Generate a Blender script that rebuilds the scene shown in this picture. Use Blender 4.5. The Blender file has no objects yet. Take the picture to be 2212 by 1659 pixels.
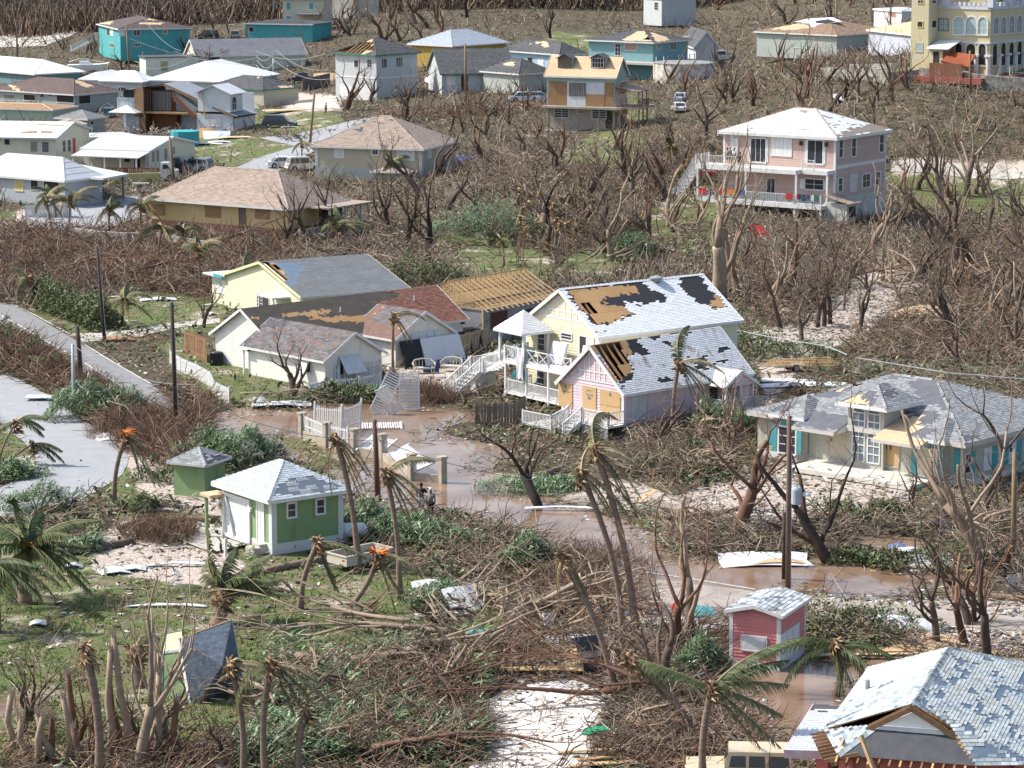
import bpy,math,random
import numpy as np
from mathutils import Vector as V3,noise as mnoise
from math import sin,cos,pi,radians as rad,atan2,hypot,sqrt
D2=dict;RD=random.Random
def Z3(z):return V3((0,0,z))
C=bpy.context.scene.collection
scn=bpy.context.scene
#camera, light, exposure
CAM_H=36.2;PI_=rad(9.76);FPX=1024*105/36.
cam_data=bpy.data.cameras.new('camera');cam=bpy.data.objects.new('camera',cam_data);C.objects.link(cam)
cam.location=(0,0,CAM_H);cam.rotation_euler=(pi/2-PI_,0,0)
cam_data.lens=105;cam_data.sensor_width=36;cam_data.clip_start=1;cam_data.clip_end=4000
scn.camera=cam
SUN_EL=rad(47);SUN_DIR_AZ=rad(168)
world=bpy.data.worlds.new('World');scn.world=world;world.use_nodes=True
wn=world.node_tree;wn.nodes.clear()
sky=wn.nodes.new('ShaderNodeTexSky');sky.sky_type='NISHITA';sky.sun_disc=False
sky.sun_elevation=SUN_EL;sky.sun_rotation=pi/2-SUN_DIR_AZ
sky.air_density=1.;sky.dust_density=2.5;sky.ozone_density=1.
bg=wn.nodes.new('ShaderNodeBackground');bg.inputs['Strength'].default_value=0.15
wo=wn.nodes.new('ShaderNodeOutputWorld')
wn.links.new(sky.outputs[0],bg.inputs[0]);wn.links.new(bg.outputs[0],wo.inputs[0])
sd=bpy.data.lights.new('sun','SUN');so=bpy.data.objects.new('sun',sd);C.objects.link(so)
sd.energy=4.1;sd.angle=rad(0.53);sd.color=(1.,0.955,0.88)
sv=V3((cos(SUN_EL)*cos(SUN_DIR_AZ),cos(SUN_EL)*sin(SUN_DIR_AZ),sin(SUN_EL)))
so.rotation_euler=(-sv).to_track_quat('-Z','Y').to_euler();so.location=(-100,100,200)
scn.view_settings.view_transform='Standard';scn.view_settings.look='None'
scn.view_settings.gamma=1;scn.view_settings.use_curve_mapping=False
scn.view_settings.exposure=0.58
scn.render.engine='CYCLES'
scn.cycles.max_bounces=5;scn.cycles.diffuse_bounces=2;scn.cycles.glossy_bounces=2
scn.cycles.transmission_bounces=2;scn.cycles.volume_bounces=0;scn.cycles.transparent_max_bounces=4
R=RD(11)
#surveying: photo pixel (1024x768) -> place
def T(i,j,x,y):return(256*i+x/8.64,192*j+y/8.64)
def D(x,y):return(x*0.46293,y*0.46293)
def Zm(x,y):return((1900+x/1.84333)/4,(1050+y/1.84333)/4)
def Zr(x,y):return((2800+x/1.70679)/4,(1400+y/1.70679)/4)
def Zl(x,y):return((600+x/1.269)/4,(1700+y/1.269)/4)
def ray(u,v):
 a=u-512;b=384-v
 return V3((a,FPX*cos(PI_)+b*sin(PI_),-FPX*sin(PI_)+b*cos(PI_)))
CP=Z3(CAM_H)
def Q(i,j,*a):return[T(i,j,a[k],a[k+1])for k in range(0,len(a),2)]
def Y(f,*a):return[f(a[k],a[k+1])for k in range(0,len(a),2)]
def W(p,z):
 d=ray(*p);return CP+d*((z-CAM_H)/d.z)
def AY(p,y):
 d=ray(*p);return CP+d*(y/d.y)
def PX(p):
 y=p[1]*cos(PI_)-(p[2]-CAM_H)*sin(PI_);zz=p[1]*sin(PI_)+(p[2]-CAM_H)*cos(PI_)
 return 512+FPX*p[0]/y,384-FPX*zz/y
#terrain height (hill behind and to the right)
CTRL=[(-150,150,0),(-150,80,1),(0,150,0),(0,100,.5),(100,100,.5),(200,130,.5),(150,60,3),(120,48,4),(0,30,3),(0,0,5),(200,0,8),(300,20,7),(256,100,1.2),(290,127,1.6),(340,104,3),(340,150,.6),(330,185,0),(400,190,0),(400,101,3.4),(440,130,2.6),(480,150,2),(600,139,6),(545,139,5.6),(650,136,6),(600,172,1),(700,150,4),(740,178,1.6),(760,225,1),(860,231,.6),(960,178,1.6),(1024,178,2),(1024,130,6),(900,130,6),(820,130,5.5),(910,93,10),(1024,93,10.3),(910,82,11.5),(1024,65,11.7),(960,55,11.7),(780,90,8),(800,40,9),(700,74,5),(720,20,8),(640,74,5),(560,60,5),(500,60,5),(470,80,4.5),(500,100,4.4),(512,30,8),(512,0,10),(800,0,12),(1000,0,15),(500,180,0),(500,240,0),(600,240,0),(740,260,.3),(900,260,.3),(1020,280,.3),(512,-30,13),(0,-30,9),(1024,-30,19),(1150,93,11),(1150,178,3),(1150,60,12.5),(1150,250,.3),(-150,0,5),(-150,-40,10),(1200,0,17),(1200,-40,22),(-150,250,0),(200,250,0),(1200,300,0)]
cx_,cy_,ch_=[],[],[]
for u,v,h in CTRL:
 w_=W((u,v),h);cx_.append(w_.x);cy_.append(w_.y);ch_.append(h)
cx_=np.array(cx_);cy_=np.array(cy_);ch_=np.array(ch_)
def _k(r):return r*r*np.log(r+1e-6)
def _rr(ax,ay,bx,by):return np.sqrt((ax[:,None]-bx[None])**2+((ay[:,None]-by[None])*.6)**2)/50.
n_=len(cx_)
A_=np.zeros((n_+3,n_+3));A_[:n_,:n_]=_k(_rr(cx_,cy_,cx_,cy_))+np.eye(n_)*0.05
A_[:n_,n_]=1;A_[:n_,n_+1]=cx_/50;A_[:n_,n_+2]=cy_/50;A_[n_:,:n_]=A_[:n_,n_:].T
sol_=np.linalg.solve(A_,np.concatenate([ch_,[0,0,0]]))
GX=np.arange(-420,421,4.);GY=np.arange(200,1001,4.)
gx,gy=np.meshgrid(GX,GY)
fx,fy=gx.ravel(),gy.ravel()
hz=_k(_rr(fx,fy,cx_,cy_))@sol_[:n_]+sol_[n_]+sol_[n_+1]*fx/50+sol_[n_+2]*fy/50
wq=np.clip((fy-232)/50,0,1);wq=wq*wq*(3-2*wq)
HG=(np.clip(hz,-.2,40)*wq).reshape(gx.shape)
def smooth_h(x,y):
 x=np.asarray(x,float);y=np.asarray(y,float)
 yc=np.clip(y,200,996);xc=np.clip(x,-419,419)
 i=np.clip(((xc+420)/4).astype(int),0,len(GX)-2);j=np.clip(((yc-200)/4).astype(int),0,len(GY)-2)
 a=(xc+420)/4-i;b=(yc-200)/4-j
 h=HG[j,i]*(1-a)*(1-b)+HG[j,i+1]*a*(1-b)+HG[j+1,i]*(1-a)*b+HG[j+1,i+1]*a*b
 return h+np.maximum(0,y-700)*.03
def inpoly(px,py,poly):
 px=np.asarray(px,float);py=np.asarray(py,float)
 c=np.zeros(px.shape,bool);n=len(poly)
 for i in range(n):
  x1,y1=poly[i];x2,y2=poly[i-1]
  if y1==y2:continue
  m=((y1>py)!=(y2>py))&(px<(x2-x1)*(py-y1)/(y2-y1)+x1)
  c^=m
 return c
def pdist(px,py,poly):
 px=np.asarray(px,float);py=np.asarray(py,float)
 d=np.full(px.shape,1e9);n=len(poly)
 for i in range(n):
  x1,y1=poly[i-1];x2,y2=poly[i]
  dx,dy=x2-x1,y2-y1;L=dx*dx+dy*dy+1e-9
  t=np.clip(((px-x1)*dx+(py-y1)*dy)/L,0,1)
  d=np.minimum(d,np.hypot(px-x1-t*dx,py-y1-t*dy))
 return np.where(inpoly(px,py,poly),d,-d)
def gnd(px):
 return[tuple(W(p,0)[:2])for p in px]
WATER=[gnd([D(*p)for p in[(430,905),(500,888),(645,892),(700,885),(760,868),(800,832),(870,826),(900,870),(930,885),(1040,898),(1120,915),(1050,925),(1020,945),(1080,975),(1040,1010),(1060,1050),(1150,1075),(1230,1085),(1260,1110),(1330,1130),(1400,1165),(1440,1205),(1540,1215),(1640,1212),(1740,1205),(1900,1225),(2060,1232),(2120,1250),(2060,1275),(1900,1290),(1750,1280),(1640,1330),(1500,1352),(1390,1350),(1350,1300),(1330,1240),(1250,1205),(1180,1165),(1100,1135),(1000,1118),(940,1105),(820,1090),(750,1065),(690,1010),(640,990),(560,990),(520,960),(450,930)]]),gnd([D(*p)for p in[(1860,1158),(1950,1164),(2060,1182),(2110,1200),(2000,1212),(1900,1208),(1810,1190)]]),gnd([D(*p)for p in[(1570,1420),(1740,1395),(1830,1420),(1900,1400),(1960,1420),(1900,1480),(1800,1540),(1740,1600),(1680,1590),(1600,1560),(1560,1500)]]),gnd([D(*p)for p in[(-10,1512),(40,1508),(78,1520),(50,1540),(-10,1545)]])]
ISLES=[gnd([D(*p)for p in[(580,940),(640,945),(720,985),(820,1040),(880,1070),(820,1058),(700,1015),(640,985),(590,960)]]),gnd([T(2,1,1500,1659)[:2]if 0 else T(1,2,*q)for q in[(1500,380),(1700,330),(2000,330),(2212,400),(2212,560),(1800,500),(1560,450)]])]
def water_w(x,y):
 d=np.full(np.shape(x),-1e9)
 for p in WATER:d=np.maximum(d,pdist(x,y,p))
 for p in ISLES:d=np.minimum(d,-pdist(x,y,p))
 return d
def hfast(x,y):return smooth_h(x,y)+.06
def ground_h(x,y):
 x=np.asarray(x,float);y=np.asarray(y,float)
 d=water_w(x,y)+.8*np.sin(x*1.3+1.7*np.sin(y*.5))*np.cos(y*.33+x*.21)
 w=np.clip((d+1.2)/2.4,0,1)
 return smooth_h(x,y)+.1+.05*np.sin(x*.31)*np.cos(y*.17+1)-.22*w
TT=np.concatenate([np.arange(85,300,.5),np.arange(300,1100,1.)])
def G(p,dz=0.):
 d=ray(*p);k=TT/d.y
 xs=CP.x+d.x*k;zs=CP.z+d.z*k
 h=hfast(xs,TT);m=np.nonzero(zs<h)[0]
 if not len(m):return W(p,0)
 i=max(1,m[0]);a=zs[i-1]-h[i-1];b=h[i]-zs[i]
 y=TT[i-1]+(TT[i]-TT[i-1])*a/(a+b+1e-9)
 q=CP+d*(y/d.y);q.z=float(hfast(q.x,q.y))+dz
 return q
#materials
MATS={}
def mat(name,col,rough=.75,col2=None,scale=3.,thr=None,bump=0.,bscale=30.,tint=0.,metal=0.,rnd=0.,stretch=None,streak=None,spec=.35,coat=0):
 """procedural: colour varied by noise, optional second colour in patches, per-face 'tint' attribute, per-object variation"""
 if name in MATS:return MATS[name]
 m=bpy.data.materials.new(name);m.use_nodes=True;nt=m.node_tree;N=nt.nodes;Lk=nt.links
 b=N['Principled BSDF'];b.inputs['Roughness'].default_value=rough;b.inputs['Metallic'].default_value=metal
 b.inputs['Specular IOR Level'].default_value=spec
 if coat:b.inputs['Coat Weight'].default_value=coat
 tc=N.new('ShaderNodeTexCoord');mp=N.new('ShaderNodeMapping');Lk.new(tc.outputs['Object'],mp.inputs[0])
 if stretch:mp.inputs['Scale'].default_value=stretch
 nz=N.new('ShaderNodeTexNoise');nz.inputs['Scale'].default_value=scale;nz.inputs['Detail'].default_value=6
 nz.inputs['Roughness'].default_value=.62;Lk.new(mp.outputs[0],nz.inputs[0])
 cr=N.new('ShaderNodeValToRGB');Lk.new(nz.outputs[0],cr.inputs[0])
 c2=col2 or tuple(c*.78 for c in col)
 if thr is None:a,bb=.3,.7
 else:a,bb=thr
 cr.color_ramp.elements[0].position=a;cr.color_ramp.elements[0].color=(*c2,1)
 cr.color_ramp.elements[1].position=bb;cr.color_ramp.elements[1].color=(*col,1)
 out=cr.outputs[0]
 if streak:
  s=N.new('ShaderNodeTexNoise');s.inputs['Scale'].default_value=1.;s.inputs['Detail'].default_value=5
  m2=N.new('ShaderNodeMapping');m2 .inputs['Scale'].default_value=streak[0];Lk.new(tc.outputs['Object'],m2 .inputs[0]);Lk.new(m2 .outputs[0],s.inputs[0])
  r2=N.new('ShaderNodeValToRGB');r2 .color_ramp.elements[0].position=streak[2];r2 .color_ramp.elements[1].position=streak[3]
  Lk.new(s.outputs[0],r2 .inputs[0]);mx=N.new('ShaderNodeMix');mx.data_type='RGBA'
  Lk.new(r2 .outputs[0],mx.inputs[0]);Lk.new(out,mx.inputs[6]);mx.inputs[7].default_value=(*streak[1],1);out=mx.outputs[2]
 if tint or rnd:
  hs=N.new('ShaderNodeHueSaturation');Lk.new(out,hs.inputs['Color']);val=None
  if tint:
   at=N.new('ShaderNodeAttribute');at.attribute_name='tint'
   mr=N.new('ShaderNodeMapRange');mr.inputs[3].default_value=1-tint;mr.inputs[4].default_value=1+tint
   Lk.new(at.outputs['Fac'],mr.inputs[0]);val=mr.outputs[0]
  if rnd:
   oi=N.new('ShaderNodeObjectInfo');mr=N.new('ShaderNodeMapRange');mr.inputs[3].default_value=1-rnd;mr.inputs[4].default_value=1+rnd
   Lk.new(oi.outputs['Random'],mr.inputs[0])
   if val:
    mm=N.new('ShaderNodeMath');mm.operation='MULTIPLY';Lk.new(val,mm.inputs[0]);Lk.new(mr.outputs[0],mm.inputs[1]);val=mm.outputs[0]
   else:val=mr.outputs[0]
  Lk.new(val,hs.inputs['Value']);out=hs.outputs[0]
 Lk.new(out,b.inputs['Base Color'])
 if bump:
  n2=N.new('ShaderNodeTexNoise');n2 .inputs['Scale'].default_value=bscale;n2 .inputs['Detail'].default_value=4;Lk.new(mp.outputs[0],n2 .inputs[0])
  bp=N.new('ShaderNodeBump');bp.inputs['Strength'].default_value=bump;bp.inputs['Distance'].default_value=.05
  Lk.new(n2 .outputs[0],bp.inputs['Height']);Lk.new(bp.outputs[0],b.inputs['Normal'])
 MATS[name]=m;return m
def ramp_tint(name,cols,rough=.8,scale=2.,rnd=.0,bump=.0,spec=.3,noise_mix=.25,trans=0.):
 """per-face 'tint' picks a colour from a list; noise varies it slightly"""
 if name in MATS:return MATS[name]
 m=bpy.data.materials.new(name);m.use_nodes=True;N=m.node_tree.nodes;Lk=m.node_tree.links
 b=N['Principled BSDF'];b.inputs['Roughness'].default_value=rough;b.inputs['Specular IOR Level'].default_value=spec
 at=N.new('ShaderNodeAttribute');at.attribute_name='tint'
 cr=N.new('ShaderNodeValToRGB');e=cr.color_ramp.elements
 for i,c in enumerate(cols):
  p=i/max(1,len(cols)-1)
  if i<2:e[i].position=p;e[i].color=(*c,1)
  else:q=e.new(p);q.color=(*c,1)
 e[1].position=1/max(1,len(cols)-1)
 Lk.new(at.outputs['Fac'],cr.inputs[0])
 tc=N.new('ShaderNodeTexCoord');nz=N.new('ShaderNodeTexNoise');nz.inputs['Scale'].default_value=scale;nz.inputs['Detail'].default_value=5
 Lk.new(tc.outputs['Object'],nz.inputs[0])
 mr=N.new('ShaderNodeMapRange');mr.inputs[1].default_value=.25;mr.inputs[2].default_value=.75
 mr.inputs[3].default_value=1-noise_mix;mr.inputs[4].default_value=1+noise_mix;Lk.new(nz.outputs[0],mr.inputs[0])
 val=mr.outputs[0]
 if rnd:
  oi=N.new('ShaderNodeObjectInfo');m2=N.new('ShaderNodeMapRange');m2 .inputs[3].default_value=1-rnd;m2 .inputs[4].default_value=1+rnd
  Lk.new(oi.outputs['Random'],m2 .inputs[0]);mm=N.new('ShaderNodeMath');mm.operation='MULTIPLY'
  Lk.new(val,mm.inputs[0]);Lk.new(m2 .outputs[0],mm.inputs[1]);val=mm.outputs[0]
 hs=N.new('ShaderNodeHueSaturation');Lk.new(cr.outputs[0],hs.inputs['Color']);Lk.new(val,hs.inputs['Value'])
 Lk.new(hs.outputs[0],b.inputs['Base Color'])
 MATS[name]=m;return m
#mesh builder
class MB:
 def __init__(s):s.v=[];s.f=[];s.m=[];s.t=[]
 def face(s,pts,mi=0,t=.5):
  n=len(s.v);s.v.extend([tuple(p)for p in pts]);s.f.append(tuple(range(n,n+len(pts))));s.m.append(mi);s.t.append(t)
 def box(s,x0,x1,y0,y1,z0,z1,mi=0,t=.5,M=None):
  c=[(x0,y0,z0),(x1,y0,z0),(x1,y1,z0),(x0,y1,z0),(x0,y0,z1),(x1,y0,z1),(x1,y1,z1),(x0,y1,z1)]
  if M:c=[M(*p)for p in c]
  n=len(s.v);s.v.extend([tuple(p)for p in c])
  for q in((0,3,2,1),(4,5,6,7),(0,1,5,4),(1,2,6,5),(2,3,7,6),(3,0,4,7)):
   s.f.append(tuple(n+a for a in q));s.m.append(mi);s.t.append(t)
 def bar(s,a,b,w,h=None,mi=0,t=.5,up=(0,0,1)):
  a=V3(a);b=V3(b);d=(b-a);L=d.length
  if L<1e-6:return
  d/=L;upv=V3(up)
  if abs(d.dot(upv))>.98:upv=V3((0,1,0))
  x=d.cross(upv).normalized();y=x.cross(d);h=h or w
  M=lambda p,q,r:a+x*p+y*q+d*r
  s.box(-w/2,w/2,-h/2,h/2,0,L,mi,t,M)
 def tube(s,pts,rad_,n=5,mi=0,t=.5,cap=True,tj=0):
  pts=[V3(p)for p in pts];k=len(pts)
  if k<2:return
  if not hasattr(rad_,'__len__'):rad_=[rad_]*k
  base=len(s.v);ref=None
  for i in range(k):
   d=(pts[min(i+1,k-1)]-pts[max(i-1,0)])
   if d.length<1e-9:d=Z3(1)
   d.normalize()
   if ref is None:ref=d.orthogonal().normalized()
   ref=(ref-d*ref.dot(d))
   ref=ref.normalized()if ref.length>1e-6 else d.orthogonal().normalized()
   y=d.cross(ref)
   for j in range(n):
    a=2*pi*j/n;r=rad_[i]
    s.v.append(tuple(pts[i]+ref*(cos(a)*r)+y*(sin(a)*r)))
  for i in range(k-1):
   tt=t+tj*(R.random()-.5)
   for j in range(n):
    a=base+i*n+j;b=base+i*n+(j+1)%n
    s.f.append((a,b,b+n,a+n));s.m.append(mi);s.t.append(tt)
  if cap:
   s.f.append(tuple(base+j for j in reversed(range(n))));s.m.append(mi);s.t.append(t)
   s.f.append(tuple(base+(k-1)*n+j for j in range(n)));s.m.append(mi);s.t.append(min(1,t+.3))
 def lathe(s,prof,n=12,c=(0,0,0),mi=0,t=.5):
  s.tube([V3(c)+Z3(z)for r,z in prof],[r for r,z in prof],n,mi,t)
 def poly(s,pts,th,nrm,mi=0,t=.5):
  nrm=V3(nrm).normalized();n=len(pts);base=len(s.v)
  s.v.extend([tuple(V3(p))for p in pts]);s.v.extend([tuple(V3(p)-nrm*th)for p in pts])
  s.f.append(tuple(base+i for i in range(n)));s.m.append(mi);s.t.append(t)
  s.f.append(tuple(base+n+i for i in reversed(range(n))));s.m.append(mi);s.t.append(t)
  for i in range(n):
   j=(i+1)%n;s.f.append((base+i,base+n+i,base+n+j,base+j));s.m.append(mi);s.t.append(t)
 def mesh(s,name,mats,smooth=False):
  me=bpy.data.meshes.new(name);me.from_pydata(s.v,[],s.f)
  if not isinstance(mats,(list,tuple)):mats=[mats]
  for m in mats:me.materials.append(m)
  if len(mats)>1:me.polygons.foreach_set('material_index',s.m)
  at=me.attributes.new('tint','FLOAT','FACE');at.data.foreach_set('value',[float(t)for t in s.t])
  if smooth:me.polygons.foreach_set('use_smooth',[True]*len(s.f))
  me.update();return me
 def bd(s,name,mats,parent=None,smooth=False):
  o=bpy.data.objects.new(name,s.mesh(name,mats,smooth));C.objects.link(o)
  if parent:o.parent=parent
  return o
def tag(o,label=None,cat=None,group=None,kind=None):
 if label:o['label']=label
 if cat:o['category']=cat
 if group:o['group']=group
 if kind:o['kind']=kind
 return o
def thing(name,label,cat,loc=(0,0,0),rz=0,group=None):
 o=bpy.data.objects.new(name,None);C.objects.link(o);o.location=loc;o.rotation_euler=(0,0,rz);o.empty_display_size=.3
 return tag(o,label,cat,group)
def inst(o,loc=None,rot=None,sc=None,parent=None):
 c=o.copy();C.objects.link(c)
 if parent is not None:c.parent=parent
 if loc is not None:c.location=loc
 if rot is not None:c.rotation_euler=rot
 if sc is not None:c.scale=(sc,sc,sc)if not hasattr(sc,'__len__')else sc
 return c
def dup(root,loc,rz=0,label=None,group=None,sc=None):
 r=inst(root,loc,(0,0,rz),sc)
 if label:r['label']=label
 if group:r['group']=group
 for ch in list(root.children):
  c=inst(ch,parent=r)
  for g in ch.children:inst(g,parent=c)
 return r
def meshobj(name,me,parent=None,loc=(0,0,0),rot=(0,0,0),sc=1):
 o=bpy.data.objects.new(name,me);C.objects.link(o)
 if parent:o.parent=parent
 o.location=loc;o.rotation_euler=rot;o.scale=(sc,sc,sc)if not hasattr(sc,'__len__')else sc
 return o
#ground sheet with zones
def DP(*pts):return[D(*p)for p in pts]
Z_GRASS=[DP((570,930),(650,935),(740,985),(880,1065),(800,1060),(690,1020),(600,985)),DP((-200,1120),(60,1130),(160,1170),(260,1180),(380,1200),(560,1185),(760,1185),(800,1230),(960,1250),(1080,1290),(1100,1370),(760,1420),(620,1450),(560,1550),(400,1620),(-200,1659)),DP((60,668),(130,700),(180,735),(300,712),(250,680),(160,640),(90,640)),DP((230,640),(340,630),(500,650),(470,720),(300,712),(240,690)),DP((330,745),(420,720),(450,780),(580,810),(640,850),(560,880),(480,870),(370,800)),DP((40,822),(80,830),(120,860),(110,868),(70,850)),DP((140,915),(180,920),(290,985),(270,1005),(220,960)),DP((-100,910),(10,925),(50,960),(68,985),(20,1000),(-100,1010)),DP((250,975),(290,985),(300,1080),(260,1110),(215,1080),(240,1040)),DP((225,1120),(330,1100),(480,1090),(560,1180),(450,1190),(330,1150),(300,1130)),DP((400,305),(470,290),(600,300),(640,330),(560,360),(430,355)),DP((480,240),(720,240),(750,275),(640,290),(540,280)),DP((100,160),(160,150),(170,175),(110,185)),DP((930,520),(1050,500),(1200,560),(1180,600),(960,590)),DP((1350,520),(1420,440),(1480,400),(1560,400),(1580,500),(1500,530)),DP((1240,220),(1360,200),(1420,270),(1300,300)),DP((1180,70),(1300,75),(1300,100),(1200,110)),DP((1860,148),(2212,150),(2300,175),(1960,172)),DP((1280,280),(1400,300),(1380,360),(1200,350)),DP((1700,980),(1800,985),(2000,1050),(2300,1080),(2300,1130),(2000,1120),(1900,1010)),DP((1600,950),(1660,930),(1640,1000),(1580,1000)),DP((1900,370),(2300,380),(2300,470),(1990,450)),DP((250,420),(300,430),(230,445)),DP((-50,470),(70,455),(60,480),(-50,500)),DP((1250,540),(1350,560),(1320,600),(1200,590)),DP((1380,1120),(1480,1130),(1420,1180),(1330,1150))]
Z_SAND=[DP((1030,1520),(1100,1480),(1250,1465),(1335,1500),(1280,1570),(1270,1680),(990,1680),(1060,1600)),DP((1440,1100),(1500,1060),(1620,1030),(1700,1000),(1780,1000),(1900,1010),(1960,1040),(1990,1100),(1950,1140),(1850,1110),(1780,1120),(1700,1150),(1560,1130)),DP((1640,1310),(1720,1285),(1900,1296),(2212,1300),(2300,1320),(2300,1420),(2000,1385),(1800,1350),(1660,1350)),DP((180,1180),(300,1120),(470,1180),(560,1240),(500,1290),(330,1250),(200,1230)),DP((1640,760),(1740,700),(1900,560),(2000,620),(1900,700),(1800,760)),DP((1620,720),(1720,700),(1760,760),(1650,880),(1640,800)),DP((850,800),(980,790),(1000,830),(880,860)),DP((1930,345),(2300,350),(2300,372),(1930,374)),DP((1040,1020),(1380,1040),(1500,1090),(1330,1100),(1080,1060)),DP((30,455),(300,420),(310,470),(120,500),(30,490)),DP((620,205),(720,205),(740,240),(600,250)),DP((230,930),(400,1040),(470,1060),(490,1120),(420,1100),(300,1060))]
us=np.concatenate([np.arange(-330,-10,20),np.arange(-10,1036,3.5),np.arange(1036,1400,20)])
def _rows():
 out=[];v=930.
 while v>-20:out.append(W((512,v),0).y);v-=(2. if v>430 else 1.5)if v<800 else 10
 y=out[-1]
 while y<2600:y*=1.03;out.append(y)
 return np.array(out)
ys=_rows()
uu,yy=np.meshgrid(us,ys)
rx=(uu-512)/FPX/cos(PI_)*1.
xx=rx*(yy*cos(PI_)+CAM_H*sin(PI_))*cos(PI_)
zz=ground_h(xx.ravel(),yy.ravel()).reshape(xx.shape)
nr,nc=xx.shape
P0=np.stack([xx.ravel(),yy.ravel(),zz.ravel()],1)
dd=P0[:,1]*cos(PI_)-(P0[:,2]-CAM_H)*sin(PI_);vz=P0[:,1]*sin(PI_)+(P0[:,2]-CAM_H)*cos(PI_)
pu=512+FPX*P0[:,0]/dd;pv=384-FPX*vz/dd
ju=pu+5*np.sin(P0[:,0]*.9)*np.cos(P0[:,1]*.21);jv=pv+2.5*np.sin(P0[:,1]*.23+P0[:,0]*.5)
def zone(polys,soft):
 d=np.full(len(pu),-1e9)
 for p in polys:d=np.maximum(d,pdist(ju,jv,p))
 return np.clip(.5+d/soft,0,1)
zg=zone(Z_GRASS,34);zs=zone(Z_SAND,26)
wwt=np.clip((water_w(P0[:,0],P0[:,1])+2.)/3.,0,1)
me=bpy.data.meshes.new('ground')
idx=np.arange(nr*nc).reshape(nr,nc)
F=np.stack([idx[:-1,:-1],idx[:-1,1:],idx[1:,1:],idx[1:,:-1]],-1).reshape(-1,4)
me.vertices.add(len(P0));me.vertices.foreach_set('co',P0 .astype('f').ravel())
me.loops.add(F.size);me.loops.foreach_set('vertex_index',F.ravel().astype('i'))
me.polygons.add(len(F));me.polygons.foreach_set('loop_start',np.arange(0,F.size,4).astype('i'))
me.polygons.foreach_set('use_smooth',np.ones(len(F),bool));me.update(calc_edges=True)
ca=me.color_attributes.new('zone','FLOAT_COLOR','POINT')
ca.data.foreach_set('color',np.stack([zg,zs,wwt,np.ones_like(zg)],1).astype('f').ravel())
def ground_mat():
 m=bpy.data.materials.new('ground_cover');m.use_nodes=True;N=m.node_tree.nodes;L=m.node_tree.links
 b=N['Principled BSDF'];b.inputs['Roughness'].default_value=.92;b.inputs['Specular IOR Level'].default_value=.15
 tc=N.new('ShaderNodeTexCoord')
 def nz(sc,det=8,rg=.65,off=0):
  n=N.new('ShaderNodeTexNoise');n.inputs['Scale'].default_value=sc;n.inputs['Detail'].default_value=det;n.inputs['Roughness'].default_value=rg
  mp=N.new('ShaderNodeMapping');mp.inputs['Location'].default_value=(off,off*2,0);L.new(tc.outputs['Object'],mp.inputs[0]);L.new(mp.outputs[0],n.inputs[0]);return n.outputs[0]
 def ramp(src,stops):
  r=N.new('ShaderNodeValToRGB');L.new(src,r.inputs[0]);e=r.color_ramp.elements
  e[0].position,e[0].color=stops[0][0],(*stops[0][1],1);e[1].position,e[1].color=stops[-1][0],(*stops[-1][1],1)
  for p,c in stops[1:-1]:q=e.new(p);q.color=(*c,1)
  return r.outputs[0]
 def mix(f,a,c):
  x=N.new('ShaderNodeMix');x.data_type='RGBA';L.new(f,x.inputs[0]);L.new(a,x.inputs[6]);L.new(c,x.inputs[7]);return x.outputs[2]
 def math_(op,a,c):
  x=N.new('ShaderNodeMath');x.operation=op
  for i,q in enumerate((a,c)):
   if isinstance(q,(int,float)):x.inputs[i].default_value=q
   else:L.new(q,x.inputs[i])
  x.use_clamp=True;return x.outputs[0]
 big,mid,fine,tiny=nz(.09),nz(.6,off=5),nz(4,off=9),nz(22,3,off=3)
 litter=ramp(fine,[(.2,(.03,.023,.017)),(.42,(.085,.063,.045)),(.55,(.16,.12,.088)),(.68,(.28,.225,.175)),(.8,(.42,.37,.32))])
 lgreen=ramp(fine,[(.25,(.022,.028,.014)),(.5,(.062,.068,.036)),(.75,(.15,.15,.095))])
 base=mix(math_('MULTIPLY',math_('SUBTRACT',mid,.42),5.),litter,lgreen)
 grassc=ramp(tiny,[(.25,(.06,.1,.025)),(.5,(.115,.165,.05)),(.75,(.18,.215,.085))])
 dry=ramp(fine,[(.25,(.11,.1,.05)),(.55,(.19,.165,.095)),(.8,(.33,.28,.19))])
 gmask=math_('MULTIPLY',math_('SUBTRACT',mid,.44),7.)
 lawn=mix(gmask,grassc,dry)
 barem=math_('MULTIPLY',math_('SUBTRACT',nz(.25,off=31),.55),9.)
 sandc=ramp(fine,[(.2,(.28,.215,.165)),(.42,(.47,.395,.335)),(.7,(.63,.56,.5))])
 lawn=mix(barem,lawn,sandc)
 sep=N.new('ShaderNodeSeparateColor');at=N.new('ShaderNodeAttribute');at.attribute_name='zone';L.new(at.outputs['Color'],sep.inputs[0])
 edge=math_('ADD',math_('MULTIPLY',mid,.6),math_('MULTIPLY',fine,.4))
 def sharp(ch,k=9.):
  s=math_('ADD',math_('MULTIPLY',math_('SUBTRACT',sep.outputs[ch],.5),1.),0.)
  x=N.new('ShaderNodeMath');x.operation='SUBTRACT';L.new(sep.outputs[ch],x.inputs[0]);L.new(edge,x.inputs[1])
  y=N.new('ShaderNodeMath');y.operation='MULTIPLY_ADD';y.use_clamp=True;L.new(x.outputs[0],y.inputs[0]);y.inputs[1].default_value=k;y.inputs[2].default_value=.5;return y.outputs[0]
 c=mix(sharp(0),base,lawn);c=mix(sharp(1),c,sandc)
 mud=ramp(fine,[(.3,(.09,.06,.04)),(.7,(.2,.145,.105))])
 c=mix(math_('MULTIPLY',sep.outputs[2],.85),c,mud)
 L.new(c,b.inputs['Base Color'])
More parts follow.
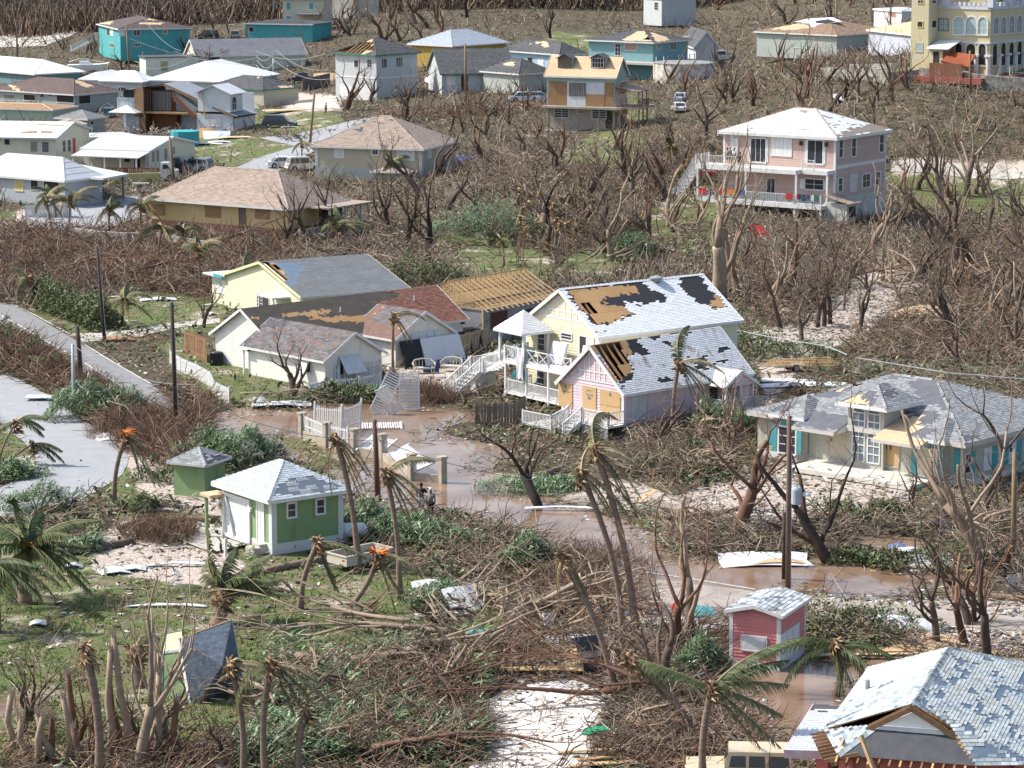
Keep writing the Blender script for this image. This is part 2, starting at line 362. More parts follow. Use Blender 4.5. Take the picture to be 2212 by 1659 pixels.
 bp=N.new('ShaderNodeBump');bp.inputs['Strength'].default_value=.9;bp.inputs['Distance'].default_value=.25;L.new(fine,bp.inputs['Height']);L.new(bp.outputs[0],b.inputs['Normal'])
 return m
me.materials.append(ground_mat())
ground=bpy.data.objects.new('ground',me);C.objects.link(ground);ground['kind']='structure'
#flood water
def water_mat():
 m=bpy.data.materials.new('muddy_water');m.use_nodes=True;N=m.node_tree.nodes;L=m.node_tree.links
 b=N['Principled BSDF'];b.inputs['Roughness'].default_value=.09;b.inputs['IOR'].default_value=1.33;b.inputs['Specular IOR Level'].default_value=.5
 tc=N.new('ShaderNodeTexCoord');n=N.new('ShaderNodeTexNoise');n.inputs['Scale'].default_value=.25;n.inputs['Detail'].default_value=6;L.new(tc.outputs['Object'],n.inputs[0])
 r=N.new('ShaderNodeValToRGB');L.new(n.outputs[0],r.inputs[0]);e=r.color_ramp.elements
 e[0].position=.35;e[0].color=(.165,.1,.06,1);e[1].position=.65;e[1].color=(.28,.2,.145,1);L.new(r.outputs[0],b.inputs['Base Color'])
 n2=N.new('ShaderNodeTexNoise');n2 .inputs['Scale'].default_value=3.5;n2 .inputs['Detail'].default_value=3;L.new(tc.outputs['Object'],n2 .inputs[0])
 bp=N.new('ShaderNodeBump');bp.inputs['Strength'].default_value=.12;bp.inputs['Distance'].default_value=.05;L.new(n2 .outputs[0],bp.inputs['Height']);L.new(bp.outputs[0],b.inputs['Normal'])
 return m
WM=water_mat()
wz0=.035
for k,p in enumerate(WATER):
 cx0=sum(q[0]for q in p)/len(p);cy0=sum(q[1]for q in p)/len(p)
 x0=min(q[0]for q in p)-3;x1=max(q[0]for q in p)+3;y0=min(q[1]for q in p)-3;y1=max(q[1]for q in p)+3
 xs=np.arange(x0,x1+1.4,1.4);ysq=np.arange(y0,y1+1.4,1.4)
 gx2,gy2=np.meshgrid(xs,ysq);ok=(pdist(gx2 .ravel(),gy2 .ravel(),p)>-3).reshape(gx2 .shape)
 mb=MB();vid={};wz=wz0-.006*k
 for j in range(len(ysq)-1):
  for i in range(len(xs)-1):
   if ok[j,i]and ok[j+1,i]and ok[j,i+1]and ok[j+1,i+1]:
    q=[]
    for a,b_ in((i,j),(i+1,j),(i+1,j+1),(i,j+1)):
     if(a,b_)not in vid:vid[(a,b_)]=len(mb.v);mb.v.append((xs[a],ysq[b_],wz))
     q.append(vid[(a,b_)])
    mb.f.append(tuple(q));mb.m.append(0);mb.t.append(.5)
 if mb.f:tag(mb.bd('flood_water',WM),kind='structure')
#roads, drives, painted lines (sheets draped on the ground)
def drape(name,px,m,dz,kind='structure',step=1.,thick=None):
 poly=[tuple(G(p)[:2])for p in px]
 x0=min(q[0]for q in poly);x1=max(q[0]for q in poly);y0=min(q[1]for q in poly);y1=max(q[1]for q in poly)
 import bmesh
 bm=bmesh.new();vs=[bm.verts.new((x,y,0))for x,y in poly];bm.faces.new(vs)
 for axis,a,b_ in((0,x0,x1),(1,y0,y1)):
  k=a+step
  while k<b_:
   co=(k,0,0)if axis==0 else(0,k,0);no=(1,0,0)if axis==0 else(0,1,0)
   bmesh.ops.bisect_plane(bm,geom=bm.verts[:]+bm.edges[:]+bm.faces[:],plane_co=co,plane_no=no);k+=step
 bmesh.ops.triangulate(bm,faces=bm.faces[:])
 XY=np.array([v.co[:2]for v in bm.verts]);H=ground_h(XY[:,0],XY[:,1])
 if isinstance(dz,tuple):H=np.maximum(H+dz[0],dz[1])
 else:H=H+dz
 for v,h in zip(bm.verts,H):v.co.z=h
 bmesh.ops.recalc_face_normals(bm,faces=bm.faces[:])
 for f in bm.faces:
  if f.normal.z<0:f.normal_flip()
 me=bpy.data.meshes.new(name);bm.to_mesh(me);bm.free();me.materials.append(m)
 o=bpy.data.objects.new(name,me);C.objects.link(o)
 if kind:o['kind']=kind
 return o
ASPH=mat('asphalt',(.24,.24,.245),.85,(.19,.19,.19),1.2,None,.3,60,spec=.3,streak=((.35,.9,1),(.33,.3,.26),.6,.74))
CONC_ROAD=mat('pale_concrete_road',(.32,.33,.345),.85,(.27,.28,.29),.8,None,.2,60,streak=((.6,1.6,1),(.44,.41,.37),.62,.72))
CONC=mat('concrete',(.48,.45,.41),.85,(.38,.36,.32),1.5,None,.2,50)
LINE=mat('road_paint',(.62,.6,.55),.8,(.34,.34,.33),4,(.36,.5))
road_px=[(-60,D(0,640)[1])]+DP((0,657),(32,662),(88,692),(150,727),(180,747),(225,772),(328,830),(370,870),(420,893),(470,905))+DP((430,925),(330,910),(280,890),(240,858),(200,835),(150,800),(110,770),(60,735),(0,700))+[(-60,D(0,680)[1])]
drape('road',road_px,ASPH,.03)
road2_px=Q(0,2,0,-60,60,-80,180,-20,300,40,470,140,560,220,700,310,880,420,1000,490,1080,560,1110,640,1100,700,1050,790,950,860,840,930,740,980,640,1010,540,1060,300,1130,0,1180,-500,1220,-500,920,0,905,120,850,230,790,290,730,300,650,250,560,200,500,60,400,0,330,-300,200,-300,-60)
drape('side_road',road2_px,CONC_ROAD,.03)
drape('driveway_apron',Q(0,2,740,975,765,1040,880,1120,560,1180,470,1150,560,1045),CONC,.036)
drape('driveway',Q(0,1,620,1225,900,1215,1150,1200,1400,1150,1900,1100,1900,1140,1500,1190,1250,1250,1130,1280,880,1290,720,1300),CONC,.036)
drape('far_road',DP((440,390),(560,340),(660,310),(700,290),(830,262),(840,268),(720,310),(640,345),(560,395),(470,430)),CONC_ROAD,.04)
drape('house_drive',DP((560,300),(650,288),(760,262),(830,250),(840,262),(700,290),(640,318)),CONC_ROAD,.05)
drape('garage_drive',DP((640,218),(725,208),(735,236),(640,238)),CONC,.05)
drape('yard_paving',DP((52,470),(150,448),(290,425),(300,470),(240,498),(130,500),(60,488)),CONC_ROAD,.05)
drape('yard_path',DP((-80,480),(0,475),(60,500),(0,520),(-80,525)),CONC_ROAD,.05)
drape('bank_path',DP((-80,60),(60,70),(120,55),(170,70),(100,100),(-80,105)),CONC,.06)
drape('hill_drive',DP((1925,348),(2050,352),(2300,362),(2300,376),(2000,374),(1925,372)),CONC,.06)
drape('sand_clearing',DP((1045,1520),(1105,1488),(1180,1475),(1245,1472),(1300,1490),(1325,1505),(1300,1535),(1272,1570),(1265,1610),(1280,1680),(1000,1680),(1030,1640),(1062,1600),(1060,1560)),mat('white_sand',(.78,.75,.7),.95,(.62,.57,.5),1.2,(.3,.6),.5,12),.03)
drape('small_path',Q(0,2,40,660,250,630,300,670,260,740,120,730),CONC,.034)
drape('garage_apron',Q(0,2,1500,1350,1720,1210,1900,1250,2160,1330,2160,1400,1840,1475),CONC,.14)
drape('pavement',[T(1,2,1520,1180)if 0 else D(1420,1250),D(1700,1285),D(1900,1300),D(2212,1330),D(2300,1345),D(2300,1375),D(2100,1360),D(1800,1335),D(1640,1318),D(1400,1300)],mat('muddy_road',(.4,.36,.32),.7,(.26,.22,.19),.7,None,.3,30),(.03,.044),step=1.2)
def stripe(name,px,w,m,dz,dash=None):
 pts=[G(p)for p in px];mb=MB()
 for a,b in zip(pts,pts[1:]):
  d=(b-a);n=max(1,int(d.length/1.));s=V3((-d.y,d.x,0)).normalized()*w/2
  for i in range(n):
   p=a+d*(i/n);q=a+d*((i+1)/n)
   hp=float(ground_h(p.x,p.y));hq=float(ground_h(q.x,q.y))
   if isinstance(dz,tuple):hp,hq=max(hp+dz[0],dz[1]),max(hq+dz[0],dz[1])
   else:hp+=dz;hq+=dz
   mb.face([(p.x-s.x,p.y-s.y,hp),(q.x-s.x,q.y-s.y,hq),(q.x+s.x,q.y+s.y,hq),(p.x+s.x,p.y+s.y,hp)][::-1])
 o=mb.bd(name,m);o['kind']='structure'
 return o
stripe('road_line',[*Q(0,1,-60,1040,150,1150,350,1265,640,1430,1010,1659),*Q(0,2,1150,90,1330,190)],.13,LINE,.042)
stripe('road_line',Q(0,1,0,965,130,985,350,1095,600,1228),.1,LINE,.042)
stripe('road_line',Q(0,1,730,1325,900,1430,1300,1659),.1,LINE,.042)
stripe('road_line',[*Q(2,2,1080,1612,1480,1670),*Q(2,3,1480,10,2100,112)],.13,LINE,(.05,.05))
#palette
WH=mat('white_paint',(.72,.72,.71),.6,(.62,.62,.6),2)
FS=mat('white_fascia',(.62,.63,.63),.65,(.5,.5,.49),2)
GL_=mat('window_glass',(.03,.035,.045),.12,(.05,.055,.065),1.5,spec=.6)
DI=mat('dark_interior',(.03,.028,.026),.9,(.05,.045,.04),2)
PLY=mat('plywood_board',(.56,.38,.2),.8,(.44,.28,.13),3,None,stretch=(1,1,6),rnd=.06)
PLYPALE=mat('pale_plywood',(.6,.52,.4),.8,(.48,.4,.3),3,rnd=.05)
PO=mat('old_plywood',(.36,.22,.11),.85,(.25,.15,.08),3,rnd=.06)
OSB=mat('sheathing_board',(.5,.31,.14),.85,(.34,.2,.09),9,(.3,.7),.3,40,rnd=.08)
OP=mat('pale_sheathing',(.62,.46,.3),.85,(.48,.34,.2),6,(.3,.7),.3,40,rnd=.08)
WN_=mat('new_lumber',(.6,.42,.22),.8,(.45,.29,.14),4,rnd=.12)
WG=mat('grey_lumber',(.22,.185,.15),.9,(.13,.105,.085),4,rnd=.15)
WB_=mat('brown_lumber',(.3,.17,.09),.85,(.18,.1,.055),4,rnd=.15)
FELT=mat('black_felt',(.032,.034,.038),.8,(.022,.023,.027),3,None,.4,20)
FG_=mat('grey_felt',(.085,.088,.1),.8,(.055,.057,.068),2,None,.4,20)
BLUEFELT=mat('blue_underlay',(.14,.19,.25),.6,(.1,.14,.19),1.3,None,.3,15)
W1=mat('white_shingle',(.7,.71,.72),.75,(.62,.62,.62),6,tint=.1,streak=((1.2,.25,1.2),(.36,.31,.28),.56,.68))
W2=mat('clean_white_shingle',(.78,.79,.8),.7,(.7,.71,.72),6,tint=.08)
SG=mat('grey_shingle',(.3,.31,.32),.8,(.2,.21,.22),5,tint=.28)
DG=mat('dark_grey_shingle',(.095,.1,.105),.85,(.06,.063,.068),3,tint=.25)
ST=mat('tan_shingle',(.36,.285,.235),.85,(.28,.22,.18),5,tint=.2)
SH_RED=mat('red_brown_shingle',(.27,.125,.085),.85,(.17,.08,.06),5,tint=.28)
SH_PALEBLUE=mat('pale_blue_shingle',(.47,.52,.55),.75,(.36,.41,.45),5,tint=.16)
SH_MIX=ramp_tint('weathered_blue_shingle',[(.13,.165,.2),(.3,.36,.4),(.46,.5,.5),(.4,.42,.38),(.22,.27,.32),(.5,.54,.55)],.8,3)
MW=mat('white_metal_roof',(.76,.77,.78),.45,(.7,.71,.73),1.2)
MG_=mat('pale_metal_roof',(.58,.6,.61),.5,(.5,.51,.52),.8)
FELTDG=mat('worn_black_felt',(.05,.047,.045),.85,(.09,.075,.06),1.2,(.3,.75),.4,12)
PLANES=[]
class Plane:
 """a roof plane: s runs along the eave (left to right as seen from outside), t up the slope"""
 def __init__(s,pts):
  s.pts=[V3(p)for p in pts];s.o=s.pts[0]
  s.s=(s.pts[1]-s.pts[0]).normalized()
  n=Z3(0)
  for i in range(len(pts)):n+=s.pts[i].cross(s.pts[(i+1)%len(pts)])
  s.n=n.normalized();
  if s.n.z<0:s.n=-s.n
  s.t=s.n.cross(s.s).normalized()
  if s.t.z<0:s.t=-s.t
  s.st=[((p-s.o).dot(s.s),(p-s.o).dot(s.t))for p in s.pts]
  s.S=max(a for a,b in s.st);s.S0=min(a for a,b in s.st);s.T=max(b for a,b in s.st)
 def at(s,a,b,h=0):return s.o+s.s*a+s.t*b+s.n*h
 def span(s,b):
  xs=[]
  n=len(s.st)
  for i in range(n):
   (a1,b1),(a2,b2)=s.st[i],s.st[(i+1)%n]
   if(b1>b)!=(b2>b):xs.append(a1+(b-b1)*(a2-a1)/(b2-b1))
  xs.sort();return xs
def nz2(x,y,k=0):return mnoise.noise(V3((x,y,k*7.3)))
HOUSES=[]
class House:
 def __init__(s,name,label,P0,P1,P2,he,gz=None,oh=.45,rot=None,width=None,dpt=None,group=None,cat='house',fixrot=None,rise=0):
  """P0/P1/P2: pixels of the near, right and left roof corners at eave height he above ground gz"""
  s.gz=gz if gz is not None else 0.05
  ze=s.gz+he;A=W(P0,ze);B=W(P1,ze);Cc=W(P2,ze)
  v1=B-A;v2=Cc-A
  a1=atan2(v1 .y,v1 .x);a2=atan2(v2 .y,v2 .x)-pi/2
  l1,l2=v1 .length,v2 .length
  a=fixrot if fixrot is not None else(a1*l1+a2*l2)/(l1+l2)
  ex=V3((cos(a),sin(a),0));ey=V3((-sin(a),cos(a),0))
  s.Wd=(width or v1 .dot(ex))-2*oh;s.Dp=(dpt or v2 .dot(ey))-2*oh;s.he=he;s.oh=oh;s.ang=a
  o=A+ex*oh+ey*oh;o.z=s.gz
  HOUSES.append(s);s.rt=thing(name,label,cat,o,a,group);s.o=o;s.ex,s.ey=ex,ey
 def loc(s,w):
  d=V3(w)-s.o;return V3((d.dot(s.ex),d.dot(s.ey),d.z))
 def on(s,wall,p):
  """pixel -> (a, z) on wall plane R (y=0) or L (x=0) or any offset given as ('R', y)"""
  off=0
  if isinstance(wall,tuple):wall,off=wall
  n=s.ey if wall=='R' else s.ex;d=ray(*p)
  k=((s.o-CP).dot(n)+off)/d.dot(n);q=s.loc(CP+d*k)
  return(q.x,q.z)if wall=='R' else(q.y,q.z)
 def wm(s,wall,off=0):
  if isinstance(wall,tuple):wall,off=wall
  if wall=='R':return lambda a,o,z:(a,off-o,z)
  return lambda a,o,z:(off-o,a,z)
 def rect(s,wall,p,q):
  a,z0=s.on(wall,p);b,z1=s.on(wall,q)
  return min(a,b),max(a,b),min(z0,z1),max(z0,z1)
 def rc(s,wall,tl,w,h):
  a,z=s.on(wall,tl);w_=wall[0]if isinstance(wall,tuple)else wall
  return(a,a+w,z-h,z)if w_=='R' else(a-w,a,z-h,z)
 def walls(s,m,base=None,basem=None,z0=-.6,gable=None,gh=0,x0=0,x1=None,y0=0,y1=None,zt=None,name='wall',lap=None,lapm=None):
  """one mesh for the shell; gable 'x' means ridge along x (gables on L side), 'y' ridge along y (gable on R side)"""
  x1=s.Wd if x1 is None else x1;y1=s.Dp if y1 is None else y1;zt=s.he if zt is None else zt
  mb=MB();t=.18
  def wall(p,q,nin,z0_,z1_,gb):
   P=[(*p,z0_),(*q,z0_),(*q,z1_)]
   if gb:P.append(((p[0]+q[0])/2,(p[1]+q[1])/2,z1_+gh))
   P.append((*p,z1_))
   n=V3((-nin[0],-nin[1],0));mb.poly(P,t,n)
  zb=base if base else z0
  wall((x0,y0),(x1,y0),(0,1),zb,zt,gable=='y');wall((x1,y0+t),(x1,y1-t),(-1,0),zb,zt,gable=='x')
  wall((x1,y1),(x0,y1),(0,-1),zb,zt,gable=='y');wall((x0,y1-t),(x0,y0+t),(1,0),zb,zt,gable=='x')
  o=mb.bd(name,m,s.rt)
  if base is not None:
   b=MB();b.box(x0-.03,x1+.03,y0-.03,y1+.03,z0,base);b.bd('foundation',basem or CONC,s.rt)
  c=MB();c.box(x0+t,x1-t,y0+t,y1-t,zt-.12,zt-.05);c.bd('ceiling',DI,s.rt)
  s.wo=.04 if lap else 0
  if lap:
   lapm=lapm or m;n=0
   for wl,L,gb in(('R',(x0,x1),gable=='y'),('L',(y0,y1),gable=='x')):
    f=s.wm(wl,y0 if wl=='R' else x0);z=zb
    while z<zt+(gh if gb else 0)-.05:
     a,b_=L
     if gb and z>zt:
      k=(z+lap*.5-zt)/gh*(b_-a)/2;a,b_=a+k,b_-k
      if b_-a<.3:break
     z1=min(z+lap+.012,zt-.01 if not gb else 99)
     if z1-z<.03:break
     q=MB();c8=[f(a,.042,z),f(b_,.042,z),f(b_,.0,z),f(a,.0,z),f(a,.01,z1),f(b_,.01,z1),f(b_,0,z1),f(a,0,z1)]
     n0=len(q.v);q.v.extend(c8)
     for ff in((0,1,5,4),(0,3,2,1),(4,5,6,7),(1,2,6,5),(3,0,4,7)):q.f.append(ff);q.m.append(0);q.t.append(R.random())
     q.bd('siding_board',lapm,s.rt);z+=lap;n+=1
  return o
 def corner(s,m=None,w=.14,z0=0,z1=None,pts=None):
  z1=s.he if z1 is None else z1
  for x,y in(pts or[(0,0),(s.Wd,0),(0,s.Dp)]):
   b=MB();b.box(x-.045,x+w if x<s.Wd*.5 else x+.045,y-.045,y+w if y<s.Dp*.5 else y+.045,z0,z1)
   if x>=s.Wd*.5:b=MB();b.box(x-w,x+.045,y-.045,y+.02,z0,z1)
   elif y>=s.Dp*.5:b=MB();b.box(x-.045,x+.02,y-w,y+.045,z0,z1)
   b.bd('corner_trim',m or WH,s.rt)
 def win(s,wall,r,kind='glass',fm=None,pm=None,nx=2,ny=2,fw=.07,out=.05,shutters=None,sill=True,arch=False,off=0,name=None,lm=None):
  a0,a1,z0,z1=r;f=s.wm(wall)if not off else s.wm(wall,off);fm=fm or WH;wo=getattr(s,'wo',0)
  M=lambda a,o,z:f(a,o+wo if o>0 else o,z)
  mb=MB();am=(a0+a1)/2;rr=(a1-a0)/2
  if arch:zs=z1-rr
  else:zs=z1
  mb.box(a0-fw,a0,0,out,z0,zs,M=M);mb.box(a1,a1+fw,0,out,z0,zs,M=M)
  mb.box(a0-fw,a1+fw,0,out+.02,z0-fw,z0,M=M)
  if not arch:mb.box(a0-fw,a1+fw,0,out+.01,z1,z1+fw,M=M)
  else:
   K=10
   for k in range(K):
    t0,t1=pi*k/K,pi*(k+1)/K
    P=[(am+cos(t)*q,zs+sin(t)*q)for t,q in((t0,rr),(t0,rr+fw),(t1,rr+fw),(t1,rr))]
    n0=len(mb.v);mb.v.extend([M(p[0],out,p[1])for p in P]+[M(p[0],0,p[1])for p in P])
    for q in((0,1,2,3),(4,7,6,5),(1,5,6,2),(3,7,4,0)):mb.f.append(tuple(n0+x for x in q));mb.m.append(0);mb.t.append(.5)
  if kind in('glass','door_glass'):
   for i in range(1,nx):x=a0+(a1-a0)*i/nx;mb.box(x-.022,x+.022,.012,.035,z0,zs,M=M)
   for j in range(1,ny):z=z0+(z1-z0)*j/ny;mb.box(a0,a1,.012,.035,z-.022,z+.022,M=M)
  nm=name or{'glass':'window','board':'boarded_window','door':'door','shutter':'window','hole':'window','door_glass':'glass_door','garage':'garage_door'}[kind]
  o=mb.bd(nm,fm,s.rt)
  p=MB()
  if arch:
   P=[(a0,z0),(a1,z0)]+[(am+cos(pi*k/10)*rr,zs+sin(pi*k/10)*rr)for k in range(11)]
   nn=V3(f(0,1,0))-V3(f(0,0,0));pts=[M(x,.012,z)for x,z in P]
   mb2=p;mb2 .poly(pts,.012,nn)
  elif kind=='door':
   p.box(a0,a1,0,.02,z0,z1,M=M)
   for i in(0,1):
    for j in range(3):
     x0=a0+(a1-a0)*(.12+.42*i);x1=x0+(a1-a0)*.34;y0=z0+(z1-z0)*(.06+.31*j);y1=y0+(z1-z0)*.25
     p.box(x0,x1,.02,.035,y0,y1,M=M)
  elif kind=='garage':
   n=4
   for j in range(n):p.box(a0,a1,0,.025 if j%2 else.022,z0+(z1-z0)*j/n+.015,z0+(z1-z0)*(j+1)/n,M=M)
   p.box(a0,a1,0,.008,z0,z1,M=M)
  elif kind=='shutter':
   n=max(2,int((a1-a0)/.45))
   for i in range(n):p.box(a0+(a1-a0)*i/n+.01,a0+(a1-a0)*(i+1)/n-.01,0,.03,z0,z1,M=M)
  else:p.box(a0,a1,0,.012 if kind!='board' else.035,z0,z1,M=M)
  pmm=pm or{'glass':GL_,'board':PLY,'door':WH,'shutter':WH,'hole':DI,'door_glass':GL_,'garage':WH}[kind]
  p.bd({'glass':'pane','board':'board','door':'door_panel','shutter':'shutter','hole':'opening','door_glass':'pane','garage':'door_panel'}[kind],pmm,o)
  if shutters:
   sm,sw=shutters
   for x0,x1 in((a0-fw-sw,a0-fw-.01),(a1+fw+.01,a1+fw+sw)):
    q=MB();q.box(x0,x1,0,.04,z0,z1,M=M);q.box(x0+.06,x1-.06,.04,.05,z0+.1,(z0+z1)/2-.05,M=M);q.box(x0+.06,x1-.06,.04,.05,(z0+z1)/2+.05,z1-.1,M=M);q.bd('shutter',sm,s.rt)
  return o
 def hip(s,rise,ridge=None,cx=None):
  W_,D_,o,z=s.Wd,s.Dp,s.oh,s.he;mn=min(W_,D_)/2+o
  X0,X1,Y0,Y1=-o,W_+o,-o,D_+o;zr=z+rise
  if ridge is None:ridge=abs(W_-D_)
  if W_>=D_:
   c=(X0+X1)/2+(cx or 0);r0=(c-ridge/2,(Y0+Y1)/2,zr);r1=(c+ridge/2,(Y0+Y1)/2,zr)
   P={'R':[(X0,Y0,z),(X1,Y0,z),r1,r0],'L':[(X0,Y1,z),(X0,Y0,z),r0],'B':[(X1,Y1,z),(X0,Y1,z),r0,r1],'F':[(X1,Y0,z),(X1,Y1,z),r1]}
  else:
   c=(Y0+Y1)/2+(cx or 0);r0=((X0+X1)/2,c-ridge/2,zr);r1=((X0+X1)/2,c+ridge/2,zr)
   P={'R':[(X0,Y0,z),(X1,Y0,z),r0],'L':[(X0,Y1,z),(X0,Y0,z),r0,r1],'B':[(X1,Y1,z),(X0,Y1,z),r1],'F':[(X1,Y0,z),(X1,Y1,z),r1,r0]}
  s.P={k:Plane(v)for k,v in P.items()};return s.P
 def gable(s,rise,axis,rake=.3):
  W_,D_,o,z=s.Wd,s.Dp,s.oh,s.he;r=rake
  if axis=='x':
   m=D_/2;k=rise/m;ze=z-k*o
   P={'R':[(-r,-o,ze),(W_+r,-o,ze),(W_+r,m,z+rise),(-r,m,z+rise)],'B':[(W_+r,D_+o,ze),(-r,D_+o,ze),(-r,m,z+rise),(W_+r,m,z+rise)]}
  else:
   m=W_/2;k=rise/m;ze=z-k*o
   P={'L':[(-o,D_+r,ze),(-o,-r,ze),(m,-r,z+rise),(m,D_+r,z+rise)],'F':[(W_+o,-r,ze),(W_+o,D_+r,ze),(m,D_+r,z+rise),(m,-r,z+rise)]}
  s.P={k:Plane(v)for k,v in P.items()};return s.P
 def pst(s,pl,pts):
  """pixels -> (s,t) on a roof plane"""
  P=s.P[pl];out=[]
  o=s.o+s.ex*P.o.x+s.ey*P.o.y+Z3(P.o.z);n=s.ex*P.n.x+s.ey*P.n.y+Z3(P.n.z)
  for p in pts:
   d=ray(*p);k=(o-CP).dot(n)/d.dot(n);q=s.loc(CP+d*k)-P.o
   out.append((q.dot(P.s),q.dot(P.t)))
  return out
 def sf(s,key,shingle,cs_=.16,tab=.33,felt=None,osb=None,holes=None,feltm=None,osbm=None,drop=0.,jit=.35,panels=True,slab=.03,sg_=0,seed=0,tintf=None,plane=None,cap=True,fname='shingles',edge=None):
  P=plane or s.P[key];rr=RD(seed+hash(key)%97 if isinstance(key,int)else seed+ord(key[0]))
  felt=felt or[];osb=osb or[];holes=holes or[]
  def ins(polys,a,b,k):
   if not polys:return False
   ja=a+jit*nz2(a*2.2,b*2.2,k)+jit*.4*nz2(a*7,b*7,k+1);jb=b+jit*nz2(a*2.2+9,b*2.2,k)+jit*.4*nz2(a*7,b*7+5,k+1)
   for p in polys:
    if inpoly([ja],[jb],p)[0]:return True
   return False
  if holes or osb or panels=='all':
   pw,ph=2.4,1.2;b=0;j=0
   while b<P.T-.02:
    b1=min(b+ph,P.T);xa=P.span((b+b1)/2)
    if len(xa)>=2:
     a=xa[0]-(1.2 if j%2 else 0)
     while a<xa[-1]:
      A0=max(a,xa[0]);A1=min(a+pw-.012,xa[-1])
      if A1-A0>.05:
       nsub=3;hit=[]
       step=(A1-A0)/nsub
       for q in range(nsub):
        hit.append(any(inpoly([A0+step*(q+.5)],[(b+b1)/2],p)[0]for p in holes))
       q=0
       while q<nsub:
        if hit[q]:q+=1;continue
        e=q
        while e<nsub and not hit[e]:e+=1
        c0,c1=A0+step*q,A0+step*e
        mb=MB();lo,hi=P.span(min(b+.01,P.T)),P.span(min(b1-.02,P.T-.01))
        def cl(x,sp):return min(max(x,sp[0]),sp[-1])if len(sp)>=2 else x
        pts=[P.at(cl(c0,lo),b),P.at(cl(c1,lo),b),P.at(cl(c1,hi),b1-.012),P.at(cl(c0,hi),b1-.012)]
        mb.poly(pts,slab,P.n);mb.bd('sheathing_panel',osbm or OSB,s.rt);q=e
      a+=pw
    b=b1;j+=1
  else:
   mb=MB();mb.poly([p-P.n*.002 for p in P.pts],slab,P.n);mb.bd('roof_deck',osbm or OSB,s.rt)
  c=.15
  if felt or osb or holes:
   mb=MB();b=0;c=.16
   while b<P.T:
    b1=min(b+c,P.T);xa=P.span((b+b1)/2)
    if len(xa)>=2:
     a=xa[0];run=None
     while a<xa[-1]:
      a1=min(a+c,xa[-1]);m_=(a+a1)/2,(b+b1)/2
      on=not(ins(osb,*m_,3)or ins(holes,*m_,5))
      if on and run is None:run=a
      if(not on or a1>=xa[-1])and run is not None:
       e=a1 if on else a
       mb.face([P.at(run,b,.004),P.at(e,b,.004),P.at(e,b1,.004),P.at(run,b1,.004)],t=rr.random());run=None
      a=a1
    b=b1
   if mb.f:mb.bd('roofing_felt',feltm or FELT,s.rt)
  if shingle:
   mb=MB();b=0;row=0;done=0
   while b<P.T-.02:
    b1=min(b+cs_,P.T);xa=P.span((b+b1)/2)
    if len(xa)>=2:
     a=xa[0]-(tab/2 if row%2 else 0)-rr.random()*.05
     while a<xa[-1]:
      A0,A1=max(a+.006,xa[0]),min(a+tab-.006,xa[-1]);a+=tab
      if A1-A0<.04:continue
      m_=((A0+A1)/2,(b+b1)/2)
      if(drop and nz2(m_[0]*1.1,m_[1]*2.5,8)+rr.random()*.35>1-drop):continue
      if ins(felt,*m_,1)or ins(osb,*m_,3)or ins(holes,*m_,5):continue
      tv=tintf(m_[0]/P.S,m_[1]/P.T,rr)if tintf else rr.random()
      lift=.022+rr.random()*.008
      p0,p1,p2,p3=P.at(A0,b,lift),P.at(A1,b,lift),P.at(A1,b1,.01),P.at(A0,b1,.01)
      if done<sg_:
       q=MB();q.poly([p0,p1,p2,p3],.006,P.n,t=tv);q.bd('shingle',shingle,s.rt);done+=1
      else:
       mb.face([p0,p1,p2,p3],t=tv);mb.face([P.at(A0,b,.004),P.at(A1,b,.004),p1,p0],t=tv)
    b=b1;row+=1
   if mb.f:mb.bd(fname,shingle,s.rt)['kind']='stuff'
  return P
 def caps(s,pairs,m,w=.3,step=.3,name='ridge_caps',miss=0.):
  mb=MB()
  for A,B in pairs:
   A=V3(A);B=V3(B);L=(B-A).length;n=max(1,int(L/step));d=(B-A)/n;rr=RD(int(L*100))
   side=d.cross(Z3(1)).normalized()
   for i in range(n):
    if rr.random()<miss:continue
    a=A+d*i;b=A+d*(i+1.15);u=Z3(.05);u2=Z3(.035);dn=Z3(-w*.28);t=rr.random()
    mb.face([a+side*w/2+dn+u,a+u+u2,b+u,b+side*w/2+dn+u2],t=t);mb.face([a+u+u2,a-side*w/2+dn+u,b-side*w/2+dn+u2,b+u],t=t)
  if mb.f:mb.bd(name,m,s.rt)['kind']='stuff'
 def hipcaps(s,m,miss=0.,w=.3):
  done=set();pr=[]
  for P in s.P.values():
   n=len(P.pts)
   for i in range(1,n):
    a,b=P.pts[i],P.pts[(i+1)%n]
    if abs(a.z-s.he)<.01 and abs(b.z-s.he)<.01:continue
    k=tuple(sorted([tuple(round(x,1)for x in a),tuple(round(x,1)for x in b)]))
    if k in done:continue
    done.add(k);lo,hi=(a,b)if a.z<=b.z else(b,a);pr.append((lo,hi))
  s.caps(pr,m,w,miss=miss)
 def eaves(s,m=None,h=.16,keys='RL',soffit=True):
  for k in keys:
   if k not in s.P:continue
   P=s.P[k];a,b=P.pts[0],P.pts[1];d=(b-a).normalized();out=V3((d.y,-d.x,0))
   mb=MB();mb.bar(a+out*.012+Z3(-h/2+.015),b+out*.012+Z3(-h/2+.015),.025,h);mb.bd('fascia',m or FS,s.rt)
   if soffit:
    mb=MB();i=-out*(s.oh+.02);z=Z3(-h+.02);mb.poly([a+z,b+z,b+i+z,a+i+z][::-1],.015,(0,0,-1));mb.bd('soffit',m or FS,s.rt)
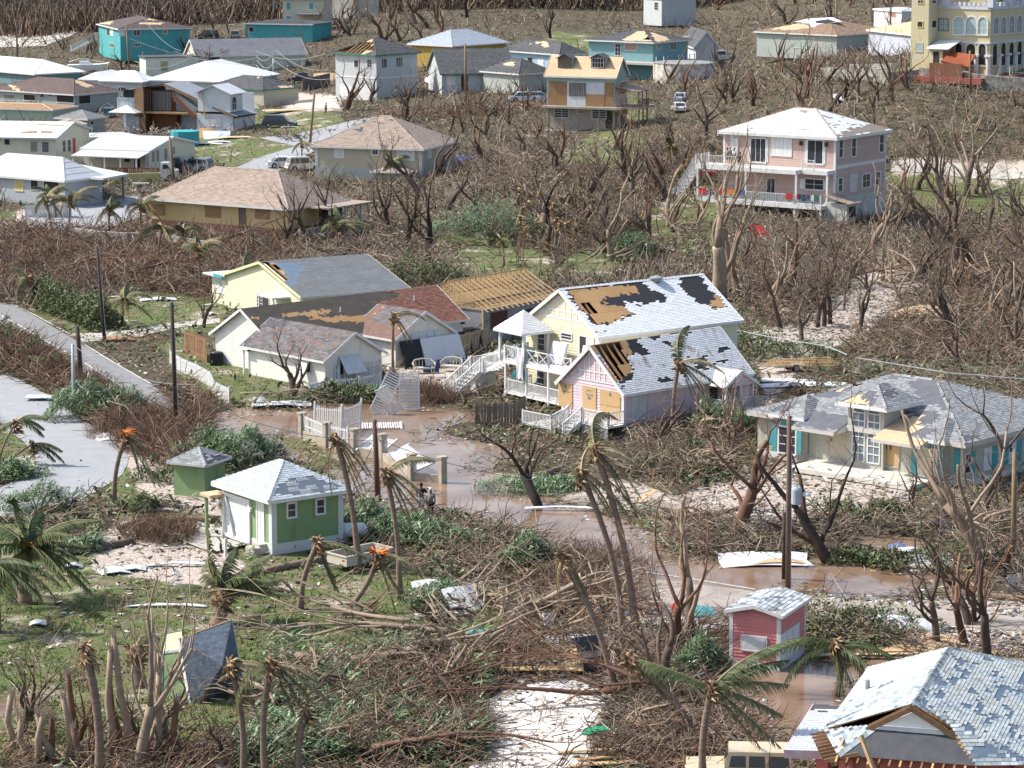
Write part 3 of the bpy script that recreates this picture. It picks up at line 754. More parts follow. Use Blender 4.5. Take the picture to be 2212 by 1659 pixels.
 def rakes(s,P,m=None,h=.2,both=False,name='bargeboard'):
  """boards along the sloping edges of a gable plane"""
  n=len(P.pts)
  for a,b,sg in((P.pts[0],P.pts[-1],-1),(P.pts[1],P.pts[2],1)):
   if sg==1 and not both and P.pts[0].x>P.pts[1].x and False:continue
   mb=MB();q=P.s*(sg*.015);z=Z3(-h/2+.03);mb.bar(a+q+z,b+q+z,.03,h);mb.bd(name,m or WH,s.rt)
 def rafters(s,key,a0,a1,t0=0,t1=None,sp=.6,m=None,w=.05,h=.14,plane=None):
  P=plane or s.P[key];a=a0;t1=P.T if t1 is None else t1
  while a<=a1:
   lo,hi=t0,t1
   while hi>lo and not(P.span(hi-.02)and P.span(hi-.02)[0]<=a<=P.span(hi-.02)[-1]):hi-=.1
   if hi-lo>.2:
    mb=MB();p,q=P.at(a,lo,-.11),P.at(a,hi,-.11);mb.bar(p,q,w,h,up=P.n);mb.bd('rafter',m or WB_,s.rt)
   a+=sp
 def box(s,name,x0,x1,y0,y1,z0,z1,m,parent=None):
  mb=MB();mb.box(x0,x1,y0,y1,z0,z1);return mb.bd(name,m,parent or s.rt)
 def bars(s,name,segs,w,m,h=None,parent=None):
  mb=MB()
  for a,b in segs:mb.bar(a,b,w,h)
  return mb.bd(name,m,parent or s.rt)
 def metal(s,key,m=None,rib=.6,rh=.035,plane=None):
  P=plane or s.P[key];mb=MB();mb.poly([p+P.n*.01 for p in P.pts],.03,P.n)
  return mb.bd('roof_sheet',m or MW,s.rt)
 def steps(s,key,m=None,cs_=.35,plane=None):
  P=plane or s.P[key];mb=MB();b=0
  while b<P.T-.02:
   b1=min(b+cs_,P.T);x0=P.span(b+.01);x1=P.span(b1-.01)
   if len(x0)>=2 and len(x1)>=2:
    mb.face([P.at(x0[0],b,.04),P.at(x0[-1],b,.04),P.at(x1[-1],b1,.012),P.at(x1[0],b1,.012)]);mb.face([P.at(x0[0],b,0),P.at(x0[-1],b,0),P.at(x0[-1],b,.04),P.at(x0[0],b,.04)])
   b=b1
  mb.poly([p for p in P.pts],.05,P.n)
  return mb.bd('roof_sheet',m or MW,s.rt)
def rl(parent,a,b,h,m,bal=.13,post=True,cross=False,name='railing',low=.08):
 """a railing between two local points: top and bottom rail with balusters as parts of it"""
 a=V3(a);b=V3(b);L=(b-a).length;mb=MB()
 mb.bar(a+Z3(h),b+Z3(h),.07,.05);mb.bar(a+Z3(low),b+Z3(low),.05,.05)
 if post:
  for p in(a,b):mb.box(p.x-.05,p.x+.05,p.y-.05,p.y+.05,p.z-.02,p.z+h+.08)
 o=mb.bd(name,m,parent)
 if cross:
  n=max(1,round(L/1.))
  for i in range(n):
   p=a+(b-a)*(i/n);q=a+(b-a)*((i+1)/n);u=Z3(low);t=Z3(h)
   c=MB();c.bar(p+u,q+t,.035);c.bar(p+t,q+u,.035);c.bar(p+(b-a)*.0+u,p+t,.05);c.bd('cross_brace',m,o)
 else:
  n=max(1,int(L/bal));me=None
  for i in range(1,n):
   p=a+(b-a)*(i/n)
   if me is None:
    c=MB();c.box(-.018,.018,-.018,.018,low,h);me=c.mesh('baluster',m)
   meshobj('baluster',me,o,tuple(p))
 return o
def stairs(parent,top,bot,wdir,wid,m,n=8,name='stair',rail=True,stepm=None):
 top=V3(top);bot=V3(bot);w=V3(wdir).normalized()*wid
 mb=MB()
 for q in(Z3(0),w):mb.bar(top+q-Z3(.12),bot+q-Z3(.05),.05,.25)
 o=mb.bd(name,m,parent)
 d=(bot-top);hd=V3((d.x,d.y,0))/n
 for i in range(n):
  p=top+d*((i+.5)/n);c=MB();c.poly([p-hd*.5,p+hd*.5,p+hd*.5+w,p-hd*.5+w],.04,(0,0,1));c.bd('step',stepm or m,o)
 if rail:
  for q in(Z3(0),w):rl(parent,top+q,bot+q,.95,m,.16,name='stair_railing')
 return o
def merge(main,wing):
 """wing's parts join the main house"""
 bpy.context.view_layer.update()
 from mathutils import Matrix
 A=Matrix.Translation(main.rt.location)@Matrix.Rotation(main.ang,4,'Z');B=Matrix.Translation(wing.rt.location)@Matrix.Rotation(wing.ang,4,'Z')
 Mx=A.inverted()@B
 for ch in list(wing.rt.children):ch.parent=main.rt;ch.matrix_basis=Mx@ch.matrix_basis
 bpy.data.objects.remove(wing.rt)
def gframe(H,gw,rise,m,zb,zt,n=6):
 """applied half-timber grid in a gable on the L wall"""
 f=H.wm('L');mb=MB();D_=H.Dp;he=H.he
 def wid(z):k=max(0,(z-he)/rise)*D_/2;return k,D_-k
 for z in(zb,(zb+zt)/2):
  a,b=wid(z+.1);mb.box(a+.15,b-.15,.03,.06,z,z+.1,M=f)
 for i in range(1,n):
  y=D_*(.22+.56*i/n);k=min(y,D_-y)/(D_/2)*rise+he-.25
  mb.box(y-.05,y+.05,.03,.055,zb,max(zb+.1,min(k,zt+1.2)),M=f)
 for sg in(0,1):
  y0=D_/2;y1=.35 if sg==0 else D_-.35
  mb.bar(f(y0,.045,he+rise-.35),f(y1,.045,he-.15),.03,.16)
 mb.bd('gable_trim',m,H.rt)
#pink cottage
YEL=mat('pale_yellow_siding',(.72,.66,.47),.7,(.64,.58,.4),1.5,tint=.05,streak=((1.5,1.5,.3),(.5,.46,.36),.6,.8));PNK=mat('pale_pink_siding',(.66,.52,.56),.7,(.58,.46,.5),1.5,tint=.05,streak=((1.5,1.5,.3),(.45,.37,.38),.6,.8))
H=House('cottage','pink clapboard cottage with torn white shingle roof and plywood on its gable',*Y(Zm,1097,942,2103,792,545,858),3.15,0.1,oh=.35)
P0c=H;rise=H.on('L',Zm(828,602))[1]-3.15
H.walls(mat('pink_wall',(.64,.5,.54),.8),base=.85,basem=mat('grey_block',(.3,.3,.3),.9),gable='x',gh=rise-.1,lap=.2,lapm=PNK)
H.gable(rise,'x',.35)
r1=H.pst('R',Y(Zm,895,575,1065,560,1090,650,1080,700,1085,760,1095,830,1040,865,980,770,905,680))
osb_=[H.pst('R',Y(Zm,830,600,1100,555,1155,640,1120,700,1160,790,1100,860,1030,880,940,760))]
felt_=[H.pst('R',q)for q in(Y(Zm,1000,560,1215,545,1225,620,1300,660,1270,690,1180,660,1130,700,1130,790,1160,830,1090,925,1040,880,1060,600),Y(Zm,1270,535,1370,530,1370,570,1300,575),Y(Zm,1330,865,1470,850,1450,880,1330,885),Y(Zm,1640,690,1710,690,1715,810,1620,770),Y(Zm,1795,620,1860,620,1850,660,1800,670),Y(Zm,2010,735,2090,730,2100,790,2030,780),Y(Zm,1400,590,1460,590,1450,615,1395,610),Y(Zm,1550,515,1600,515,1590,530,1550,530),Y(Zm,1800,455,1850,450,1960,600,1940,610,1880,520),Y(Zm,1425,510,1500,508,1500,518,1425,520))]
H.sf('R',W1,.15,.3,felt=felt_,osb=osb_,holes=[r1],osbm=OSB,sg_=260,drop=.1)
H.sf('B',W1,.3,.6)
H.rafters('R',.9,6.6,.6,None,.62,WB_,.06,.18)
for P in H.P.values():H.rakes(P,WH,.24,both=True)
H.eaves(WH,.18,'R');H.corner(WH,.16,.85,3.15)
gframe(H,0,rise,WH,3.3,3.3+rise*.48,7)
SPRAY=mat('spray_paint',(.03,.13,.16),.8,(.05,.2,.22),4)
GLY={'0':['111','101','101','101','111'],'1':['010','110','010','010','111'],'4':['101','101','111','001','001'],'5':['111','100','111','001','111'],'6':['111','100','111','101','111'],'7':['111','001','010','010','010'],'8':['111','101','111','101','111'],'A':['010','101','111','101','101'],'B':['110','101','110','101','110'],'C':['011','100','100','100','011'],'O':['010','101','101','101','010'],'H':['101','101','111','101','101'],'R':['110','101','110','101','101'],'D':['110','101','101','101','110'],'W':['101','101','111','111','101'],'E':['111','100','110','100','111'],'L':['100','100','100','100','111'],'T':['111','010','010','010','010'],'.':['000','000','000','000','010'],'G':['011','100','101','101','011'],'I':['010','010','010','010','010'],'N':['101','111','111','111','101'],'S':['011','100','010','001','110'],'U':['101','101','101','101','111'],'o':['000','010','101','101','010'],'l':['010','010','010','010','010'],'w':['000','101','101','111','111'],'e':['000','010','111','100','011'],'Y':['101','101','010','010','010'],' ':['000']*5}
def ltr(txt,place,size,m,parent,name='lettering',gap=.3):
 """block strokes from a 3x5 grid; place(x, z) gives the local point and stays a hair proud of its surface"""
 mb=MB();px=size/5;x=0
 for ch in txt:
  g=GLY.get(ch,GLY.get(ch.upper(),GLY[' ']))
  for r_,row in enumerate(g):
   for c_,b in enumerate(row):
    if b=='1':mb.face([place(x+c_*px,(5-r_-1)*px),place(x+(c_+1)*px,(5-r_-1)*px),place(x+(c_+1)*px,(5-r_)*px),place(x+c_*px,(5-r_)*px)])
  x+=px*(3+gap*3)
 return mb.bd(name,m,parent)
fL=H.wm('L')
for i,(tl,br,tx)in enumerate([(*Y(Zm,620,880,725,1075),['8','Yellow']),(*Y(Zm,797,905,900,1108),['Lot 7','Yellow','Rd']),(*Y(Zm,925,932,1078,1165),['8'])]):
 a0,a1,z0,z1=H.rect('L',tl,br);mb=MB();mb.box(a0,a1,.03,.055,max(z0,1.),z1,M=fL);o=mb.bd('plywood_board',PLY,H.rt)
 sb=MB();sb.box(a0+.02 if i else a0+.05,a0+.16,.055,.08,max(z0,1.),z1,M=fL)
 if i==2:sb.box(a0,a1,.055,.08,z0+.85,z0+.93,M=fL)
 sb.bd('batten',PLY,o)
 z=z1-.32
 for t_ in tx:
  sz=.2 if len(t_)<3 else.13;a_=(a0+a1)/2+len(t_)*sz*.36
  ltr(t_,lambda x,zz,a_=a_,z=z:fL(a_-x,.083,z+zz),sz,SPRAY,o);z-=.26
r=H.rect('R',*Y(Zm,1160,955,1247,1135));H.win('R',(r[0],r[1],1.05,r[3]),'shutter',pm=mat('pale_shutter',(.55,.62,.64),.6),out=.06,name='shuttered_window')
a,z=H.on(('R',-1.6),Zm(1840,860));a2=a+2.1;pz=2.55
PG=MB();mb=MB()
x0,x1,y0=a-.3,a+3.,-1.9;xm=(x0+x1)/2;pr=1.
pl=Plane([(x0,.6,pz),(x0,y0,pz),(xm,y0,pz+pr),(xm,.6+1.6,pz+pr)]);pl2=Plane([(x1,y0,pz),(x1,.6,pz),(xm,2.2,pz+pr),(xm,y0,pz+pr)])
H.sf(0,mat('loose_white_membrane',(.66,.66,.64),.8,(.5,.49,.46),2),.3,.6,plane=pl,drop=.2,seed=4,fname='roof_membrane');H.sf(1,W1,.2,.4,plane=pl2,seed=4)
for P_,q in((pl,1),(pl2,0)):
 mb=MB();A_p,B_p=(pl.pts[1],pl.pts[2])if q else(pl2 .pts[0],pl2 .pts[3]);mb.bar(A_p+V3((0,-.02,-.06)),B_p+V3((0,-.02,-.06)),.04,.2);mb.bd('bargeboard',WH,H.rt)
mb=MB();mb.poly([(xm-.9,y0+.08,pz-.02),(x1-.2,y0+.08,pz-.02),(xm,y0+.08,pz+pr-.12)],.06,(0,-1,0));mb.bd('gable_panel',PNK,H.rt)
H.box('porch_room',xm+.1,x1-.3,y0+.35,0,.85,pz,PNK)
for x in(x0+.35,xm+.1,x1-.35):H.box('post',x-.07,x+.07,y0+.15,y0+.29,-.1,pz,WH)
H.box('porch_floor',x0,x1-.2,y0,0,.7,.84,WH);H.box('doorway',x0+.5,x0+1.3,-.04,-.0,.85,2.6,DI)
rl(H.rt,(x0+.1,y0+.1,.85),(x1-.3,y0+.1,.85),.85,WH);rl(H.rt,(x0+.1,y0+.1,.85),(x0+.1,-.1,.85),.85,WH)
rl(H.rt,(x1-.3,y0+.1,.85),(x1+1.3,y0+.1,.1),.85,WH)
yA=H.on(('L',-1.5),Zm(1095,1085))[0];dk=.84
H.box('deck',-1.5,0,-.1,H.Dp*.62,dk-.12,dk,WH);H.box('deck_skirt',-1.45,-1.4,0,H.Dp*.42,.0,dk-.12,mat('grey_skirt',(.34,.35,.36),.9))
rl(H.rt,(-1.45,-.05,dk),(-1.45,H.Dp*.4,dk),.9,WH);rl(H.rt,(-.05,-.05,dk),(-1.45,-.05,dk),.9,WH)
stairs(H.rt,(-1.5,H.Dp*.42,dk),(-3.1,H.Dp*.42,0),(0,1,0),1.15,WH,5)
H.box('lattice_ramp',-3.,-.1,H.Dp*.62,H.Dp+.6,.35,.42,mat('ramp_board',(.55,.54,.52),.8));rl(H.rt,(-3.,H.Dp*.64,.42),(-3.,H.Dp+.6,.42),.85,WH);rl(H.rt,(-1.5,H.Dp*.62,dk),(-3.,H.Dp*.64,.42),.85,WH)
mb=MB();mb.tube([H.P['R'].at(8.5,2.2,-.1),H.P['R'].at(8.5,2.2,.1)+Z3(.5)],.05,8);mb.bd('vent_pipe',WH,H.rt)
#yellow two-storey cottage
H=House('cottage','pale yellow two-storey cottage with half its white roof stripped to sheathing',*Y(Zm,912,528,1898,388,430,402),5.3,0.1,oh=.35)
HY=H;rise=H.on('L',Zm(648,194))[1]-5.3
H.walls(mat('yellow_wall',(.7,.64,.45),.8),base=.3,gable='x',gh=rise-.1,lap=.19,lapm=YEL)
H.gable(rise,'x',.35)
osb_=[H.pst('R',q)for q in(Y(Zm,665,200,1160,165,1220,225,1040,240,930,265,960,310,1090,320,1160,385,1030,420,1000,445,890,458,780,340),Y(Zm,1755,240,1800,250,1845,330,1760,345,1735,290),Y(Zm,890,500,960,500,960,515,900,520))]
holes_=[H.pst('R',q)for q in(Y(Zm,740,270,810,262,850,300,890,330,930,360,925,410,860,425,800,350),)]
felt_=[H.pst('R',q)for q in(Y(Zm,650,195,1210,140,1300,195,1420,255,1400,300,1200,310,1110,290,1100,330,1165,385,1040,430,990,450,880,470),Y(Zm,1490,95,1630,72,1750,220,1830,320,1760,335,1690,300,1600,280,1590,235,1500,180),Y(Zm,1335,135,1360,135,1360,160,1335,160))]
H.sf('R',W2,.15,.3,felt=felt_,osb=osb_,holes=holes_,sg_=260)
H.sf('B',W2,.3,.6);H.rafters('R',.6,4.6,.8,3.6,.62,WB_,.06,.18)
H.caps([(H.P['R'].at(0,H.P['R'].T),H.P['R'].at(H.P['R'].S,H.P['R'].T))],W2)
for P in H.P.values():H.rakes(P,WH,.24,both=True)
H.eaves(WH,.18,'R');H.corner(WH,.16,.3,5.3);gframe(H,0,rise,WH,5.75,5.75+rise*.42,7)
mb=MB();c=H.P['R'].at(*H.pst('R',[Zm(1338,140)])[0],.0)
mb.tube([c,c+Z3(.22)],[.28,.28],12);mb.tube([c+Z3(.22),c+Z3(.3),c+Z3(.42)],[.5,.5,.12],14);mb.bd('roof_vent',mat('grey_metal',(.28,.31,.31),.5),H.rt)
H.win('L',H.rect('L',*Y(Zm,643,518,716,572)),'glass',nx=1,ny=2);H.win('L',H.rect('L',*Y(Zm,470,512,517,650)),'door_glass',nx=1,ny=3)
H.win('L',H.rect('L',*Y(Zm,778,540,825,690)),'hole',name='doorway');H.win('L',H.rect('L',*Y(Zm,838,555,878,610)),'door')
H.win('L',H.rect('L',*Y(Zm,465,800,515,945)),'door_glass',nx=1,ny=3)
mb=MB();f=H.wm('R')
for(p,q)in(Y(Zm,1190,525,1370,505),Y(Zm,1375,505,1545,465)):
 r=H.rect('R',p,q);o=MB();o.box(r[0],r[1],.03,.05,r[2],r[3],M=f);ob=o.bd('house_sign',mat('sign_board',(.62,.6,.55),.8),H.rt)
 ltr('IIGII' if p[0]>600 else 'IEII',lambda x,z,r=r:f(r[0]+.3+x,.053,r[2]+.1+z),(r[3]-r[2])*.7,mat('blue_letter',(.03,.06,.3),.6),ob,'sign_mark')
y1=H.Dp;zd=2.75;dx=-2.6
ya,_=H.on(('L',dx),Zm(535,760));yb,_=H.on(('L',dx),Zm(212,740));zd=H.on(('L',dx),Zm(365,745))[1]
ylo=-.2;yhi=yb
H.box('upper_deck',dx,0,ylo,yhi,zd-.25,zd,WH);H.box('lower_deck',dx,0,ylo,yhi,.45,.6,WH)
ymid=ya;ys_=[ylo+.1,ymid,(ymid+yhi)/2,yhi-.1]
for y in ys_:H.box('post',dx+.02,dx+.16,y-.07,y+.07,0,zd-.25,WH)
for k,(p,q)in enumerate(zip(ys_,ys_[1:])):rl(H.rt,(dx+.09,p,zd),(dx+.09,q,zd),.95,WH,cross=True);rl(H.rt,(dx+.09,p,.6),(dx+.09,q,.6),.85,WH)
rl(H.rt,(dx+.09,yhi-.1,.6),(-.3,yhi-.1,.6),.85,WH);rl(H.rt,(dx+.09,yhi-.1,zd),(-.6,yhi-.1,zd),.95,WH)
tz=H.on(('L',dx),Zm(365,522))[1];tyh=H.on(('L',dx),Zm(165,495))[0];tyl=H.on(('L',dx),Zm(365,522))[0]
tyl=tyh-3.3;X0t,X1t=dx-.35,dx+2.4;ap=((X0t+X1t)/2,(tyh+tyl)/2,tz+1.35)
q4=[(X0t,tyl,tz),(X1t,tyl,tz),(X1t,tyh,tz),(X0t,tyh,tz)]
for i in range(4):H.sf(i,W2,.16,.32,plane=Plane([q4[i],q4[(i+1)%4],ap]),seed=i)
for i in range(4):
 mb=MB();mb.bar(V3(q4[i])-Z3(.07),V3(q4[(i+1)%4])-Z3(.07),.03,.18);mb.bd('fascia',WH,H.rt)
for x,y in((X0t+.35,tyl+.3),(X1t-.3,tyl+.3),(X0t+.35,tyh-.3),(X1t-.3,tyh-.3)):H.box('post',x-.07,x+.07,y-.07,y+.07,zd,tz,WH)
lz=1.55;L1=(dx+.2,yhi+2.4,lz)
stairs(H.rt,(dx+.1,yhi,zd),(dx+.1,yhi+2.6,lz),(1,0,0),1.1,WH,7)
H.box('landing',dx-.1,dx+1.4,yhi+2.6,yhi+4.,lz-.12,lz,WH);H.box('stair_base',dx,dx+1.3,yhi+2.7,yhi+3.9,0,lz-.12,mat('lattice_white',(.55,.55,.54),.8))
rl(H.rt,(dx-.1,yhi+4.,lz),(dx+1.4,yhi+4.,lz),.9,WH);rl(H.rt,(dx-.1,yhi+3.7,lz),(dx-.1,yhi+4.,lz),.9,WH)
stairs(H.rt,(dx-.1,yhi+2.6,lz),(dx-2.4,yhi+2.6,.05),(0,1,0),1.1,WH,7)
def mts(name,label,c,rz,tilt,w=1.35,l=1.9,th=.22,m=None,roll=0,group=None):
 mb=MB();n,k=7,9
 for s_ in(0,1):
  for i in range(n):
   for j in range(k):
    def P(a,b):x=(a/n-.5)*w;y=(b/k)*l;e=min(a,n-a,b,k-b);return(x,y,(th if s_ else 0)+(0.018*sin(a*2.5)*cos(b*2.3)if s_ else 0)-(.03 if e==0 and s_ else 0))
    q=[P(i,j),P(i+1,j),P(i+1,j+1),P(i,j+1)];mb.face(q if s_ else q[::-1])
 mb.box(-w/2,w/2,0,l,.0,th*.86)
 o=mb.bd(name,m or mat('mattress_ticking',(.66,.68,.72),.8,(.56,.58,.63),8,bump=.3,bscale=25),None)
 o.location=c;o.rotation_euler=(tilt,roll,rz);tag(o,label,'mattress',group);return o
bpy.context.view_layer.update()
def LW(H,x,y,z):return H.o+H.ex*x+H.ey*y+Z3(z)
p_=H.on(('L',-.45),Zm(650,690));mts('mattress','white mattress leaning on the yellow wall of the upper deck',LW(H,-1.,p_[0],zd+.02),H.ang-pi/2,rad(72),1.5,1.5)
p_=H.on(('L',-.3),Zm(830,690));mts('mattress','small white mattress leaning in the upper doorway of the yellow cottage',LW(H,-.5,p_[0],zd+.02),H.ang-pi/2,rad(76),.9,1.5)
p_=H.on(('L',-1.6),Zm(340,640))
def sofa(name,label,c,rz,m,w=1.8):
 t=thing(name,label,'sofa',c,rz)
 q=MB();q.box(-w/2,w/2,-.35,.35,.12,.42);q.bd('seat',m,t);q=MB();q.box(-w/2,w/2,.22,.4,.42,.85);q.bd('backrest',m,t)
 for x in(-w/2,w/2-.16):q=MB();q.box(x,x+.16,-.35,.38,.15,.62);q.bd('armrest',m,t)
 return t
sofa('sofa','pale blue sofa under the turret roof of the upper deck',LW(H,-1.5,p_[0],zd),H.ang-pi/2,mat('pale_teal_fabric',(.42,.55,.55),.85))
mb=MB();pts=[]
yq=H.on(('L',dx),Zm(350,700))[0]
for i in range(9):
 for j in range(5):pts.append((dx-.08-.05*sin(j*2.1+i*.4)-.02*i,yq+.42-j*.18+.06*sin(i*.7+j),zd+1.05-i*.28*(1-.1*(j%2))))
for i in range(8):
 for j in range(4):a=i*5+j;mb.face([pts[a],pts[a+1],pts[a+6],pts[a+5]])
o=mb.bd('bed_sheet',mat('white_cloth',(.66,.66,.7),.9),None);o.location=H.o;o.rotation_euler=(0,0,H.ang);tag(o,'white bed sheet hanging over the upper deck rail by the turret post','sheet')
mb=MB();mb.lathe([(.55,0),(.6,.12),(.3,.5),(.1,.62)],10);o=mb.bd('float_toy',mat('turquoise_plastic',(.05,.5,.52),.4),None);o.location=LW(H,-1.4,H.on(('L',-1.4),Zm(330,820))[0],1.5);tag(o,'turquoise beach float caught beside the lower deck','float')
#white stuccoed house with two front gables
STU=mat('cream_stucco',(.74,.73,.68),.85,(.68,.67,.61),1.2,streak=((1,1,.2),(.56,.53,.45),.62,.8),bump=.15,bscale=40)
H=House('bungalow','cream stucco bungalow with torn brown roof and two front gables',*Q(1,1,138,1300,1915,1082),T(0,1,1715,1207),2.45,.05,oh=.4)
HB=H;rise=H.on('L',T(0,1,2025,992))[1]-2.45
H.walls(STU,gable='x',gh=rise-.12);H.gable(rise,'x',.3)
px=lambda*a:[T(1,1,*q)for q in a]
osb_=[H.pst('R',px((215,1050),(300,1045),(640,1005),(640,1045),(530,1060),(580,1080),(1025,1058),(1020,1080),(950,1120),(700,1130),(560,1110),(450,1105),(500,1070),(230,1080))),H.pst('R',px((-60,1080),(30,1082),(30,1095),(-60,1095)))]
felt_=[H.pst('R',px((-400,950),(1100,855),(1260,885),(1190,920),(1050,960),(1030,1060),(970,1200),(500,1400),(-200,1400),(-500,1150))),]
H.sf('R',SH_RED,.16,.34,felt=felt_,osb=osb_,feltm=FELTDG,jit=.3);H.sf('B',SH_RED,.3,.6)
for P in H.P.values():H.rakes(P,WH,.2,both=True)
H.eaves(WH,.16,'R')
for q in((730,1040),(1365,940)):
 s_,t_=H.pst('R',[T(1,1,*q)])[0];mb=MB();c=H.P['R'].at(s_,t_);mb.tube([c,c+Z3(.4)],.05,8);mb.bd('vent_pipe',WH,H.rt)
r=H.rect('R',*Q(1,1,1770,1115,1795,1140));H.box('wall_lamp',r[0],r[1],-.12,0,r[2],r[3],mat('dark_metal',(.04,.03,.03),.5))
A=House('wing','x',*Q(1,1,590,1442,1295,1392),T(0,1,2075,1302),2.35,.05,oh=.35,fixrot=H.ang);ra=A.on('R',T(1,1,912,1198))[1]-2.35
A.walls(STU,gable='y',gh=ra-.1,y1=A.Dp*.97);A.gable(ra,'y',.3)
A.sf('L',ramp_tint('torn_brown_shingle',[(.1,.092,.098),(.14,.13,.135),(.175,.165,.17),(.12,.11,.11),(.2,.115,.09)],.8,3),.16,.34,drop=.35,felt=[A.pst('L',px((90,1110),(280,1110),(270,1170),(100,1160)))],feltm=FG_)
A.sf('F',SH_RED,.25,.5)
for P in A.P.values():A.rakes(P,WH,.2,both=False)
A.eaves(WH,.16,'L');fR=A.wm('R')
def awning(H,wall,r,tilt=.75,n=3,m=None,nm='storm_shutter'):
 a0,a1,z0,z1=r;H.win(wall,(a0+.1,a1-.1,z0,z1-.05),'hole',fw=.03,name='window');f=H.wm(wall);L=(z1-z0)*1.15;mb=MB()
 for i in range(n):
  x0=a0+(a1-a0)*i/n+.015;x1=a0+(a1-a0)*(i+1)/n-.015
  mb.poly([f(x0,L*sin(tilt),z1-L*cos(tilt)),f(x1,L*sin(tilt),z1-L*cos(tilt)),f(x1,.05,z1+.05),f(x0,.05,z1+.05)],.03,(0,0,1))
 mb.bd(nm,m or mat('pale_panel',(.58,.62,.66),.55,(.5,.54,.58),2),H.rt)
 bb=MB()
 for x in[a0+(a1-a0)*i/n for i in range(n+1)]:bb.bar(f(x,L*sin(tilt),z1-L*cos(tilt)+.01),f(x,.05,z1+.06),.035)
 bb.bar(f(a0,L*sin(tilt),z1-L*cos(tilt)+.01),f(a1,L*sin(tilt),z1-L*cos(tilt)+.01),.035);bb.bd('shutter_frame',WH,H.rt)
awning(A,'R',A.rect('R',*Q(1,1,715,1425,885,1555)),.7)
awning(A,'L',A.rect('L',*Q(1,1,400,1430,480,1560)),.6,1)
awning(A,'L',A.rect('L',*Q(0,1,2110,1310,2175,1380)),.9,1)
A.box('post',-.3,-.2,A.Dp-.1,A.Dp,0,2.3,WH)
merge(H,A)
B=House('wing','x',*Q(1,1,1200,1258,1790,1192,1035,1222),2.35,.05,oh=.35,fixrot=H.ang,dpt=5.5);rb=B.on('R',T(1,1,1485,1022))[1]-2.35
B.walls(STU,gable='y',gh=rb-.1);B.gable(rb,'y',.3)
B.sf('L',MATS['torn_brown_shingle'],.16,.34,drop=.15,tintf=lambda u,v,r_:.9+.1*r_.random()if v<.45 or u<.2 else r_.random()*.8);B.sf('F',SH_RED,.25,.5)
for P in B.P.values():B.rakes(P,WH,.2)
B.eaves(WH,.16,'L')
f=B.wm('R');r=B.rect('R',*Q(1,1,1335,1215,1600,1345));mb=MB();tl=.35
for i in range(4):
 x0=r[0]+(r[1]-r[0])*i/4+.02;x1=r[0]+(r[1]-r[0])*(i+1)/4-.02;mb.poly([f(x0,.25,r[2]-.1),f(x1,.25,r[2]-.1),f(x1,.06,r[3]),f(x0,.06,r[3])],.03,(0,-1,.5))
mb.bd('storm_shutter',MATS['pale_panel'],B.rt)
mb=MB();mb.tube([f(B.Wd+.2,.2,2.1),f(B.Wd-.35,.12,1.85),f(B.Wd-.4,.06,1.7),f(B.Wd-.4,.06,0)],.045,6);mb.bd('downpipe',WH,B.rt)
LWb=lambda x,y,z:LW(B,x,y,z)
BK=mat('black_mesh',(.012,.013,.018),.6);FRM=WH
def leaner(lab,tl,br,m,cat,name,off=.6,fr=True):
 a0,a1,z0,z1=B.rect(('R',-off*.5),tl,br);z0=.05;mb=MB()
 mb.poly([(a0,-off-.3,z0),(a1,-off-.3,z0),(a1,-.42,z1),(a0,-.42,z1)],.14,(0,-1,.3));o=mb.bd(name,m,None);o.location=B.o;o.rotation_euler=(0,0,B.ang);tag(o,lab,cat);return o
leaner('black mattress base leaning at the left end of the cream wall',*Q(1,1,1245,1290,1420,1480),BK,'mattress','mattress',.8)
QLT=mat('mattress_ticking',(.66,.68,.72),.8,(.56,.58,.63),8,bump=.3,bscale=25)
leaner('white quilted mattress leaning second from the left on the cream wall',*Q(1,1,1420,1270,1600,1450),QLT,'mattress','mattress',1.)
leaner('white quilted mattress leaning beside the board fence on the cream wall',*Q(1,1,1600,1245,1760,1430),QLT,'mattress','mattress',1.)
merge(H,B)
#green garage cottage
GRN=mat('green_stucco',(.23,.335,.165),.85,(.2,.295,.14),1.2,bump=.15,bscale=30,streak=((1.2,1.2,.25),(.16,.21,.12),.6,.8));WST=mat('white_stucco',(.62,.64,.63),.8,(.55,.57,.56),1.5)
H=House('garage','small green garage with pale hipped roof and printed underlay on one side',*Y(Zl,603,387,1035,327,308,292),3.05,.12,oh=.45)
HG_=H;ap_=H.o;D_=H.Dp;W_=H.Wd
rise=1.55
for _ in range(4):
 H.hip(rise,0.5);q=LW(H,*H.P['R'].pts[2]);rise+=(PX(q)[1]-Zl(675,183)[1])/18.
H.walls(GRN,base=.55,basem=WST);H.hip(rise,.5)
osb_=[];felt_=[H.pst('R',Y(Zl,655,300,700,270,760,262,830,262,880,285,960,300,985,325,900,335,780,350,650,352,620,370,610,365,640,325))]
H.sf('L',SH_PALEBLUE,.16,.32,sg_=200);H.sf('R',SH_PALEBLUE,.16,.32,felt=felt_,feltm=mat('dark_underlay',(.1,.125,.155),.6,(.13,.16,.19),2),jit=.2);H.sf('F',SH_PALEBLUE,.3,.6);H.sf('B',SH_PALEBLUE,.3,.6)
H.hipcaps(SH_PALEBLUE);H.eaves(WH,.2)
UW=mat('underlay_print',(.62,.66,.68),.6)
P=H.P['R']
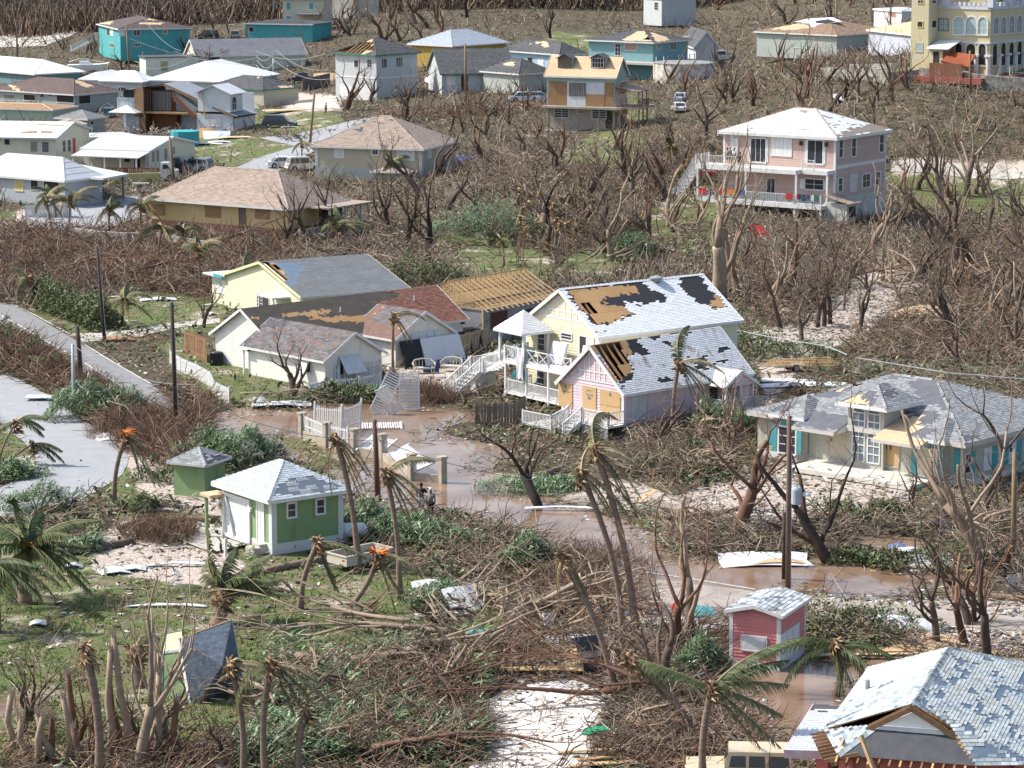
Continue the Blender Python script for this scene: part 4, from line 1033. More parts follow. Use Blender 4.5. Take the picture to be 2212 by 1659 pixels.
for(x,y)in((690,300),(740,275),(700,330),(790,320),(850,270),(880,318),(760,340)):
 s_,t_=H.pst('R',[Zl(x,y)])[0];ltr('GRACE',lambda a,z,s_=s_,t_=t_:P.at(s_+a*.9+z*.5,t_+z*.9,.012),.19,UW,H.rt,'printed_name')
 mb=MB()
 for k in range(2):mb.face([P.at(s_+.0,t_-.08-.09*k,.012),P.at(s_+.75,t_-.08-.09*k,.012),P.at(s_+.75,t_-.05-.09*k,.012),P.at(s_+.0,t_-.05-.09*k,.012)])
 mb.bd('printed_line',UW,H.rt)
H.corner(WST,.28,.55,3.)
for tl,br in(Y(Zl,698,402,736,462),Y(Zl,845,382,882,444)):H.win('R',H.rect('R',tl,br),'glass',nx=1,ny=2,fw=.1,out=.07)
H.win('L',H.rect('L',*Y(Zl,546,395,580,606)),'door',fw=.09)
r=H.rect('L',*Y(Zl,385,355,505,548));H.win('L',(r[0],r[1],.35,r[3]),'garage',pm=mat('garage_white',(.7,.72,.72),.6),fw=.2,out=.12,lm=None)
H.box('recess_wall',-.02,0,r[1]-.9,r[1],.35,r[3],GRN);
mb=MB();mb.bar((-.12,r[1]-1.,.3),(-.1,r[1]-.15,r[3]),.12);mb.bd('fallen_trim',WST,H.rt)
for yy in(r[0]-.35,r[1]+.25):H.box('wall_lamp',-.2,-.02,yy-.08,yy+.08,2.,2.22,WH)
H.box('step',-.9,0,.4,1.3,.0,.35,CONC);H.box('step',-.5,0,.5,1.2,.35,.5,CONC)
H.box('porch_roof',-1.,.1,H.Dp-.3,H.Dp+.8,2.35,2.5,OP);H.box('porch_post',-.85,-.7,H.Dp+.4,H.Dp+.55,0,2.35,GRN);H.box('bollard',-2.4,-2.28,.9,1.02,0,1.,WH)
H=House('shed','small green utility shed with grey pyramid roof beside the hedge',*Q(0,2,1780,708,1995,632,1443,672),2.,.1,oh=.3)
rise=.9
for _ in range(4):H.hip(rise,0);rise+=(PX(LW(H,*H.P['R'].pts[2]))[1]-T(0,2,1745,545)[1])/17
H.walls(GRN);H.hip(rise,0)
H.sf('L',SG,.16,.32,seed=2);H.sf('R',SG,.16,.32,drop=.55,seed=3,feltm=FG_,felt=[H.pst('R',Q(0,2,1850,600,1960,620,1800,690))]);H.sf('F',SG,.3,.6);H.sf('B',SG,.3,.6);H.hipcaps(SG);H.eaves(FS,.12)
#coral-pink shed by the flooded road
CORAL=mat('coral_siding',(.62,.23,.21),.75,(.56,.2,.19),1.5,tint=.05)
H=House('shed','coral pink shed with louvred vents standing by the flooded road',*Q(3,3,130,352,340,180),T(2,3,1845,288),2.75,-.05,oh=.25)
H.walls(CORAL,base=.45,basem=WST,lap=.16,lapm=CORAL);H.P={}
X0,X1,Y0,Y1=-.25,H.Wd+.25,-.25,H.Dp+.25;H.P['R']=None
pl=Plane([(X0,Y0,2.75),(X1,Y0,2.75),(X1,(Y0+Y1)/2,3.1),(X0,(Y0+Y1)/2,3.1)]);pl2=Plane([(X1,Y1,2.75),(X0,Y1,2.75),(X0,(Y0+Y1)/2,3.1),(X1,(Y0+Y1)/2,3.1)])
SHP=ramp_tint('patchy_shingle',[(.12,.15,.16),(.5,.53,.55),(.58,.6,.62),(.2,.24,.25),(.44,.47,.49)],.8,3)
H.sf(0,SHP,.2,.4,plane=pl,drop=.15);H.sf(1,SHP,.2,.4,plane=pl2,drop=.2)
mb=MB();mb.poly([(0,0,2.72),(0,H.Dp,2.72),(0,H.Dp/2,3.02)][::-1],.05,(-1,0,0));mb.bd('gable_panel',CORAL,H.rt)
for a_,b_ in(((X0,Y0,2.7),(X1,Y0,2.7)),((X0,Y1,2.7),(X0,(Y0+Y1)/2,3.05)),((X0,Y0,2.7),(X0,(Y0+Y1)/2,3.05))):
 mb=MB();mb.bar(a_,b_,.03,.15);mb.bd('fascia',WH,H.rt)
H.corner(WH,.12,.45,2.75)
def louvre(H,wall,r,n=12,cols=1):
 a0,a1,z0,z1=r;g_=H.wm(wall);wo=getattr(H,'wo',0)+.01;f=lambda a,o,z:g_(a,o+wo,z);o=H.win(wall,r,'hole',fw=.07,name='louvred_vent');mb=MB()
 for c in range(cols):
  x0=a0+(a1-a0)*c/cols+.02;x1=a0+(a1-a0)*(c+1)/cols-.02
  for k in range(n):z=z0+(z1-z0)*(k+.2)/n;mb.poly([f(x0,.05,z),f(x1,.05,z),f(x1,.015,z+(z1-z0)/n*.75),f(x0,.015,z+(z1-z0)/n*.75)],.01,(0,0,1))
 mb.bd('louvres',WH,o)
louvre(H,'R',(lambda q:(q[0],q[1],.55,q[3]-.1))(H.rect('R',*Q(3,3,100,500,250,620))),12,3)
louvre(H,'L',H.rect('L',*Q(2,3,1995,515,2195,650)),12,1)
#wrecked shed lying on its side (roof faces the camera)
base=G(D(455,1510));t=thing('toppled_shed','small green shed thrown on its side, blue-grey roof facing out','shed',base,0)
d0=base.y
def q(x,y,dy=0,tl=(0,3)):return AY(T(tl[0],tl[1],x,y),d0+dy)-base
A1,A2,A3,A4,apx=q(1550,545,0),q(1665,1180,-.6),q(2110,990,1.4),q(2000,385,2.),q(1915,775,-1.3)
SHB=mat('slate_blue_shingle',(.115,.15,.195),.8,(.085,.11,.145),3,tint=.25)
class _H:pass
hh=House.__new__(House);hh.rt=t;hh.P={}
for i,(a,b)in enumerate(((A1,A2),(A2,A3),(A3,A4),(A4,A1))):
 P=Plane([a,b,apx])
 P.n=(b-a).cross(apx-a).normalized();P.n=P.n if P.n.y<0 else-P.n;P.t=P.n.cross(P.s);P.t=P.t if P.t.dot(apx-a)>0 else-P.t
 P.st=[((p-P.o).dot(P.s),(p-P.o).dot(P.t))for p in P.pts];P.S=max(x for x,y in P.st);P.T=max(y for x,y in P.st)
 hh.sf(i,SHB,.13,.26,plane=P,seed=i,drop=.12,feltm=FG_)
nrm=(A2-A1).cross(A4-A1).normalized();nrm=nrm if nrm.y>0 else-nrm
for a,b,m_ in((A1,A2,WH),(A2,A3,WH),(A3,A4,FS),(A4,A1,PO)):
 mb=MB();mb.bar(a+nrm*.06,b+nrm*.06,.06,.2,up=nrm);mb.bd('fascia',m_,t)
B1_,B2_=q(1400,660,.6),q(1395,1095,.1);wl=(q(1560,640,.1),q(1610,1070,-.4))
mb=MB();mb.poly([B1_,B2_,wl[1],wl[0]],.12,(-.3,-1,.2));mb.bd('wall',GRN,t)
mb=MB();mb.poly([B1_+V3((.12,-.02,-.25)),B1_*.45+B2_*.55+V3((.1,-.02,0)),wl[0]*.45+wl[1]*.55+V3((-.05,-.03,0)),wl[0]+V3((-.05,-.03,-.22))],.04,(-.3,-1,.2));mb.bd('plywood_panel',PO,t)
mb=MB();mb.poly([B1_,wl[0],wl[0]+V3((-.1,2.,.35)),B1_+V3((0,1.8,.35))],.1,(0,0,1));mb.bd('wall_side',mat('yellow_green_panel',(.55,.6,.3),.8),t)
mb=MB();mb.bar(B2_,wl[1],.08,.12);mb.bar(B1_,wl[0],.08,.12);mb.bar(B1_,B2_,.08,.12);mb.bd('trim',WH,t)
#big grey-green house with tall arched windows
TAUPE=mat('taupe_stucco',(.47,.46,.39),.85,(.42,.41,.35),1.2,bump=.12,bscale=30);TEAL=mat('teal_shutter',(.07,.33,.36),.6,(.06,.28,.31),2)
H=House('villa','taupe villa with two tall arched windows, teal shutters and patchy grey hip roof',*Y(Zr,1815,640,2560,430,362,405),2.75,.15,oh=.5)
rise=2.2
for _ in range(5):H.hip(rise);rise+=(PX(LW(H,*H.P['L'].pts[2]))[1]-Zr(1680,205)[1])/17
H.walls(TAUPE,base=.28,basem=WH);H.hip(rise)
P_=Y(Zr,1215,152,1665,200)
zp=lambda*a:[Zr(*q)for q in a]
FG=mat('slate_felt',(.13,.135,.155),.8,(.09,.095,.11),2,None,.4,15)
osb_=[H.pst('L',q)for q in(zp((820,270),(1000,190),(1100,190),(1090,240),(960,275)),zp((1200,470),(1500,445),(1480,500),(1420,535),(1190,510)),zp((1210,155),(1275,155),(1260,175),(1215,172)))]
felt_=[H.pst('L',q)for q in(zp((760,300),(960,200),(1215,150),(1400,175),(1680,200),(1760,330),(1700,420),(1560,370),(1480,330),(1440,200),(1200,200),(1040,270),(900,330)),zp((1180,470),(1280,400),(1500,420),(1640,430),(1640,470),(1500,540),(1190,520)))]
H.sf('L',SG,.16,.34,felt=felt_,osb=osb_,feltm=FG,osbm=OP,jit=.6,drop=.08)
H.sf('R',SG,.16,.34,drop=.06,felt=[H.pst('R',zp((1760,600),(1860,570),(1900,600),(1830,640)))],feltm=FG);H.sf('B',SG,.3,.6);H.sf('F',SG,.3,.6)
H.hipcaps(SG,.2);H.eaves(mat('pale_fascia',(.58,.54,.5),.7),.3);fL=H.wm('L')
H.box('frieze',-.04,0,0,H.Dp,2.3,2.75,mat('pale_frieze',(.6,.58,.54),.8));H.box('frieze',0,H.Wd,-.04,0,2.3,2.75,MATS['pale_frieze'])
dxb=-.35
yr=H.on(('L',dxb),Zr(1250,700))[0];yl=H.on(('L',dxb),Zr(1005,700))[0];zt=H.on(('L',dxb),Zr(1010,352))[1]
mb=MB();mb.box(dxb,1.5,yr,yl,0,zt);mb.bd('bay_wall',TAUPE,H.rt)
for c in((1050,375,1118,760),(1155,388,1222,775)):
 r=H.rect(('L',dxb),Zr(c[0],c[1]),Zr(c[2],c[3]));z1=r[3];rad_=(r[1]-r[0])/2
 H.win(('L',dxb),r,'glass',nx=2,ny=1,fw=.07,arch=True,pm=mat('curtained_glass',(.14,.17,.2),.3,(.2,.23,.26),2))
 f=H.wm('L',dxb);mb=MB()
 for k in range(1,7):z=r[2]+(z1-rad_-r[2])*k/6;mb.box(r[0],r[1],.02,.06,z-.03,z+.03,M=f)
 mb.bd('transom',WH,H.rt)
 mb=MB();mb.poly([f((r[0]+r[1])/2+.09,.05,z1+.05),f((r[0]+r[1])/2-.09,.05,z1+.05),f((r[0]+r[1])/2-.16,.05,z1+.38),f((r[0]+r[1])/2+.16,.05,z1+.38)],.05,(-1,0,0));mb.bd('keystone',WH,H.rt)
e0,e1=yr-.6,yl+.6;xf=dxb-.55;ez=zt;pk=(1.8,(e0+e1)/2,zt+1.);pf=(0.9,(e0+e1)/2,zt+1.)
plA=Plane([(xf,e1,ez),(xf,e0,ez),pf]);plB=Plane([(xf,e0,ez),(3.,e0,ez),pk,pf]);plC=Plane([(3.,e1,ez),(xf,e1,ez),pf,pk])
H.P['bay']=plA;H.P['bay2']=plB;H.P['bay3']=plC
H.sf(0,SG,.16,.34,plane=plA,osb=[[(.2,.1),(plA.S*.62,.1),(plA.S*.6,.45),(plA.S*.45,.5),(plA.S*.4,1.),(plA.S*.28,1.)]],osbm=OP,feltm=FG,felt=[[(plA.S*.25,0),(plA.S*.75,0),(plA.S*.62,1.2),(plA.S*.4,1.4)]],jit=.3)
H.sf(1,SG,.16,.34,plane=plB,drop=.1,felt=[[(1.2,.9),(2.6,.9),(2.6,1.5),(1.3,1.6)]],feltm=FG);H.sf(2,SG,.2,.4,plane=plC)
H.caps([(plA.pts[1],plA.pts[2]),(plA.pts[0],plA.pts[2]),(pf,pk)],SG)
for a_,b_ in((plA.pts[0],plA.pts[1]),(plB.pts[0],plB.pts[1])):mb=MB();mb.bar(V3(a_)-Z3(.1),V3(b_)-Z3(.1),.03,.24);mb.bd('fascia',WH,H.rt)
def leanto(nm,ya,yb,xo,z0,z1,m,osbm=None,**k):
 pl=Plane([(xo,yb,z0),(xo,ya,z0),(.6,ya,z1),(.6,yb,z1)]);H.sf(7,m,.16,.34,plane=pl,osbm=osbm,**k)
 mb=MB();mb.bar(V3((xo,yb,z0-.08)),V3((xo,ya,z0-.08)),.03,.2);mb.bd('fascia',MATS['pale_fascia'],H.rt)
 for y in(ya,yb):mb=MB();mb.poly([(xo+.05,y,z0-.1),(.3,y,z0-.1),(.3,y,z1-.15)],.05,(0,-1,0));mb.bd('end_board',WH,H.rt)
yll=H.on(('L',-1.5),Zr(640,440))[0];
leanto('x',yl+.05,yll,-1.7,2.45,3.2,SG,drop=.3,felt=[[(0,.3),(yll-yl,.3),(yll-yl,2.2),(0,2.2)]],feltm=FG,osbm=OP)
yrr=H.on(('L',-1.5),Zr(1520,520))[0]
leanto('x',yrr,yr-.05,-1.7,2.45,3.2,None,osbm=OP,osb=[[(-1,-1),(9,-1),(9,9),(-1,9)]])
for cx,wdt,zz,kk in((Zr(600,400),3.,2.9,0),(Zr(1560,545),2.8,2.75,1)):
 yc=H.on(('L',-.6),cx)[0];a_,b_=yc-wdt/2,yc+wdt/2;xo=-.95;top=(1.4,yc,zz+1.05);
 for i,pl in enumerate((Plane([(xo,b_,zz),(xo,a_,zz),top]),Plane([(xo,a_,zz),(2.6,a_,zz),top]),Plane([(2.6,b_,zz),(xo,b_,zz),top]))):
  H.sf(i+2,SG,.16,.34,plane=pl,drop=.2,felt=[[(0,.2),(1.4,.2),(1.6,1.2),(.6,1.2)]]if i==0 else None,feltm=FG)
 mb=MB();mb.bar(V3((xo,b_,zz-.1)),V3((xo,a_,zz-.1)),.03,.22);mb.bar(V3((xo,a_,zz-.1)),V3((1,a_,zz-.1)),.03,.22);mb.bd('fascia',WH,H.rt)
 mb=MB();n=8;x1=-.6
 P3=[(0,a_+.3),(x1,a_+.75),(x1,b_-.75),(0,b_-.3)]
 for i in range(3):
  p,q_=P3[i],P3[i+1];nn=V3((-(q_[1]-p[1]),q_[0]-p[0],0));nn=nn if nn.x<0 or nn.dot(V3((-1,0,0)))>=0 else-nn
  mb.poly([(p[0],p[1],0),(q_[0],q_[1],0),(q_[0],q_[1],zz),(p[0],p[1],zz)],.1,nn)
 mb.bd('bay_wall',TAUPE,H.rt)
 f=H.wm('L',x1);r=(yc-.62,yc+.62,.5,2.1)
 H.win(('L',x1),r,'board' if kk else 'glass',pm=PLYPALE if kk else None,fw=.1,nx=2,ny=3)
 mb=MB();mb.poly([f(yc+cos(pi*k/8)*.5,.06,2.25+sin(pi*k/8)*.5)for k in range(9)],.04,(-1,0,0));mb.bd('fanlight',TEAL,H.rt)
 for s_ in(-1,1):mb=MB();mb.box(yc+s_*.95-.17,yc+s_*.95+.17,.03,.08,.5,2.1,M=f);mb.bd('shutter',TEAL,H.rt)
BLK=mat('black_spray',(.02,.02,.02),.8)
for(tl,br,arch,m_,txt,inset)in((*Y(Zr,885,495,1012,745),True,PLYPALE,'E',0),(*Y(Zr,1255,545,1358,800),True,PLY,'II',0),(*Y(Zr,630,515,700,690),False,PLYPALE,'H15',0)):
 r=H.rect('L',tl,br);H.win('L',r,'board',pm=m_,fm=TAUPE,arch=arch,fw=.06)
 ltr(txt,lambda x,z,r=r:fL(r[1]-.12-x,.045,(r[2]+r[3])/2-.1+z),.4 if txt!='E' else.22,BLK,H.rt)
for c in((1460,630,1492,812),(1740,670,1770,850),(708,525,742,705),(462,560,495,640)):
 r=H.rect('L',Zr(c[0],c[1]),Zr(c[2],c[3]));mb=MB();mb.box(r[0],r[1],.0,.06,r[2],r[3],M=fL);mb.bd('shutter',TEAL,H.rt)
for c in((1850,670,1875,750,'s'),(1940,640,1985,720,'b'),(1992,630,2025,740,'s'),(2065,612,2100,730,'s'),(2110,600,2150,720,'b'),(2160,600,2190,725,'s'),(1815,655,1845,760,'g')):
 r=H.rect('R',Zr(c[0],c[1]),Zr(c[2],c[3]))
 if c[4]=='s':mb=MB();mb.box(r[0],r[1],0,.06,.7,2.,M=H.wm('R'));mb.bd('shutter',TEAL,H.rt)
 elif c[4]=='b':H.win('R',(r[0],r[1],.7,2.),'board',pm=WH,fw=.06);
 else:H.win('R',(r[0],r[1],.8,1.9),'glass',nx=1,ny=2)
r=H.rect('R',*Y(Zr,2110,670,2130,690));ltr('6',lambda x,z:(r[0]+x,-.06,r[2]+z),.4,BLK,H.rt)
H.box('terrace',-3.1,0,yrr-.3,yll*.93,.02,.3,mat('tiled_terrace',(.6,.58,.52),.6,(.54,.52,.46),3))
#grey shingle house at the lower right corner (custom planes)
def Wz(p,z):return W(p,z)
ori=Wz(T(3,3,600,1545),0.);t=thing('house','damaged house with big blue-grey patchy shingle roof at the lower right corner','house',ori,0)
HH=House.__new__(House);HH.rt=t;HH.P={};HH.o=ori;HH.ex=V3((1,0,0));HH.ey=V3((0,1,0));HH.ang=0
L_=lambda p,z:Wz(p,z)-ori
zr,ze=4.8,3.
ra,rb=L_(T(3,3,1265,1100),zr),L_(T(3,3,1565,625),zr);rd=(rb-ra).normalized();per=V3((rd.y,-rd.x,0))
hw=4.4
c1=L_(T(3,3,480,1325),ze);c2=L_(T(3,3,862,797),ze)
c3=rb+rd*4.4+per*hw;c3 .z=ze;c4=ra-rd*.9+per*hw;c4 .z=ze
f1=L_(T(3,3,600,1545),ze+.02);f2=L_(T(3,3,1800,1640),ze+.02)
fd_=(f2-f1).normalized();gc=ra-rd*.35+Z3(-.85);g1=gc-fd_*1.35;g2=gc+fd_*1.35
plL=Plane([c2,c1,ra,rb]);plR=Plane([c4,c3,rb,ra]);plF=Plane([f1,f2,g2,g1]);plB=Plane([c3,c2,rb])
plL2=Plane([c1,f1,g1]);plR2=Plane([f2,c4,ra,g2])
def shade(lo,hi):return lambda u,v,r_:lo+(hi-lo)*r_.random()
HH.sf(0,SH_MIX,.17,.34,plane=plL,sg_=300,drop=.1,feltm=BLUEFELT,felt=[[(plL.S*.45,plL.T*.35),(plL.S*.5,plL.T*.35),(plL.S*.5,plL.T*.5),(plL.S*.45,plL.T*.5)]],tintf=lambda u,v,r_:.42+.2*r_.random()if u<.5+.15*nz2(v*6,u*3)else min(1,max(0,.4+.5*nz2(u*8,v*6)+.4*(r_.random()-.5))),jit=.5)
HH.sf(1,SH_MIX,.14,.3,plane=plR,drop=.52,feltm=BLUEFELT,osb=None,felt=[[(-1,-1),(-.9,-1),(-.9,-.9)]],tintf=lambda u,v,r_:min(1,max(0,.45+.5*nz2(u*9,v*5)+.35*(r_.random()-.5))))
HH.sf(2,SH_MIX,.17,.34,plane=plB,drop=.2,feltm=BLUEFELT);HH.sf(3,None,plane=plF,felt=[[(-5,-5),(50,-5),(50,50),(-5,50)]],feltm=FG_)
HH.sf(4,SH_MIX,.17,.34,plane=plL2,drop=.4,felt=[[(0,0),(.1,0),(.1,.1)]],feltm=FG_);HH.sf(5,SH_MIX,.17,.34,plane=plR2,drop=.4,felt=[[(0,0),(.1,0),(.1,.1)]],feltm=BLUEFELT)
HH.caps([(g2,ra),(ra,rb),(f1,g1),(c3,rb),(c2,rb)],SH_MIX,.36,.28)
mb=MB();nn=(-rd).to_tuple();v_=Z3(1)
gb=ra-rd*.5;mb.poly([gb-per*1.15-v_*.82,gb+per*1.15-v_*.82,gb-v_*.22],.06,nn);mb.bd('gable_panel',WH,t)
mb=MB();mb.poly([gb-rd*.1-per*1.25-v_*.98,gb-rd*.1+per*1.25-v_*.98,gb-rd*.1+per*1.2-v_*.8,gb-rd*.1-per*1.2-v_*.8],.06,nn);mb.bd('sill_board',WH,t)
for sg in(-1,1):
 for k in range(2):mb=MB();o_=-rd*(.3+.35*k);mb.bar(ra+o_-v_*.04,ra+o_+per*(sg*1.7)-v_*1.02,.06,.2);mb.bd('rafter',WB_,t)
for k in range(14):
 p=f1+(f2-f1)*(k/13);mb=MB();mb.bar(p-rd*.35+Z3(-.25),p+rd*1.2+Z3(.25),.07,.2);mb.bd('rafter_tail',WB_ if k%3 else WN_,t)
for k in range(9):
 p=c1+(f1-c1)*(k/8);mb=MB();mb.bar(p-per*.5+Z3(-.3),p+per*.8+Z3(.1),.06,.16);mb.bd('rafter_tail',WB_,t)
mb=MB();a_=f1+(f2-f1)*.34;mb.bar(a_+V3((-.3,-.6,-.7)),a_+V3((-.9,.0,.9)),.16,.12);mb.bd('loose_lumber',WN_,t)
w=MB()
for p,q_ in((c2,c1),(c1,f1),(f1,f2),(f2,c4),(c4,c3),(c3,c2)):
 d=(q_-p).normalized();i=V3((-d.y,d.x,0))*.45
 w.poly([(p.x+i.x,p.y+i.y,-.3),(q_.x+i.x,q_.y+i.y,-.3),(q_.x+i.x,q_.y+i.y,ze-.15),(p.x+i.x,p.y+i.y,ze-.15)],.15,(d.y,-d.x,0))
CP_=mat('salmon_stucco',(.6,.22,.19),.85,(.54,.19,.17),1.5);w.bd('wall',CP_,t)
for a_,b_ in((c2,c1),):mb=MB();mb.bar(a_+Z3(-.08),b_+Z3(-.08),.03,.18);mb.bd('fascia',WH,t)
s_,t_=6.,1.9;mb=MB();c=plL.at(plL.S*.42,plL.T*.22);mb.tube([c,c+Z3(.4)],.1,8);mb.bd('vent_pipe',mat('grey_pipe',(.35,.38,.4),.5),t)
W4=[L_(T(3,3,140,1505),2.6),L_(T(3,3,505,1515),2.6),L_(T(3,3,640,1120),2.95),L_(T(3,3,392,1108),2.95)]
plW=Plane(W4);HH.sf(6,mat('smooth_white_shingle',(.58,.62,.68),.8,(.5,.54,.6),3,tint=.06),.2,.4,plane=plW,drop=.05,feltm=FG_,felt=[[(0,plW.T*.9),(9,plW.T*.9),(9,9),(0,9)]])
mb=MB();mb.bar(W4[0]+V3((0,-.02,-.14)),W4[1]+V3((0,-.02,-.14)),.04,.34);mb.bar(W4[0]+Z3(-.1),W4[3]+Z3(-.1),.04,.25);mb.bd('fascia',mat('pink_white',(.66,.52,.54),.7),t)
mb=MB();a_,b_,c_,d_=[V3((p.x,p.y,0))for p in W4];
for p,q_ in((a_+V3((1.3,.45,0)),b_+V3((0,.45,0))),(a_+V3((1.3,.45,0)),d_+V3((.6,-.4,0)))):mb.poly([p+Z3(-.3),q_+Z3(-.3),q_+Z3(2.4),p+Z3(2.4)],.12,(0,-1,0)if q_.x>p.x+1 else(-1,0,0))
mb.bd('wing_wall',CP_,t)
#unfinished house with open trusses
H=House('unfinished_house','unfinished grey block house with bare new roof trusses',T(1,1,1975,1025),T(2,1,430,900),T(1,1,1665,985),2.7,.05,oh=.3,dpt=7.5)
GB=mat('raw_block',(.27,.28,.29),.9,(.22,.23,.24),1.5,bump=.2,bscale=20);H.walls(GB);H.gable(1.9,'x',.1);P=H.P['R'];PB=H.P['B']
zr_=H.he+1.9;n=16
for i in range(n):
 x=-.1+(H.Wd+.2)*i/(n-1);t_=thing
 o=MB();e=H.P['R'].pts[0].z;D_=H.Dp
 o.bar((x,-.5,e+.05),(x,D_/2,zr_),.05,.1,up=(0,0,1));o.bar((x,D_+.5,e+.05),(x,D_/2,zr_),.04,.05);o.bar((x,-.2,H.he+.05),(x,D_+.2,H.he+.05),.04,.07)
 for y0,y1,z1 in((D_*.3,D_*.3,.6),(D_*.7,D_*.7,.6),(D_*.5,D_*.5,1.),(D_*.3,D_*.5,1.),(D_*.7,D_*.5,1.)):o.bar((x,y0,H.he+.05),(x,y1,H.he+1.9*z1-.05),.03,.05)
 o.bd('truss',WN_,H.rt)
for y,z in((.9,H.he+.55),(D_/2,zr_+.05),(2.4,H.he+1.2)):mb=MB();mb.bar((-.2,y,z),(H.Wd+.2,y,z),.05,.1);mb.bd('batten',WG if y<1 else WN_,H.rt)
H.box('end_post',-.12,.0,.0,.12,0,2.7,WN_)
r=H.rect('R',*Q(1,1,2025,1045,2170,1160));H.win('R',r,'hole',pm=mat('rubble_dark_red',(.16,.06,.04),.9,(.03,.02,.02),6),fw=.03,fm=WG)
r=H.rect('R',*Q(2,1,95,1020,230,1085));H.win('R',r,'hole',pm=MATS['rubble_dark_red'],fw=.03,fm=WG)
#pale yellow-green house with grey roof
LEM=mat('lemon_stucco',(.62,.63,.45),.85,(.55,.56,.4),1.5)
H=House('house','pale lemon house with broad grey shingle roof torn open at its left edge',*Q(1,1,385,900,1300,815),T(0,1,1975,700),2.7,.05,oh=.3)
rise=H.on('L',T(1,1,20,615))[1]-2.7;rise=1.9
H.walls(LEM,gable='x',gh=rise-.1);H.gable(rise,'x',.3)
px=lambda*a:[T(1,1,*q)for q in a]
H.sf('R',mat('slate_grey_shingle',(.2,.215,.225),.85,(.155,.165,.175),.7,tint=.08),.16,.34,felt=[H.pst('R',px((120,600),(330,610),(440,640),(340,760),(360,800),(200,830),(150,700)))],holes=[H.pst('R',px((20,600),(170,620),(220,665),(290,770),(200,775),(120,690)))],feltm=BLUEFELT,jit=.3,drop=.03)
H.sf('B',SG,.3,.6);H.rafters('R',.2,2.6,.5,None,.62,WB_,.06,.16);H.eaves(FS,.15,'R')
for P in H.P.values():H.rakes(P,mat('lemon_trim',(.66,.7,.4),.7),.22)
H.box('side_wing',.3,4,H.Dp,H.Dp+3.2,-.2,2.3,LEM);H.box('wing_roof',-.3,4.4,H.Dp,H.Dp+3.8,2.3,2.42,FS);H.win(('L',.3),(H.Dp+.6,H.Dp+2.4,.9,2.),'shutter');H.win('L',(H.Dp*.5,H.Dp*.5+1.,.8,1.9),'glass',ny=4,nx=1)
H.box('porch_roof',-1.6,0,2.2,5.2,2.2,2.32,FS);H.box('post',-1.5,-1.38,2.3,2.42,0,2.2,WH);H.box('post',-1.5,-1.38,5.,5.12,0,2.2,WH)
H.win('L',(6.2,7.4,.9,1.9),'hole');H.box('turquoise_board',-.4,-.3,H.Dp-.4,H.Dp+1.4,2.35,2.6,mat('turquoise_paint',(.05,.38,.42),.6))
#torn-open two-storey house
PB_=mat('pale_blue_white_wall',(.58,.62,.66),.8,(.52,.56,.6),1);LUM=mat('interior_brown',(.2,.085,.04),.85,(.12,.05,.025),2);RG=mat('grey_blue_roofing',(.3,.33,.37),.8,(.24,.27,.31),.8)
H=House('house','torn-open two-storey house with grey roof, dormer and exposed rooms',*Q(0,0,2018,990,2215,955,955,975),3.,.2,oh=.0,fixrot=rad(68),width=6.5)
D_,W_=H.Dp,H.Wd;yl=lambda x:H.on('L',T(0,0,x,950))[0];zl=lambda y,x=1200:H.on('L',T(0,0,x,y))[1];f=H.wm('L');fR=H.wm('R')
yA,yB,yr_,zr_=yl(1700),yl(1240),yl(1400),zl(725,1400)
H.box('wall',0,.15,0,yA,-.4,3.,PB_);H.box('wall',0,W_,0,.15,-.4,3.,PB_);H.box('back_wall',W_-.15,W_,.15,D_,-.4,5.6,PB_)
H.box('wall',0,.15,yB,D_,-.4,5.9,PB_);H.box('wall',0,W_,D_-.15,D_,-.4,5.9,PB_);H.box('side_partition',.15,W_,yB,yB+.15,-.4,6.2,LUM)
H.box('black_panel',-.03,0,yl(1165),D_,zl(845),zl(775),FELT);H.box('plywood_panel',-.05,0,yB,yl(1165),zl(1010),6.3,PO);H.box('plywood_panel',-.05,0,yB-.3,yl(1200),0,2.6,PO)
H.win('L',H.rect('L',*Q(0,0,1018,848,1143,958)),'shutter',pm=mat('pale_shutter',(.55,.62,.64),.6),out=.1)
H.box('floor',.2,W_-.2,yA-1,yB,2.75,3.,PO);H.box('inner_wall',3.2,3.35,yA,yB,0,5.6,PB_);H.box('cupboard',1.8,3.1,yl(1470),yB-.2,.2,2.6,LUM);H.box('inner_door',3.1,3.2,yl(1425),yl(1380),3.,5.2,mat('orange_brown_door',(.34,.12,.04),.7))
for i in range(12):y=yB-.15-i*.32;H.box('stud',1.+.1*(i%3),1.12+.1*(i%3),y-.05,y+.05,3.,5.9,WG)
H.bars('stair_wall',[((2.6,yl(1440),5.),(2.6,yl(1620),3.))],.2,WH,1.2);H.box('inner_door',3.1,3.19,yl(1670),yl(1605),0,2.3,WH)
pR=Plane([(-.5,-.6,2.8),(W_+.5,-.6,2.8),(W_+.5,yr_,zr_),(.8,yr_,zr_)]);pB=Plane([(W_+.5,D_+.5,5.7),(-.5,D_+.5,5.7),(.6,yr_,zr_),(W_+.5,yr_,zr_)]);H.P={'R':pR,'B':pB}
H.sf('R',RG,.5,1.4,panels=True,osbm=PO);H.sf('B',None,osb=[[(-9,-9),(99,-9),(99,99),(-9,99)]],osbm=LUM)
for k in range(3):H.bars('torn_rafter',[((-.4+.35*k,-.2+.3*k,2.7),(.5+.3*k,yr_,zr_-.15))],.14,WB_,.22)
H.bars('hanging_rafter',[((-.5,yl(1790),2.4),(-.4,yl(1755),6.2))],.16,WN_,.1);H.bars('rake_sheet',[((-.3,yl(1700),2.4),(-.2,yl(1500),5.4))],.1,LUM,.5)
H.win('L',H.rect('L',*Q(0,0,1805,1005,1910,1090)),'shutter',pm=FS)
a=W_;
